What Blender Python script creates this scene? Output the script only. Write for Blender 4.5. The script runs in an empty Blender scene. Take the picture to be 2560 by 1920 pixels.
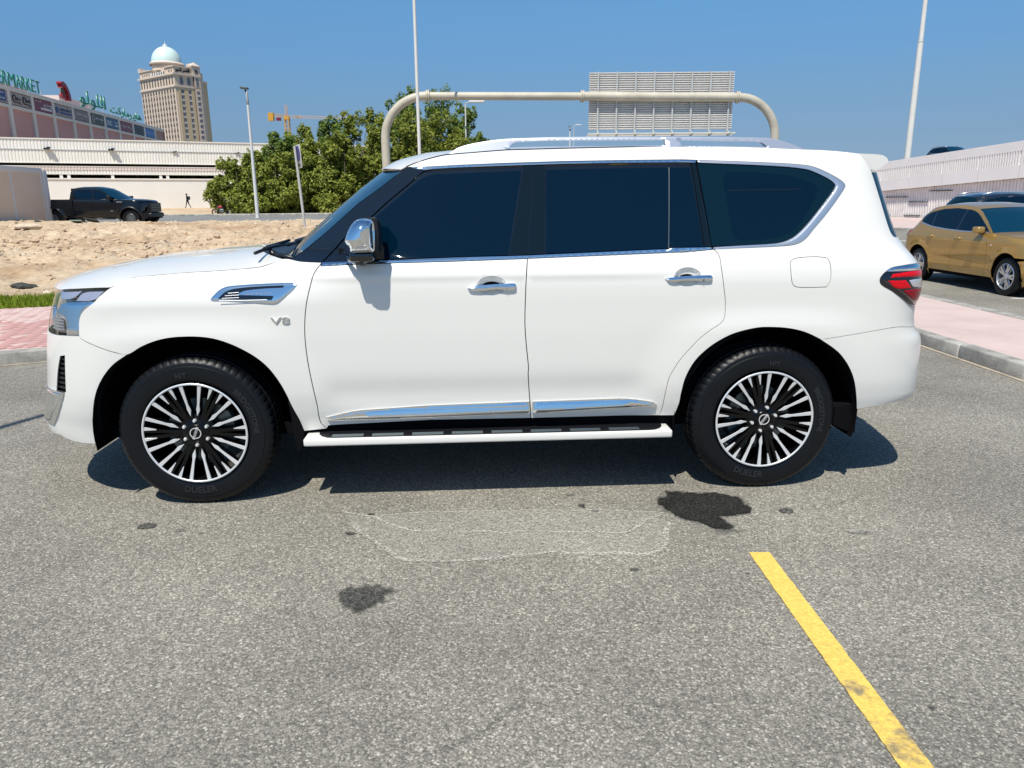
import bpy, bmesh, math, random
from mathutils import Vector, Matrix, noise
from mathutils.geometry import delaunay_2d_cdt
random.seed(7)
R = math.radians
scene = bpy.context.scene
COL = scene.collection

# ------------------------------------------------------------------ camera
cam_data = bpy.data.cameras.new("camera")
cam = bpy.data.objects.new("camera", cam_data)
COL.objects.link(cam)
cam_data.sensor_fit = 'HORIZONTAL'
cam_data.sensor_width = 36.0
cam_data.lens = 36.0 * 1850 / 2560
cam_data.clip_start = 0.05
cam_data.clip_end = 5000
cam.matrix_world = Matrix.Translation((0, 0, 1.588)) @ Matrix.Rotation(R(90 - 13.9), 4, 'X') @ Matrix.Rotation(R(-0.45), 4, 'Z')
scene.camera = cam

# ------------------------------------------------------------------ sky, sun, exposure
SUN_EL, SUN_AZ = 60.5, 200.0          # degrees, azimuth clockwise from +Y (behind the camera, a little to the left)
world = bpy.data.worlds.new("World")
scene.world = world
world.use_nodes = True
wn = world.node_tree
sky = wn.nodes.new("ShaderNodeTexSky")
sky.sky_type = 'NISHITA'
sky.sun_disc = False
sky.sun_elevation = R(SUN_EL)
sky.sun_rotation = R(SUN_AZ)
sky.altitude = 0
sky.air_density = 1.0
sky.dust_density = 0.3
sky.ozone_density = 3.0
bg = wn.nodes["Background"]
bg.inputs[1].default_value = 0.12
# the thin desert haze evens the sky out towards the horizon, all the way round
stc = wn.nodes.new("ShaderNodeTexCoord"); ssx = wn.nodes.new("ShaderNodeSeparateXYZ"); wn.links.new(stc.outputs['Generated'], ssx.inputs[0])
srp = wn.nodes.new("ShaderNodeValToRGB"); wn.links.new(ssx.outputs[2], srp.inputs[0])
SK = [(0.0, (.30, .44, .76)), (.031, (.31, .41, .66)), (.076, (.38, .47, .63)), (.124, (.45, .57, .69)), (.169, (.48, .68, .825)), (.226, (.54, .83, .96)), (.5, (.6, .85, .96))]
while len(srp.color_ramp.elements) < len(SK): srp.color_ramp.elements.new(.5)
for e_, (p_, c_) in zip(srp.color_ramp.elements, SK): e_.position = p_; e_.color = (*c_, 1)
smx = wn.nodes.new("ShaderNodeVectorMath"); smx.operation = 'MULTIPLY'
wn.links.new(sky.outputs[0], smx.inputs[0]); wn.links.new(srp.outputs[0], smx.inputs[1]); wn.links.new(smx.outputs[0], bg.inputs[0])
sun_data = bpy.data.lights.new("sun", 'SUN')
sun_data.energy = 5.0
sun_data.angle = R(0.5)
sun_data.color = (1.0, 0.945, 0.845)
sun = bpy.data.objects.new("sun", sun_data)
COL.objects.link(sun)
az, el = R(SUN_AZ), R(SUN_EL)
sd = Vector((math.sin(az) * math.cos(el), math.cos(az) * math.cos(el), math.sin(el)))
sun.rotation_euler = sd.to_track_quat('Z', 'Y').to_euler()
sun.location = sd * 50
scene.view_settings.view_transform = 'Standard'
scene.view_settings.look = 'None'
scene.view_settings.exposure = 0.06
scene.view_settings.gamma = 1.0
scene.view_settings.use_curve_mapping = False
scene.cycles.max_bounces = 6
scene.cycles.transparent_max_bounces = 12

# ------------------------------------------------------------------ helpers
def link(o, parent=None):
    COL.objects.link(o)
    if parent is not None:
        o.parent = parent
    return o

def tag(o, label=None, cat=None, group=None, kind=None):
    if label: o['label'] = label
    if cat: o['category'] = cat
    if group: o['group'] = group
    if kind: o['kind'] = kind
    return o

def empty(name, loc=(0, 0, 0), rz=0.0, label=None, cat=None, group=None, kind=None, parent=None):
    o = bpy.data.objects.new(name, None)
    o.empty_display_size = 0.2
    o.location = loc
    o.rotation_euler = (0, 0, rz)
    link(o, parent)
    return tag(o, label, cat, group, kind)

def mesh_obj(name, verts, faces, mat, parent=None, smooth=False, mats=None, fm=None, auto=None):
    me = bpy.data.meshes.new(name)
    me.from_pydata([tuple(v) for v in verts], [], faces)
    for m in (mats or [mat]):
        me.materials.append(m)
    if fm: me.polygons.foreach_set('material_index', fm)
    if smooth: me.polygons.foreach_set('use_smooth', [True] * len(me.polygons))
    me.update()
    if auto is not None:
        try: me.set_sharp_from_angle(angle=R(auto))
        except Exception: pass
    return link(bpy.data.objects.new(name, me), parent)

def copy_obj(o, parent, loc=None, rz=None, name=None):
    c = o.copy()
    COL.objects.link(c)
    c.parent = parent
    if loc is not None: c.location = loc
    if rz is not None: c.rotation_euler = (0, 0, rz)
    return c

class MB:
    """collects simple shapes into one mesh"""
    def __init__(s): s.v = []; s.f = []; s.m = []
    def add(s, verts, faces, m=0):
        b = len(s.v); s.v += [tuple(v) for v in verts]
        s.f += [tuple(b + i for i in f) for f in faces]; s.m += [m] * len(faces)
        return s
    def box(s, x0, x1, y0, y1, z0, z1, m=0, mat=None):
        vs = [Vector((x, y, z)) for z in (z0, z1) for y in (y0, y1) for x in (x0, x1)]
        if mat: vs = [mat @ v for v in vs]
        return s.add(vs, [(0, 2, 3, 1), (4, 5, 7, 6), (0, 1, 5, 4), (2, 6, 7, 3), (0, 4, 6, 2), (1, 3, 7, 5)], m)
    def tube(s, pts, rad, n=8, m=0, cap=True, closed=False):
        pts = [Vector(p) for p in pts]
        rads = rad if isinstance(rad, (list, tuple)) else [rad] * len(pts)
        vs = []; prev = None
        for i, p in enumerate(pts):
            if closed: t = pts[(i + 1) % len(pts)] - pts[i - 1]
            else: t = pts[min(i + 1, len(pts) - 1)] - pts[max(i - 1, 0)]
            t.normalize()
            if prev is None: a = t.orthogonal().normalized()
            else: a = (prev - t * prev.dot(t)).normalized()
            prev = a; b = t.cross(a)
            vs += [p + (a * math.cos(2 * math.pi * k / n) + b * math.sin(2 * math.pi * k / n)) * rads[i] for k in range(n)]
        fs = []
        L = len(pts)
        for i in range(L if closed else L - 1):
            j = (i + 1) % L
            for k in range(n):
                k2 = (k + 1) % n
                fs.append((i * n + k, i * n + k2, j * n + k2, j * n + k))
        if cap and not closed:
            fs.append(tuple(reversed(range(n)))); fs.append(tuple((L - 1) * n + k for k in range(n)))
        return s.add(vs, fs, m)
    def lathe(s, prof, n=48, m=0, axis='y', a0=0.0, a1=2 * math.pi):
        full = abs(a1 - a0 - 2 * math.pi) < 1e-6
        cnt = n if full else n + 1
        vs = []
        for k in range(cnt):
            a = a0 + (a1 - a0) * k / n
            for (r, h) in prof:
                if axis == 'y': vs.append((r * math.cos(a), h, r * math.sin(a)))
                else: vs.append((r * math.cos(a), r * math.sin(a), h))
        P = len(prof); fs = []
        for k in range(n):
            k2 = (k + 1) % cnt
            for i in range(P - 1):
                fs.append((k * P + i, k * P + i + 1, k2 * P + i + 1, k2 * P + i))
        return s.add(vs, fs, m)
    def prism(s, poly, d0, d1, plane='xz', m=0):
        n = len(poly)
        def P(p, d):
            if plane == 'xz': return (p[0], d, p[1])
            if plane == 'xy': return (p[0], p[1], d)
            return (d, p[0], p[1])
        vs = [P(p, d0) for p in poly] + [P(p, d1) for p in poly]
        fs = [tuple(range(n)), tuple(reversed(range(n, 2 * n)))] + [(i, n + i, n + (i + 1) % n, (i + 1) % n) for i in range(n)]
        return s.add(vs, fs, m)
    def build(s, name, mat, parent=None, smooth=False, bevel=0, seg=2, auto=None, mats=None, fix=True):
        o = mesh_obj(name, s.v, s.f, mat, parent, smooth, mats=mats, fm=s.m if mats else None)
        if fix or bevel:
            bm = bmesh.new(); bm.from_mesh(o.data)
            if bevel:
                bmesh.ops.remove_doubles(bm, verts=bm.verts, dist=1e-5)
                ed = [e for e in bm.edges if len(e.link_faces) == 2 and e.calc_face_angle(0) > 0.6]
                bmesh.ops.bevel(bm, geom=ed, offset=bevel, segments=seg, profile=0.5, affect='EDGES', clamp_overlap=True)
            bmesh.ops.recalc_face_normals(bm, faces=bm.faces)
            bm.to_mesh(o.data); bm.free()
            if bevel:
                o.data.polygons.foreach_set('use_smooth', [True] * len(o.data.polygons))
                o.data.set_sharp_from_angle(angle=R(50))
        if smooth and auto:
            o.data.set_sharp_from_angle(angle=R(auto))
        return o

def text_obj(s, size, mat, parent, mtx, extrude=0.01, name="lettering", width=None, height=None, bevel=0, offset=0.0, shear=0.0):
    cu = bpy.data.curves.new(name, 'FONT')
    cu.body = s; cu.size = size; cu.extrude = extrude; cu.bevel_depth = bevel; cu.offset = offset; cu.shear = shear
    cu.align_x = 'CENTER'; cu.align_y = 'CENTER'; cu.resolution_u = 3
    tmp = bpy.data.objects.new("tmp_text", cu)
    COL.objects.link(tmp)
    dg = bpy.context.evaluated_depsgraph_get()
    me = bpy.data.meshes.new_from_object(tmp.evaluated_get(dg))
    bpy.data.objects.remove(tmp); bpy.data.curves.remove(cu)
    if len(me.vertices):
        xs = [v.co.x for v in me.vertices]; ys = [v.co.y for v in me.vertices]
        w, h = max(xs) - min(xs), max(ys) - min(ys)
        cx, cy = (max(xs) + min(xs)) / 2, (max(ys) + min(ys)) / 2
        fx = width / w if width else 1.0
        fy = height / h if height else (fx if width else 1.0)
        if height and not width: fx = fy
        for v in me.vertices:
            v.co.x = (v.co.x - cx) * fx; v.co.y = (v.co.y - cy) * fy
    me.transform(mtx)
    me.materials.clear(); me.materials.append(mat)
    me.name = name
    return link(bpy.data.objects.new(name, me), parent)

# ------------------------------------------------------------------ materials
def new_mat(name):
    m = bpy.data.materials.new(name); m.use_nodes = True
    return m, m.node_tree, m.node_tree.nodes["Principled BSDF"]

def pbr(name, col, rough=0.5, metal=0.0, coat=0.0, spec=0.5, noise_amt=0.0, noise_scale=5.0, bump=0.0, bump_scale=40.0, coat_rough=0.03, emit=None):
    m, nt, b = new_mat(name)
    b.inputs['Base Color'].default_value = (*col, 1)
    b.inputs['Roughness'].default_value = rough
    b.inputs['Metallic'].default_value = metal
    b.inputs['Coat Weight'].default_value = coat
    b.inputs['Coat Roughness'].default_value = coat_rough
    b.inputs['Specular IOR Level'].default_value = spec
    if noise_amt or bump:
        tc = nt.nodes.new("ShaderNodeTexCoord")
    if noise_amt:
        n = nt.nodes.new("ShaderNodeTexNoise"); n.inputs['Scale'].default_value = noise_scale; n.inputs['Detail'].default_value = 6
        n.inputs['Roughness'].default_value = 0.65
        nt.links.new(tc.outputs['Object'], n.inputs['Vector'])
        r = nt.nodes.new("ShaderNodeMapRange")
        r.inputs[1].default_value = 0.3; r.inputs[2].default_value = 0.7
        r.inputs[3].default_value = 1 - noise_amt; r.inputs[4].default_value = 1 + noise_amt
        nt.links.new(n.outputs['Fac'], r.inputs[0])
        mx = nt.nodes.new("ShaderNodeVectorMath"); mx.operation = 'SCALE'
        mx.inputs[0].default_value = col
        nt.links.new(r.outputs[0], mx.inputs['Scale'])
        nt.links.new(mx.outputs[0], b.inputs['Base Color'])
    if bump:
        n2 = nt.nodes.new("ShaderNodeTexNoise"); n2.inputs['Scale'].default_value = bump_scale; n2.inputs['Detail'].default_value = 5
        nt.links.new(tc.outputs['Object'], n2.inputs['Vector'])
        bp = nt.nodes.new("ShaderNodeBump"); bp.inputs['Strength'].default_value = bump; bp.inputs['Distance'].default_value = 0.01
        nt.links.new(n2.outputs['Fac'], bp.inputs['Height']); nt.links.new(bp.outputs[0], b.inputs['Normal'])
    return m

def ramp(nt, fac, stops):
    r = nt.nodes.new("ShaderNodeValToRGB")
    e = r.color_ramp.elements
    while len(e) < len(stops): e.new(0.5)
    for k, (p, c) in enumerate(stops):
        e[k].position = p; e[k].color = (*c, 1) if len(c) == 3 else c
    nt.links.new(fac, r.inputs[0])
    return r

def asphalt_mat(name, tones, patch, scale=128.0, cracks=True):
    m, nt, b = new_mat(name)
    N = nt.nodes; L = nt.links
    tc = N.new("ShaderNodeTexCoord")
    warp = N.new("ShaderNodeTexNoise"); warp.inputs['Scale'].default_value = 60; warp.inputs['Detail'].default_value = 2
    L.new(tc.outputs['Object'], warp.inputs['Vector'])
    add = N.new("ShaderNodeVectorMath"); add.operation = 'MULTIPLY_ADD'
    L.new(warp.outputs['Color'], add.inputs[0]); add.inputs[1].default_value = (0.012, 0.012, 0); L.new(tc.outputs['Object'], add.inputs[2])
    v = N.new("ShaderNodeTexVoronoi"); v.inputs['Scale'].default_value = scale; v.inputs['Randomness'].default_value = 1
    L.new(add.outputs[0], v.inputs['Vector'])
    sep = N.new("ShaderNodeSeparateColor"); L.new(v.outputs['Color'], sep.inputs[0])
    c1 = ramp(nt, sep.outputs[0], tones)
    # finer grit
    v2 = N.new("ShaderNodeTexVoronoi"); v2.inputs['Scale'].default_value = scale * 2.3
    L.new(add.outputs[0], v2.inputs['Vector'])
    sep2 = N.new("ShaderNodeSeparateColor"); L.new(v2.outputs['Color'], sep2.inputs[0])
    mrg = N.new("ShaderNodeMapRange"); mrg.inputs[3].default_value = 0.72; mrg.inputs[4].default_value = 1.25
    L.new(sep2.outputs[0], mrg.inputs[0])
    # joints between the stones are darker bitumen
    jr = N.new("ShaderNodeMapRange"); jr.inputs[1].default_value = 0.25; jr.inputs[2].default_value = 0.75; jr.inputs[3].default_value = 1.10; jr.inputs[4].default_value = 0.72
    L.new(v.outputs['Distance'], jr.inputs[0])
    # broad patches
    n = N.new("ShaderNodeTexNoise"); n.inputs['Scale'].default_value = 0.9; n.inputs['Detail'].default_value = 7; n.inputs['Roughness'].default_value = 0.6
    L.new(tc.outputs['Object'], n.inputs['Vector'])
    pr = N.new("ShaderNodeMapRange"); pr.inputs[1].default_value = 0.35; pr.inputs[2].default_value = 0.68
    pr.inputs[3].default_value = 1 - patch; pr.inputs[4].default_value = 1 + patch
    L.new(n.outputs['Fac'], pr.inputs[0])
    m1 = N.new("ShaderNodeMath"); m1.operation = 'MULTIPLY'; L.new(mrg.outputs[0], m1.inputs[0]); L.new(jr.outputs[0], m1.inputs[1])
    m2 = N.new("ShaderNodeMath"); m2.operation = 'MULTIPLY'; L.new(m1.outputs[0], m2.inputs[0]); L.new(pr.outputs[0], m2.inputs[1])
    nb = N.new("ShaderNodeTexNoise"); nb.inputs['Scale'].default_value = 0.22; nb.inputs['Detail'].default_value = 3
    L.new(tc.outputs['Object'], nb.inputs['Vector'])
    rb_ = N.new("ShaderNodeMapRange"); rb_.inputs[1].default_value = .35; rb_.inputs[2].default_value = .65; rb_.inputs[3].default_value = .97; rb_.inputs[4].default_value = 1.09
    L.new(nb.outputs['Fac'], rb_.inputs[0])
    m3 = N.new("ShaderNodeMath"); m3.operation = 'MULTIPLY'; L.new(m2.outputs[0], m3.inputs[0]); L.new(rb_.outputs[0], m3.inputs[1]); m2 = m3
    if cracks:      # a few hairline cracks, only where a second noise lets them through
        w3 = N.new("ShaderNodeTexNoise"); w3.inputs['Scale'].default_value = 2.2; w3.inputs['Detail'].default_value = 8; L.new(tc.outputs['Object'], w3.inputs['Vector'])
        a3 = N.new("ShaderNodeVectorMath"); a3.operation = 'MULTIPLY_ADD'; L.new(w3.outputs['Color'], a3.inputs[0]); a3.inputs[1].default_value = (.55, .55, 0); L.new(tc.outputs['Object'], a3.inputs[2])
        vc = N.new("ShaderNodeTexVoronoi"); vc.feature = 'DISTANCE_TO_EDGE'; vc.inputs['Scale'].default_value = .32; L.new(a3.outputs[0], vc.inputs['Vector'])
        cr_ = N.new("ShaderNodeMapRange"); cr_.inputs[1].default_value = .0; cr_.inputs[2].default_value = .006; cr_.inputs[3].default_value = .55; cr_.inputs[4].default_value = 1.0; L.new(vc.outputs['Distance'], cr_.inputs[0])
        gt = N.new("ShaderNodeMapRange"); gt.inputs[1].default_value = .50; gt.inputs[2].default_value = .60; L.new(n.outputs['Fac'], gt.inputs[0])
        mxc = N.new("ShaderNodeMix"); mxc.data_type = 'FLOAT'; L.new(gt.outputs[0], mxc.inputs[0]); mxc.inputs[2].default_value = 1.0; L.new(cr_.outputs[0], mxc.inputs[3])
        m4 = N.new("ShaderNodeMath"); m4.operation = 'MULTIPLY'; L.new(m2.outputs[0], m4.inputs[0]); L.new(mxc.outputs[0], m4.inputs[1]); m2 = m4
    sc = N.new("ShaderNodeVectorMath"); sc.operation = 'SCALE'; L.new(c1.outputs[0], sc.inputs[0]); L.new(m2.outputs[0], sc.inputs['Scale'])
    L.new(sc.outputs[0], b.inputs['Base Color'])
    b.inputs['Roughness'].default_value = 0.82
    b.inputs['Specular IOR Level'].default_value = 0.35
    bp = N.new("ShaderNodeBump"); bp.inputs['Strength'].default_value = 0.55; bp.inputs['Distance'].default_value = 0.005; bp.invert = True
    L.new(v.outputs['Distance'], bp.inputs['Height'])
    L.new(bp.outputs[0], b.inputs['Normal'])
    return m

M = {}
M['asphalt'] = asphalt_mat("asphalt", [(0.0, (0.150, 0.141, 0.120)), (0.3, (0.222, 0.208, 0.177)), (0.6, (0.266, 0.250, 0.211)), (0.85, (0.330, 0.309, 0.260)), (1.0, (0.49, 0.462, 0.39))], 0.15)
M['asphalt_road'] = asphalt_mat("asphalt_road", [(0.0, (0.14, 0.14, 0.135)), (0.5, (0.23, 0.23, 0.22)), (1.0, (0.36, 0.355, 0.33))], 0.12, scale=60)
M['white_paint'] = pbr("white_car_paint", (0.77, 0.757, 0.712), rough=0.32, spec=0.25, coat=0.7, coat_rough=0.02)
M['chrome'] = pbr("chrome", (0.86, 0.88, 0.9), rough=0.045, metal=1)
M['satin'] = pbr("satin_silver", (0.66, 0.68, 0.72), rough=0.30, metal=0.8)
M['rail'] = pbr("rail_silver", (0.50, 0.53, 0.60), rough=0.33, metal=0.6)
M['machined'] = pbr("machined_alloy", (0.74, 0.75, 0.76), rough=0.3, metal=0.35, coat=0.6)
M['pillar'] = pbr("gloss_pillar_trim", (0.0025, 0.007, 0.010), rough=0.12, spec=0.5)
M['gloss_black'] = pbr("gloss_black", (0.004, 0.005, 0.007), rough=0.05, coat=1)
M['black_trim'] = pbr("black_trim", (0.008, 0.009, 0.011), rough=0.38)
M['matt_black'] = pbr("matt_black", (0.004, 0.004, 0.005), rough=0.9, spec=0.1)
M['tyre'] = pbr("tyre_rubber", (0.004, 0.005, 0.007), rough=0.42, spec=0.28, noise_amt=0.15, noise_scale=12, bump=0.05, bump_scale=200)
M['tyre_letter'] = pbr("tyre_lettering", (0.014, 0.017, 0.021), rough=0.5)
M['tint'] = pbr("tinted_glass", (0.0003, 0.0085, 0.0215), rough=0.03, spec=0.36)
M['tint2'] = pbr("windscreen_glass", (0.002, 0.030, 0.060), rough=0.03, spec=0.5)
M['frit'] = pbr("glass_frit_border", (0.001, 0.013, 0.022), rough=0.05, spec=0.4)
M['wheel_black'] = pbr("wheel_black", (0.0025, 0.0025, 0.003), rough=0.22, spec=0.3)
M['brake'] = pbr("brake_metal", (0.18, 0.22, 0.23), rough=0.4, metal=0.8)
M['red_lens'] = pbr("red_lens", (0.62, 0.004, 0.010), rough=0.18, spec=.2, coat=.15)
M['dark_red_lens'] = pbr("dark_red_lens", (0.26, 0.002, 0.010), rough=0.18, spec=.2, coat=.15)
M['clear_lens'] = pbr("clear_lens_bowl", (0.7, 0.72, 0.74), rough=0.12, metal=0.5, coat=1)
M['lamp_dark'] = pbr("lamp_smoked", (0.36, 0.30, 0.20), rough=0.25, metal=0.3, coat=1)
M['lamp_led'] = pbr("lamp_led_strip", (0.45, 0.47, 0.58), rough=0.1, metal=0.3, coat=1)
M['gold'] = pbr("gold_car_paint", (0.46, 0.28, 0.075), rough=0.27, metal=0.45, coat=0.9)
M['black_paint'] = pbr("black_car_paint", (0.003, 0.005, 0.008), rough=0.2, spec=0.3, coat=.5)
M['navy_paint'] = pbr("dark_blue_car_paint", (0.008, 0.014, 0.024), rough=0.2, coat=1)
M['yellow_line'] = None
M['concrete'] = pbr("kerb_concrete", (0.37, 0.355, 0.32), rough=0.85, noise_amt=0.5, noise_scale=3.2, bump=0.5, bump_scale=60)
M['pole'] = pbr("galvanised_steel", (0.50, 0.51, 0.50), rough=0.5, metal=0.15, noise_amt=0.08, noise_scale=3)
M['pole_cream'] = pbr("cream_painted_steel", (0.50, 0.46, 0.37), rough=0.5, noise_amt=0.16, noise_scale=1.3)
M['pole_white'] = pbr("white_painted_steel", (0.68, 0.67, 0.63), rough=0.5, noise_amt=0.05, noise_scale=2)
M['alu'] = pbr("aluminium_slat", (0.74, 0.72, 0.69), rough=0.5, metal=0.0, noise_amt=0.08, noise_scale=2)

# ------------------------------------------------------------------ surface panels
def crom(tab, x):
    n = len(tab)
    if x <= tab[0][0]: return tab[0][1]
    if x >= tab[-1][0]: return tab[-1][1]
    for i in range(n - 1):
        if x <= tab[i + 1][0]: break
    x0, y0 = tab[i]; x1, y1 = tab[i + 1]; h = x1 - x0
    def sl(j):
        if j == 0: return (tab[1][1] - tab[0][1]) / (tab[1][0] - tab[0][0])
        if j == n - 1: return (tab[-1][1] - tab[-2][1]) / (tab[-1][0] - tab[-2][0])
        a = (tab[j][1] - tab[j - 1][1]) / (tab[j][0] - tab[j - 1][0]); b = (tab[j + 1][1] - tab[j][1]) / (tab[j + 1][0] - tab[j][0])
        return 0.0 if a * b <= 0 else 2 * a * b / (a + b)
    m0, m1 = sl(i), sl(i + 1); t = (x - x0) / h
    return (2*t**3 - 3*t*t + 1)*y0 + (t**3 - 2*t*t + t)*h*m0 + (-2*t**3 + 3*t*t)*y1 + (t**3 - t*t)*h*m1

def sstep(a, b, x):
    t = max(0.0, min(1.0, (x - a) / (b - a)))
    return t * t * (3 - 2 * t)

def inside(poly, x, y):
    c = False; n = len(poly); j = n - 1
    for i in range(n):
        xi, yi = poly[i]; xj, yj = poly[j]
        if (yi > y) != (yj > y) and x < (xj - xi) * (y - yi) / (yj - yi) + xi: c = not c
        j = i
    return c

def edge_dist(polys, x, y):
    best = 1e9
    for poly in polys:
        n = len(poly)
        for i in range(n):
            ax, ay = poly[i]; bx, by = poly[(i + 1) % n]
            dx, dy = bx - ax, by - ay; l2 = dx*dx + dy*dy
            t = 0 if l2 == 0 else max(0, min(1, ((x-ax)*dx + (y-ay)*dy) / l2))
            d = (x-ax-t*dx)**2 + (y-ay-t*dy)**2
            if d < best: best = d
    return math.sqrt(best)

def clean(poly, eps=0.0015):
    out = []
    for p in poly:
        if not out or math.dist(p, out[-1]) > eps: out.append((p[0], p[1]))
    while len(out) > 3 and math.dist(out[0], out[-1]) <= eps: out.pop()
    return out

def area(poly):
    return 0.5 * sum(poly[i-1][0]*poly[i][1] - poly[i][0]*poly[i-1][1] for i in range(len(poly)))

def inset(poly, g):
    if area(poly) < 0: poly = poly[::-1]
    if not g: return poly
    n = len(poly); out = []
    for i in range(n):
        p0, p1, p2 = poly[i-1], poly[i], poly[(i+1) % n]
        a = Vector((p1[0]-p0[0], p1[1]-p0[1])).normalized(); b = Vector((p2[0]-p1[0], p2[1]-p1[1])).normalized()
        na, nb = Vector((-a.y, a.x)), Vector((-b.y, b.x))
        m = na + nb
        if m.length < 0.3: m = na.copy(); k = 1
        else: m.normalize(); k = min(2.0, 1 / max(0.5, m.dot(na)))
        out.append((p1[0] + m.x * g * k, p1[1] + m.y * g * k))
    return out

def smooth_poly(poly, it=1):
    """one or two rounds of corner cutting that keeps sharp corners"""
    for _ in range(it):
        n = len(poly); out = []
        for i in range(n):
            p0, p1, p2 = poly[i-1], poly[i], poly[(i+1) % n]
            a = Vector((p1[0]-p0[0], p1[1]-p0[1])); b = Vector((p2[0]-p1[0], p2[1]-p1[1]))
            if a.length < 1e-6 or b.length < 1e-6 or a.angle(b) > R(52): out.append(p1)
            else:
                out.append((p1[0]*0.75 + p0[0]*0.25, p1[1]*0.75 + p0[1]*0.25))
                out.append((p1[0]*0.75 + p2[0]*0.25, p1[1]*0.75 + p2[1]*0.25))
        poly = out
    return poly

def densify(poly):
    """a smooth curve through the points wherever the outline bends gently; true corners stay sharp"""
    n = len(poly); out = []
    def turn(i):
        a = Vector((poly[i][0]-poly[i-1][0], poly[i][1]-poly[i-1][1])); b = Vector((poly[(i+1) % n][0]-poly[i][0], poly[(i+1) % n][1]-poly[i][1]))
        return 999 if a.length < 1e-5 or b.length < 1e-5 else math.degrees(a.angle(b))
    tn = [turn(i) for i in range(n)]
    for i in range(n):
        j = (i + 1) % n
        p1, p2 = poly[i], poly[j]; out.append(p1)
        L_ = math.dist(p1, p2)
        if L_ < .012 or L_ > .25 or (tn[i] > 42 and tn[j] > 42): continue
        if tn[i] < 1.5 and tn[j] < 1.5: continue
        def tang(k, c):
            if tn[k] > 42: return None
            d = Vector((poly[(k+1) % n][0]-poly[k-1][0], poly[(k+1) % n][1]-poly[k-1][1])); return d.normalized() * L_
        t1, t2 = tang(i, p1), tang(j, p2); ch = Vector((p2[0]-p1[0], p2[1]-p1[1]))
        if t1 is None: t1 = ch
        if t2 is None: t2 = ch
        for q in (1, 2, 3):
            t = q / 4
            h0, h1, h2, h3 = 2*t**3-3*t*t+1, t**3-2*t*t+t, -2*t**3+3*t*t, t**3-t*t
            out.append((h0*p1[0]+h1*t1.x+h2*p2[0]+h3*t2.x, h0*p1[1]+h1*t1.y+h2*p2[1]+h3*t2.y))
    return out

def resample(poly, step):
    out = []
    n = len(poly)
    for i in range(n):
        a, b = poly[i], poly[(i+1) % n]
        k = max(1, int(math.ceil(math.dist(a, b) / step)))
        for j in range(k): out.append((a[0] + (b[0]-a[0])*j/k, a[1] + (b[1]-a[1])*j/k))
    return out

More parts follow.
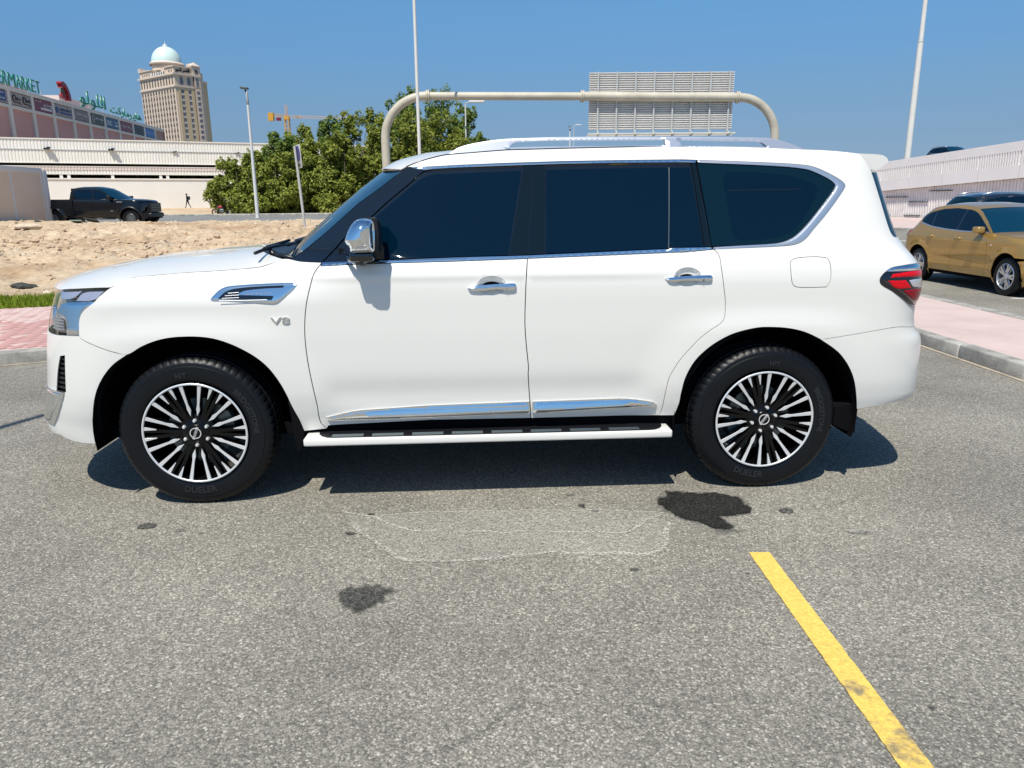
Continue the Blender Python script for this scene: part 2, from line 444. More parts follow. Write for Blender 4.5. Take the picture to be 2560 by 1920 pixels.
def panel(name, poly, mat, parent, W, holes=(), off=0.0, step=0.035, gap=0.0, depth=0.010, bulge=0.0, br=0.01, sides=(-1, 1), ucols=(), sm=0, label=None, rim=True):
    """a sheet of bodywork: the outline poly (u rearward, z up) laid on the body side v = +-W(u, z)"""
    poly = clean(densify(clean(poly)))
    if sm: poly = clean(smooth_poly(poly, sm))
    poly = clean(inset(poly, gap))
    holes = [clean(inset(clean(densify(clean(h))), -gap if gap else 0)) for h in holes]
    allp = [poly] + holes
    loops = [resample(p, step) for p in allp]
    pts = []; edges = []
    for lp in loops:
        b = len(pts); pts += lp
        edges += [(b + i, b + (i + 1) % len(lp)) for i in range(len(lp))]
    xs = [p[0] for p in poly]; zs = [p[1] for p in poly]
    x0, x1, z0, z1 = min(xs), max(xs), min(zs), max(zs)
    cols = []
    x = x0 + step * 0.5
    while x < x1: cols.append(x); x += step
    cols += [c for c in ucols if x0 < c < x1]
    rows = []
    z = z0 + step * 0.5
    while z < z1: rows.append(z); z += step
    nl = len(pts)
    for i, x in enumerate(cols):
        for j, z in enumerate(rows):
            if inside(poly, x, z) and not any(inside(h, x, z) for h in holes):
                if edge_dist(allp, x, z) > step * 0.3: pts.append((x, z))
    if bulge:
        for f in (0.3, 0.7, 1.3):
            if br * f < step * 1.5:
                q = resample(inset(poly, br * f), step)
                pts += [p for p in q if inside(poly, *p) and edge_dist(allp, *p) > br * f * 0.6]
    res = delaunay_2d_cdt([Vector(p) for p in pts], edges, [], 0, 1e-5)
    V2, F = res[0], res[2]
    def h(u, z):
        w = W(u, z) + off
        if bulge:
            d = min(1.0, edge_dist(allp, u, z) / br)
            w += bulge * math.sqrt(max(0.0, 1 - (1 - d) ** 2))
        return w
    def nrm(u, z):
        e = 0.0015 if bulge else 0.003
        gu = (h(u + e, z) - h(u - e, z)) / (2 * e); gz = (h(u, z + e) - h(u, z - e)) / (2 * e)
        gu = max(-6, min(6, gu)); gz = max(-6, min(6, gz))
        return Vector((-gu, 1.0, -gz)).normalized()
    verts = []; norms = []
    for p in V2:
        verts.append(Vector((p[0], h(p[0], p[1]), p[1]))); norms.append(nrm(p[0], p[1]))
    faces = []
    for f in F:
        cx = sum(V2[i][0] for i in f) / len(f); cz = sum(V2[i][1] for i in f) / len(f)
        if not inside(poly, cx, cz) or any(inside(hh, cx, cz) for hh in holes): continue
        ax, az = V2[f[0]]; bx, bz = V2[f[1]]; c_x, c_z = V2[f[2]]
        a = (bx-ax)*(c_z-az) - (bz-az)*(c_x-ax)
        faces.append(tuple(f) if a < 0 else tuple(reversed(f)))      # outward = +v
    nface = len(faces)
    if rim and depth:
        for lp in loops:
            b = len(verts); n = len(lp)
            for (u, z) in lp:
                P = Vector((u, h(u, z), z)); nn = nrm(u, z)
                verts.append(P); norms.append(nn)
                Q = P - Vector((0, 1, 0)) * depth
                verts.append(Q); norms.append(nn)
            ccw = area(lp) > 0
            for i in range(n):
                j = (i + 1) % n
                q = (b + 2*i, b + 2*i + 1, b + 2*j + 1, b + 2*j)
                faces.append(q)
    outs = []
    for s in sides:
        vv = [(v.x, s * v.y, v.z) for v in verts]
        ff = faces if s > 0 else [tuple(reversed(f)) for f in faces]
        o = mesh_obj(name, vv, ff, mat, parent, smooth=True)
        me = o.data
        ln = []
        for k, p in enumerate(me.polygons):
            if k < nface:
                for vi in p.vertices:
                    n = norms[vi]; ln.append((n.x, s * n.y, n.z))
            else:
                pn = p.normal
                for vi in p.vertices: ln.append(tuple(pn))
        me.normals_split_custom_set(ln)
        if label: o['label'] = label
        outs.append(o)
    return outs

def arc_resample(pts, n):
    L = [0]
    for a, b in zip(pts, pts[1:]): L.append(L[-1] + math.dist(a, b))
    out = []
    for k in range(n):
        t = L[-1] * k / (n - 1)
        i = 0
        while i < len(L) - 2 and L[i+1] < t: i += 1
        f = 0 if L[i+1] == L[i] else (t - L[i]) / (L[i+1] - L[i])
        out.append(tuple(pts[i][j] + (pts[i+1][j] - pts[i][j]) * f for j in range(len(pts[0]))))
    return out

def top_strip(name, edge, centre, mat, parent, W, p=2.5, nu=40, nt=24, off=0.0, winset=0.0, thick=0.0, label=None):
    """a crowned sheet spanning the car between its two side edges"""
    E = arc_resample(edge, nu); Cc = arc_resample(centre, nu)
    vs = []; fs = []
    for i in range(nu):
        (ue, ze), (uc, zc) = E[i], Cc[i]
        w = W(ue, ze) - winset
        for j in range(nt + 1):
            t = math.sin(math.pi / 2 * (-1 + 2 * j / nt))
            k = 1 - abs(t) ** p
            vs.append((ue + (uc - ue) * k, w * t, ze + (zc - ze) * k + off))
    for i in range(nu - 1):
        for j in range(nt):
            a = i * (nt + 1) + j
            fs.append((a, a + 1, a + nt + 2, a + nt + 1))
    o = mesh_obj(name, vs, fs, mat, parent, smooth=True)
    bm = bmesh.new(); bm.from_mesh(o.data); bmesh.ops.recalc_face_normals(bm, faces=bm.faces)
    f = bm.faces[0] if False else None
    bm.faces.ensure_lookup_table()
    mid = bm.faces[len(bm.faces) // 2]
    if mid.normal.z < 0: bmesh.ops.reverse_faces(bm, faces=bm.faces)
    bm.to_mesh(o.data); bm.free()
    if thick:
        md = o.modifiers.new("thickness", 'SOLIDIFY'); md.thickness = thick; md.offset = -1
    if label: o['label'] = label
    return o

def stripes_mat(): pass
def sand_material():
    m, nt, b = new_mat("dry_sand")
    N = nt.nodes; L = nt.links
    tc = N.new("ShaderNodeTexCoord")
    n1 = N.new("ShaderNodeTexNoise"); n1.inputs['Scale'].default_value = 0.35; n1.inputs['Detail'].default_value = 8; n1.inputs['Roughness'].default_value = .65
    n2 = N.new("ShaderNodeTexNoise"); n2.inputs['Scale'].default_value = 4.5; n2.inputs['Detail'].default_value = 9; n2.inputs['Roughness'].default_value = .75
    for n in (n1, n2): L.new(tc.outputs['Object'], n.inputs['Vector'])
    r1 = ramp(nt, n1.outputs['Fac'], [(0.3, (0.44, 0.285, 0.165)), (0.48, (0.60, 0.455, 0.305)), (0.7, (0.71, 0.58, 0.42))])
    mr = N.new("ShaderNodeMapRange"); mr.inputs[1].default_value = .3; mr.inputs[2].default_value = .7; mr.inputs[3].default_value = .58; mr.inputs[4].default_value = 1.25
    L.new(n2.outputs['Fac'], mr.inputs[0])
    sc = N.new("ShaderNodeVectorMath"); sc.operation = 'SCALE'; L.new(r1.outputs[0], sc.inputs[0]); L.new(mr.outputs[0], sc.inputs['Scale'])
    L.new(sc.outputs[0], b.inputs['Base Color']); b.inputs['Roughness'].default_value = .95; b.inputs['Specular IOR Level'].default_value = .1
    bp = N.new("ShaderNodeBump"); bp.inputs['Strength'].default_value = .9; bp.inputs['Distance'].default_value = .08
    L.new(n2.outputs['Fac'], bp.inputs['Height']); L.new(bp.outputs[0], b.inputs['Normal'])
    return m
M['sand'] = sand_material()
def leaf_material(name, c0, c1, c2):
    m, nt, b = new_mat(name)
    N = nt.nodes; L = nt.links
    g = N.new("ShaderNodeNewGeometry")
    r = ramp(nt, g.outputs['Random Per Island'], [(0.0, c0), (0.55, c1), (1.0, c2)])
    L.new(r.outputs[0], b.inputs['Base Color'])
    b.inputs['Roughness'].default_value = .55; b.inputs['Specular IOR Level'].default_value = .3
    tl = N.new("ShaderNodeBsdfTranslucent"); L.new(r.outputs[0], tl.inputs[0])
    mx = N.new("ShaderNodeMixShader"); mx.inputs[0].default_value = .4
    L.new(b.outputs[0], mx.inputs[1]); L.new(tl.outputs[0], mx.inputs[2]); L.new(mx.outputs[0], N['Material Output'].inputs[0])
    return m
M['leaf_olive'] = leaf_material("leaves_olive", (0.09, 0.12, 0.016), (0.23, 0.27, 0.032), (0.42, 0.45, 0.09))
M['leaf_green'] = leaf_material("leaves_green", (0.055, 0.10, 0.018), (0.15, 0.225, 0.030), (0.29, 0.37, 0.07))
M['grass'] = leaf_material("grass_blades", (0.13, 0.20, 0.012), (0.24, 0.33, 0.02), (0.38, 0.44, 0.06))
M['bark'] = pbr("bark", (0.12, 0.085, 0.06), rough=.9, noise_amt=.3, noise_scale=4)
M['paver'] = pbr("red_paver", (0.50, 0.285, 0.26), rough=.85, noise_amt=.13, noise_scale=6, bump=.3, bump_scale=80)
M['paver2'] = pbr("pale_paver", (0.60, 0.44, 0.40), rough=.85, noise_amt=.13, noise_scale=6, bump=.3, bump_scale=80)
M['pink_slab'] = pbr("faded_pink_paving", (0.565, 0.44, 0.40), rough=.85, noise_amt=.10, noise_scale=1.3, bump=.25, bump_scale=60)
M['joint'] = pbr("sandy_joint", (0.26, 0.17, 0.14), rough=.95)
M['cream_clad'] = pbr("cream_cladding", (0.84, 0.81, 0.74), rough=.6, noise_amt=.05, noise_scale=.3)
M['cream_wall'] = pbr("cream_render", (0.82, 0.79, 0.73), rough=.85, noise_amt=.045, noise_scale=.25)
M['pink_clad'] = pbr("pinkish_cladding", (0.74, 0.64, 0.59), rough=.6, noise_amt=.08, noise_scale=.6)
M['mall_pink'] = pbr("mall_pink_render", (0.60, 0.33, 0.30), rough=.85, noise_amt=.06, noise_scale=.15)
M['mall_pale'] = pbr("mall_pale_render", (0.72, 0.66, 0.59), rough=.85, noise_amt=.05, noise_scale=.3)
M['mall_roof'] = pbr("mall_rooftop_render", (0.44, 0.27, 0.22), rough=.85, noise_amt=.05, noise_scale=.2)
M['sign_green'] = pbr("sign_green", (0.015, 0.22, 0.15), rough=.4)
M['sign_red'] = pbr("sign_red", (0.28, 0.012, 0.025), rough=.4)
M['sign_grey'] = pbr("sign_grey_green", (0.10, 0.13, 0.11), rough=.5)
M['s_white'] = pbr("sign_white", (0.66, 0.65, 0.64), rough=.5)
M['s_black'] = pbr("sign_black", (0.015, 0.013, 0.018), rough=.4)
M['s_maroon'] = pbr("sign_maroon", (0.20, 0.018, 0.035), rough=.4)
M['s_navy'] = pbr("sign_navy", (0.012, 0.035, 0.17), rough=.4)
M['s_blue'] = pbr("sign_blue", (0.01, 0.075, 0.19), rough=.4)
M['s_bright'] = pbr("sign_bright_blue", (0.012, 0.13, 0.42), rough=.4)
M['s_beige'] = pbr("sign_beige", (0.36, 0.295, 0.265), rough=.5)
M['s_taupe'] = pbr("sign_taupe", (0.22, 0.18, 0.16), rough=.5)
M['s_slate'] = pbr("sign_slate", (0.08, 0.095, 0.085), rough=.5)
M['t_stone'] = pbr("tower_stone", (0.66, 0.53, 0.41), rough=.85, noise_amt=.04, noise_scale=.08)
M['t_tan'] = pbr("tower_tan_bay", (0.60, 0.46, 0.28), rough=.85)
M['t_pale'] = pbr("tower_pale_band", (0.62, 0.53, 0.45), rough=.8)
M['t_window'] = pbr("tower_window", (0.11, 0.088, 0.072), rough=.25)
M['t_glass'] = pbr("tower_bay_glass", (0.16, 0.165, 0.19), rough=.2)
M['t_dome'] = pbr("dome_turquoise", (0.62, 0.76, 0.71), rough=.35)
M['t_brown'] = pbr("tower_brown_strip", (0.10, 0.035, 0.02), rough=.7)
M['crane'] = pbr("crane_yellow", (0.62, 0.33, 0.04), rough=.5)
M['crane_pale'] = pbr("crane_faded", (0.60, 0.42, 0.30), rough=.6)
M['hoard_beige'] = pbr("hoarding_beige", (0.76, 0.60, 0.47), rough=.7, noise_amt=.05, noise_scale=.8)
M['hoard_white'] = pbr("hoarding_frame_white", (0.72, 0.70, 0.68), rough=.6)
M['dark_cloth'] = pbr("dark_cloth", (0.010, 0.011, 0.016), rough=.9)
M['skin'] = pbr("skin", (0.20, 0.11, 0.07), rough=.6)
M['blue_sign'] = pbr("blue_sign_disc", (0.025, 0.025, 0.16), rough=.4)
M['rust_red'] = pbr("motorcycle_red", (0.35, 0.01, 0.03), rough=.3)
M['stone'] = pbr("pale_rubble", (0.56, 0.46, 0.35), rough=.95, noise_amt=.25, noise_scale=5, bump=.4, bump_scale=20)
M['green_board'] = pbr("painted_board", (0.22, 0.30, 0.25), rough=.7, noise_amt=.1)
M['dark_board'] = pbr("dark_debris", (0.035, 0.04, 0.035), rough=.8, noise_amt=.3)
M['white_line'] = pbr("white_road_paint", (0.62, 0.61, 0.58), rough=.7, noise_amt=.12, noise_scale=9)
def yellow_paint():
    m, nt, b = new_mat("yellow_road_paint")
    N = nt.nodes; L = nt.links
    tc = N.new("ShaderNodeTexCoord")
    n = N.new("ShaderNodeTexNoise"); n.inputs['Scale'].default_value = 9; n.inputs['Detail'].default_value = 9; n.inputs['Roughness'].default_value = .7
    L.new(tc.outputs['Object'], n.inputs['Vector'])
    n3 = N.new("ShaderNodeTexNoise"); n3.inputs['Scale'].default_value = 70; n3.inputs['Detail'].default_value = 5
    L.new(tc.outputs['Object'], n3.inputs['Vector'])
    # scuffs get stronger towards the near end (object x = distance along the line)
    sx = N.new("ShaderNodeSeparateXYZ"); L.new(tc.outputs['Object'], sx.inputs[0])
    mr = N.new("ShaderNodeMapRange"); mr.inputs[1].default_value = 2.9; mr.inputs[2].default_value = 1.9; mr.inputs[3].default_value = -.12; mr.inputs[4].default_value = .05
    L.new(sx.outputs[1], mr.inputs[0])
    ad = N.new("ShaderNodeMath"); ad.operation = 'ADD'; L.new(n.outputs['Fac'], ad.inputs[0]); L.new(mr.outputs[0], ad.inputs[1])
    c = ramp(nt, ad.outputs[0], [(0.0, (0.78, 0.54, 0.12)), (0.52, (0.76, 0.52, 0.11)), (0.60, (0.50, 0.36, 0.12)), (0.68, (0.26, 0.21, 0.12)), (1.0, (0.2, 0.17, 0.12))])
    r3 = N.new("ShaderNodeMapRange"); r3.inputs[1].default_value = .3; r3.inputs[2].default_value = .7; r3.inputs[3].default_value = .82; r3.inputs[4].default_value = 1.14
    L.new(n3.outputs['Fac'], r3.inputs[0])
    s = N.new("ShaderNodeVectorMath"); s.operation = 'SCALE'; L.new(c.outputs[0], s.inputs[0]); L.new(r3.outputs[0], s.inputs['Scale'])
    L.new(s.outputs[0], b.inputs['Base Color']); b.inputs['Roughness'].default_value = .7
    v = N.new("ShaderNodeTexVoronoi"); v.inputs['Scale'].default_value = 95; L.new(tc.outputs['Object'], v.inputs['Vector'])
    bp = N.new("ShaderNodeBump"); bp.inputs['Strength'].default_value = .5; bp.inputs['Distance'].default_value = .004; bp.invert = True
    L.new(v.outputs['Distance'], bp.inputs['Height']); L.new(bp.outputs[0], b.inputs['Normal'])
    return m
M['yellow_line'] = yellow_paint()
M['wet'] = asphalt_mat("wet_asphalt", [(0.0, (0.005, 0.005, 0.004)), (0.5, (0.012, 0.012, 0.010)), (1.0, (0.045, 0.043, 0.036))], 0.3)
M['damp'] = asphalt_mat("damp_asphalt", [(0.0, (0.03, 0.03, 0.028)), (0.5, (0.06, 0.058, 0.053)), (1.0, (0.14, 0.135, 0.12))], 0.3)
M['damp2'] = asphalt_mat("stained_asphalt", [(0.0, (0.08, 0.08, 0.074)), (0.5, (0.16, 0.155, 0.14)), (1.0, (0.34, 0.33, 0.29))], 0.3)
def chalky():
    m, nt, b = new_mat("dried_water_edge")
    N = nt.nodes; L = nt.links
    b.inputs['Base Color'].default_value = (.62, .60, .53, 1); b.inputs['Roughness'].default_value = .9
    tc = N.new("ShaderNodeTexCoord"); n = N.new("ShaderNodeTexNoise"); n.inputs['Scale'].default_value = 90; n.inputs['Detail'].default_value = 4
    L.new(tc.outputs['Object'], n.inputs['Vector'])
    r = ramp(nt, n.outputs['Fac'], [(0.42, (0, 0, 0)), (0.58, (.62, .62, .62))])
    L.new(r.outputs[0], b.inputs['Alpha'])
    return m
def soften(m, lo=.25, hi=.75):
    nt = m.node_tree; N = nt.nodes; L = nt.links
    at = N.new("ShaderNodeAttribute"); at.attribute_name = "inside"
    tc = N.new("ShaderNodeTexCoord"); n = N.new("ShaderNodeTexNoise"); n.inputs['Scale'].default_value = 55; n.inputs['Detail'].default_value = 5; L.new(tc.outputs['Object'], n.inputs['Vector'])
    a = N.new("ShaderNodeMath"); a.operation = 'MULTIPLY_ADD'; L.new(n.outputs['Fac'], a.inputs[0]); a.inputs[1].default_value = .9; L.new(at.outputs['Fac'], a.inputs[2])
    r = N.new("ShaderNodeMapRange"); r.inputs[1].default_value = .45 + lo; r.inputs[2].default_value = .45 + hi; L.new(a.outputs[0], r.inputs[0])
    L.new(r.outputs[0], N['Principled BSDF'].inputs['Alpha'])
soften(M['wet'], .2, .55); soften(M['damp'], .2, .95); soften(M['damp2'], .15, 1.5)
M['chalk'] = chalky()
M['chalk_film'] = chalky()
M['chalk_film'].name = 'dried_water_film'
M['chalk_film'].node_tree.nodes['Color Ramp'].color_ramp.elements[1].color = (.25, .25, .25, 1)

M['clod'] = pbr("sand_clod", (0.50, 0.37, 0.25), rough=.95, noise_amt=.2, noise_scale=9)
M['dust'] = pbr("kerb_dust", (0.40, 0.34, 0.26), rough=.95, noise_amt=.3, noise_scale=4)

# ------------------------------------------------------------------ ground, roads, pavements
def sheet(name, poly, z, mat, parent=None, kind='structure', label=None, cat=None, group=None):
    if area(poly) < 0: poly = poly[::-1]
    o = mesh_obj(name, [(x, y, z) for x, y in poly], [tuple(range(len(poly)))], mat, parent)
    tag(o, label, cat, group, kind)
    return o
gx = [-400, -120, -40, -12, 0, 12, 40, 120, 400]; gy = [-60, -20, -6, 0, 6, 14, 30, 80, 300, 1200]
gv = [(x, y, 0) for y in gy for x in gx]; gf = []
for j in range(len(gy) - 1):
    for i in range(len(gx) - 1):
        a = j * len(gx) + i; gf.append((a, a + 1, a + len(gx) + 1, a + len(gx)))
tag(mesh_obj("asphalt_ground", gv, gf, M['asphalt']), kind='structure')

g1 = lambda x: 10.71 + .34 * (x + 7.45)          # pavement / grass edge
g2 = lambda x: 12.10 + .38 * (x + 8.34)          # grass / sand edge
kb = lambda x: 7.36 + .5 * (x + 5.2)             # kerb face

def gz(x, y):
    d = (y - g2(x)) / 1.07
    z = .09 + .72 * sstep(0.0, 17.0, d)
    z = z + (.90 - z) * sstep(-17, -22, x) * sstep(24, 31, y) * .8
    if y > 33.8:
        z = z + (.47 - z) * sstep(33.8, 35.8, y)
    if y > 70: z = .47 + .55 * sstep(70, 97, y) * (1 if y < 97 else 1)
    if y > 97: z = 1.02
    r = x / max(y, 1)
    f = 1 - sstep(-.13, .0, r) if y < 60 else 1 - sstep(-.03, .06, r)
    z = z * f - .05 * (1 - f)
    amp = sstep(0.2, 2.5, d) * (1 - sstep(33.5, 35.5, y)) * f
    if amp > 0:
        n1 = noise.fractal(Vector((x * .35, y * .35, 3.1)), 1.0, 2.0, 5)
        n2 = noise.fractal(Vector((x * 1.7, y * 1.7, 7.7)), 0.8, 2.1, 6)
        rg = 1 - abs(noise.noise(Vector((x * .28 + 4, y * .55, 1.0)))) * 3.2
        z += amp * (.07 * n1 + .075 * n2 + .19 * max(0, rg) * max(0, n2 + .4) * sstep(16, 20, y) * (1 - sstep(26, 31, y)))
    return z
rows = []; t = 7.0
while t < 130: rows.append(t); t *= 1.0085 if t < 40 else 1.03
cols = [-1.05 + 1.20 * i / 300 for i in range(301)]
sv = []; sf = []; okv = []
for y in rows:
    for c in cols:
        x = c * y
        sv.append((x, y, gz(x, y))); okv.append(y > g2(x) - .05)
nc = len(cols)
for j in range(len(rows) - 1):
    for i in range(nc - 1):
        a = j * nc + i
        if okv[a] and okv[a + 1] and okv[a + nc] and okv[a + nc + 1]: sf.append((a, a + 1, a + nc + 1, a + nc))
so = mesh_obj("sandy_ground", sv, sf, M['sand'], smooth=True); tag(so, kind='structure')
bm = bmesh.new(); bm.from_mesh(so.data); bmesh.ops.delete(bm, geom=[v for v in bm.verts if not v.link_faces], context='VERTS'); bm.to_mesh(so.data); bm.free()
# edge of the sand down to the pavement level
sheet("verge_soil", [(-16, g1(-16)), (9, g1(9)), (9, g2(9) + .3), (-16, g2(-16) + .3)], .09, M['sand'])
# road behind the sand where the pickup stands
sheet("back_road", [(-75, 36.2), (-.5, 36.2), (-2, 69.5), (-75, 69.5)], .482, M['asphalt_road'])
k = MB(); k.box(-75, -2, 69.5, 69.8, .45, .62)
tag(k.build("far_kerb", M['concrete'], bevel=.03), kind='structure')
sheet("far_verge", [(-75, 69.8), (-2, 69.8), (-2, 73), (-75, 73)], .60, M['stone'])

# pavement round the parking place
pv = [(-16, kb(-16) + .15), (3.2, kb(3.2) + .15), (4.0, kb(4.0) - .02), (4.5, 11.3), (4.68, 10.5), (4.72, 6), (4.9, -8), (6.55, -8), (6.40, 16.0), (5.5, g1(5.5)), (-16, g1(-16))]
pave = sheet("pavement", pv, .118, M['pink_slab'])
# individual pavers on the part in view, laid diagonally
pc = [(-.099, -.049), (.099, -.049), (.099, .049), (-.099, .049)]
def paver_mesh(name, mat):
    b = MB(); b.box(-.097, .097, -.047, .047, -.02, .011); o = b.build(name, mat, pave, bevel=.004, seg=1); return o
pz = .122
pm = [paver_mesh("paver", M['paver']), paver_mesh("paver", M['paver2'])]
cands = []
ang = R(45 + 20)
ca, sa = math.cos(ang), math.sin(ang)
for i in range(-60, 61):
    for j in range(-60, 61):
        for (ox, oy, rot) in ((0.05, 0.0, 0), (0.0 - .05, .15 - .0, 90)):
            # herringbone cell
            u = i * .2 + j * .0 + ox + (.1 * j); v = j * .1 + oy - i * .1 * 0
            break
# plain diagonal stretcher bond
for i in range(-60, 61):
    for j in range(-90, 91):
        u = i * .2 + (j % 2) * .1; v = j * .1
        x = -6.3 + u * ca - v * sa; y = 9.0 + u * sa + v * ca
        if y < kb(x) + .26 or y > g1(x) - .10: continue
        r = x / y
        if -.70 < r < -.615 and x > -9: cands.append((y, x, y, (i * 7 + j * 3) % 11))
cands.sort()
used = [False, False]
for q, (_, x, y, h) in enumerate(cands[:300]):
    far = (y - kb(x)) / max(.1, (g1(x) - kb(x)))
    wch = 0 if (far < .62 + .12 * noise.noise(Vector((x * 2, y * 2, 0)))) ^ (h == 3) else 1
    o = pm[wch] if not used[wch] else copy_obj(pm[wch], pave)
    used[wch] = True
    o.location = (x, y, pz + random.uniform(-.0015, .0015)); o.rotation_euler = (random.uniform(-.01, .01), random.uniform(-.01, .01), ang)
rest = MB()
for (_, x, y, h) in cands[300:]:
    mt = Matrix.Translation((x, y, pz)) @ Matrix.Rotation(ang, 4, 'Z')
    rest.box(-.097, .097, -.047, .047, -.02, .011, mat=mt)
if rest.v: tag(rest.build("pavers", M['paver2'], pave, fix=False), kind='stuff')
# kerbs
def kerb_run(name, pts, L=.95, w=.15, h=.135):
    root = empty(name, kind='structure')
    base = MB(); base.box(-L/2 + .006, L/2 - .006, 0, w, -.05, h)
    first = base.build("kerb_stone", M['concrete'], root, bevel=.018, seg=2)
    k = 0
    for (x0, y0), (x1, y1) in zip(pts, pts[1:]):
        dl = math.dist((x0, y0), (x1, y1)); n = max(1, round(dl / L)); a = math.atan2(y1 - y0, x1 - x0)
        for i in range(n):
            t = (i + .5) / n
            o = first if k == 0 else copy_obj(first, root); k += 1
            o.location = (x0 + (x1 - x0) * t, y0 + (y1 - y0) * t, random.uniform(-.004, .004)); o.rotation_euler = (0, 0, a)
            o.scale = (dl / n / L, 1, 1)
    return root
kerb_run("kerb", [(-13, kb(-13)), (3.2, kb(3.2))])
kerb_run("kerb", [(3.2, kb(3.2)), (4.0, 11.65), (4.42, 11.2), (4.53, 10.4)], L=.45)
kerb_run("kerb", [(4.70, -7.0), (4.56, 6.4), (4.53, 10.4)][::-1])
kerb_run("kerb", [(6.55, -7), (6.40, 15.5)])
# gutter of dust along the kerb
sheet("gutter_dust", [(-13, kb(-13) - .05), (3.2, kb(3.2) - .05), (4.47, 10.4), (4.51, 6.4), (4.65, -7), (4.69, -7), (4.555, 6.4), (4.52, 10.4), (3.2, kb(3.2)), (-13, kb(-13))], .004, M['dust'])
# right: far side of the side street
sheet("far_pavement", [(22.4, 29.0), (36, 24), (33.2, 47.2), (30.6, 61), (27, 80), (9, 80), (13.9, 60), (19.6, 38.4)], .10, M['pink_slab'])
kerb_run("kerb", [(22.4, 28.6), (19.6, 38.4), (13.8, 60)], L=1.2)
# ------------------------------------------------------------------ painted lines and stains
def chip(p, q, n, a, s0):
    return [(p[0] + (q[0] - p[0]) * k / n + noise.noise(Vector((k * .9, s0, 0))) * a + noise.noise(Vector((k * .23, s0, 3))) * a, p[1] + (q[1] - p[1]) * k / n) for k in range(n)]
yl = sheet("yellow_parking_line", chip((1.088, 3.13), (1.183, 3.13), 6, 0, 0) + chip((1.183, 3.13), (1.200, 1.79), 90, .0028, 1) + chip((1.200, 1.79), (1.245, -1.6), 30, .003, 2) + chip((1.145, -1.6), (1.105, 1.79), 30, .003, 3) + chip((1.105, 1.79), (1.088, 3.13), 90, .0028, 4), .004, M['yellow_line'], kind=None,
           label="yellow painted parking bay line running toward the camera on the asphalt", cat="road marking")
sheet("lane_dash", [(14.4, 28.4), (15.4, 28.4), (15.5, 28.75), (14.5, 28.75)], .004, M['white_line'], kind=None, label="short white dash on the grey side street behind the gold car", cat="road marking")
sheet("white_parking_line", [(8.05, 11.95), (12, 11.55), (12, 11.43), (8.05, 11.83)], .004, M['white_line'], kind=None, label="thin white bay line beside the gold car's front wheel", cat="road marking")

def blot(pts, rough=.05, seed=0, sub=7):
    out = []
    n = len(pts)
    for i in range(n):
        a, b = pts[i], pts[(i+1) % n]
        for k in range(sub):
            t = k / sub
            x, y = a[0] + (b[0]-a[0])*t, a[1] + (b[1]-a[1])*t
            q = noise.noise_vector(Vector((x * 22, y * 22, seed))) * rough + noise.noise_vector(Vector((x * 60, y * 60, seed))) * rough * .4
            out.append((x + q.x, y + q.y))
    return out
def fan_sheet(name, pts, z, mat, label, cat, group=None):
    pts = clean(pts, .0005); n = len(pts)
    size = max(p[0] for p in pts) - min(p[0] for p in pts)
    st = max(.006, size / 28); gr = []
    x = min(p[0] for p in pts)
    while x < max(p[0] for p in pts):
        y = min(p[1] for p in pts)
        while y < max(p[1] for p in pts):
            if inside(pts, x, y) and edge_dist([pts], x, y) > st * .4: gr.append((x, y))
            y += st
        x += st
    res = delaunay_2d_cdt([Vector(p) for p in pts + gr], [(i, (i + 1) % n) for i in range(n)], [], 1, 1e-6)
    o = mesh_obj(name, [(v[0], v[1], z) for v in res[0]], [tuple(f) for f in res[2]], mat)
    at = o.data.attributes.new("inside", 'FLOAT', 'POINT')
    sw = min(.035, size * .12)
    for i, v in enumerate(res[0]): at.data[i].value = min(1.0, edge_dist([pts], v[0], v[1]) / sw)
    bm = bmesh.new(); bm.from_mesh(o.data); bmesh.ops.recalc_face_normals(bm, faces=bm.faces)
    if sum(f.normal.z for f in bm.faces) < 0: bmesh.ops.reverse_faces(bm, faces=bm.faces)
    bm.to_mesh(o.data); bm.free()
    tag(o, label, cat, group); return o

oil = [(0.751,3.637),(0.836,3.879),(0.963,3.869),(1.114,3.853),(1.248,3.784),(1.271,3.657),(1.231,3.568),(1.095,3.513),(1.11,3.402),(1.144,3.364),(1.026,3.35),(0.916,3.46),(0.853,3.489),(0.802,3.588),(0.779,3.654)]
fan_sheet("oil_stain", blot([(1.02 + (x - 1.02) * 1.10, 3.62 + (y - 3.62) * 1.12) for x, y in oil], .05, 31), .004, M['damp2'], "paler damp fringe round the large wet black stain", "stain")
fan_sheet("oil_puddle", blot(oil, .035, 1), .008, M['wet'], "large wet black stain with ragged edge in front of the rear wheel", "stain")
st2 = [(-0.745,2.772),(-0.734,2.833),(-0.66,2.859),(-0.62,2.91),(-0.553,2.869),(-0.462,2.809),(-0.507,2.761),(-0.509,2.718),(-0.572,2.649),(-0.613,2.622),(-0.685,2.657),(-0.719,2.71)]
fan_sheet("oil_stain", blot(st2, .03, 2), .006, M['damp'], "dull dark grey stain alone on the asphalt nearest the camera", "stain")
def spot(x, y, rx, ry, seed, mat, label, rough=.012):
    fan_sheet("oil_spot", blot([(x + rx * math.cos(a * math.pi / 6), y + ry * math.sin(a * math.pi / 6)) for a in range(12)], rough, seed, 3), .004, mat, label, "stain", "small oil spots on the asphalt")
spot(-1.855, 3.467, .052, .045, 3, M['damp'], "dark oval oil spot below the front wheel, leftmost of the spots")
spot(-1.661, 3.415, .035, .022, 4, M['damp2'], "small faint oil spot just right of the oval one below the front wheel")
spot(-1.548, 3.386, .025, .014, 5, M['damp2'], "tiny faint oil fleck, third in the row below the front wheel")
spot(-0.803, 3.368, .038, .022, 6, M['damp'], "dark oil spot at the left tip of the dried water outline")
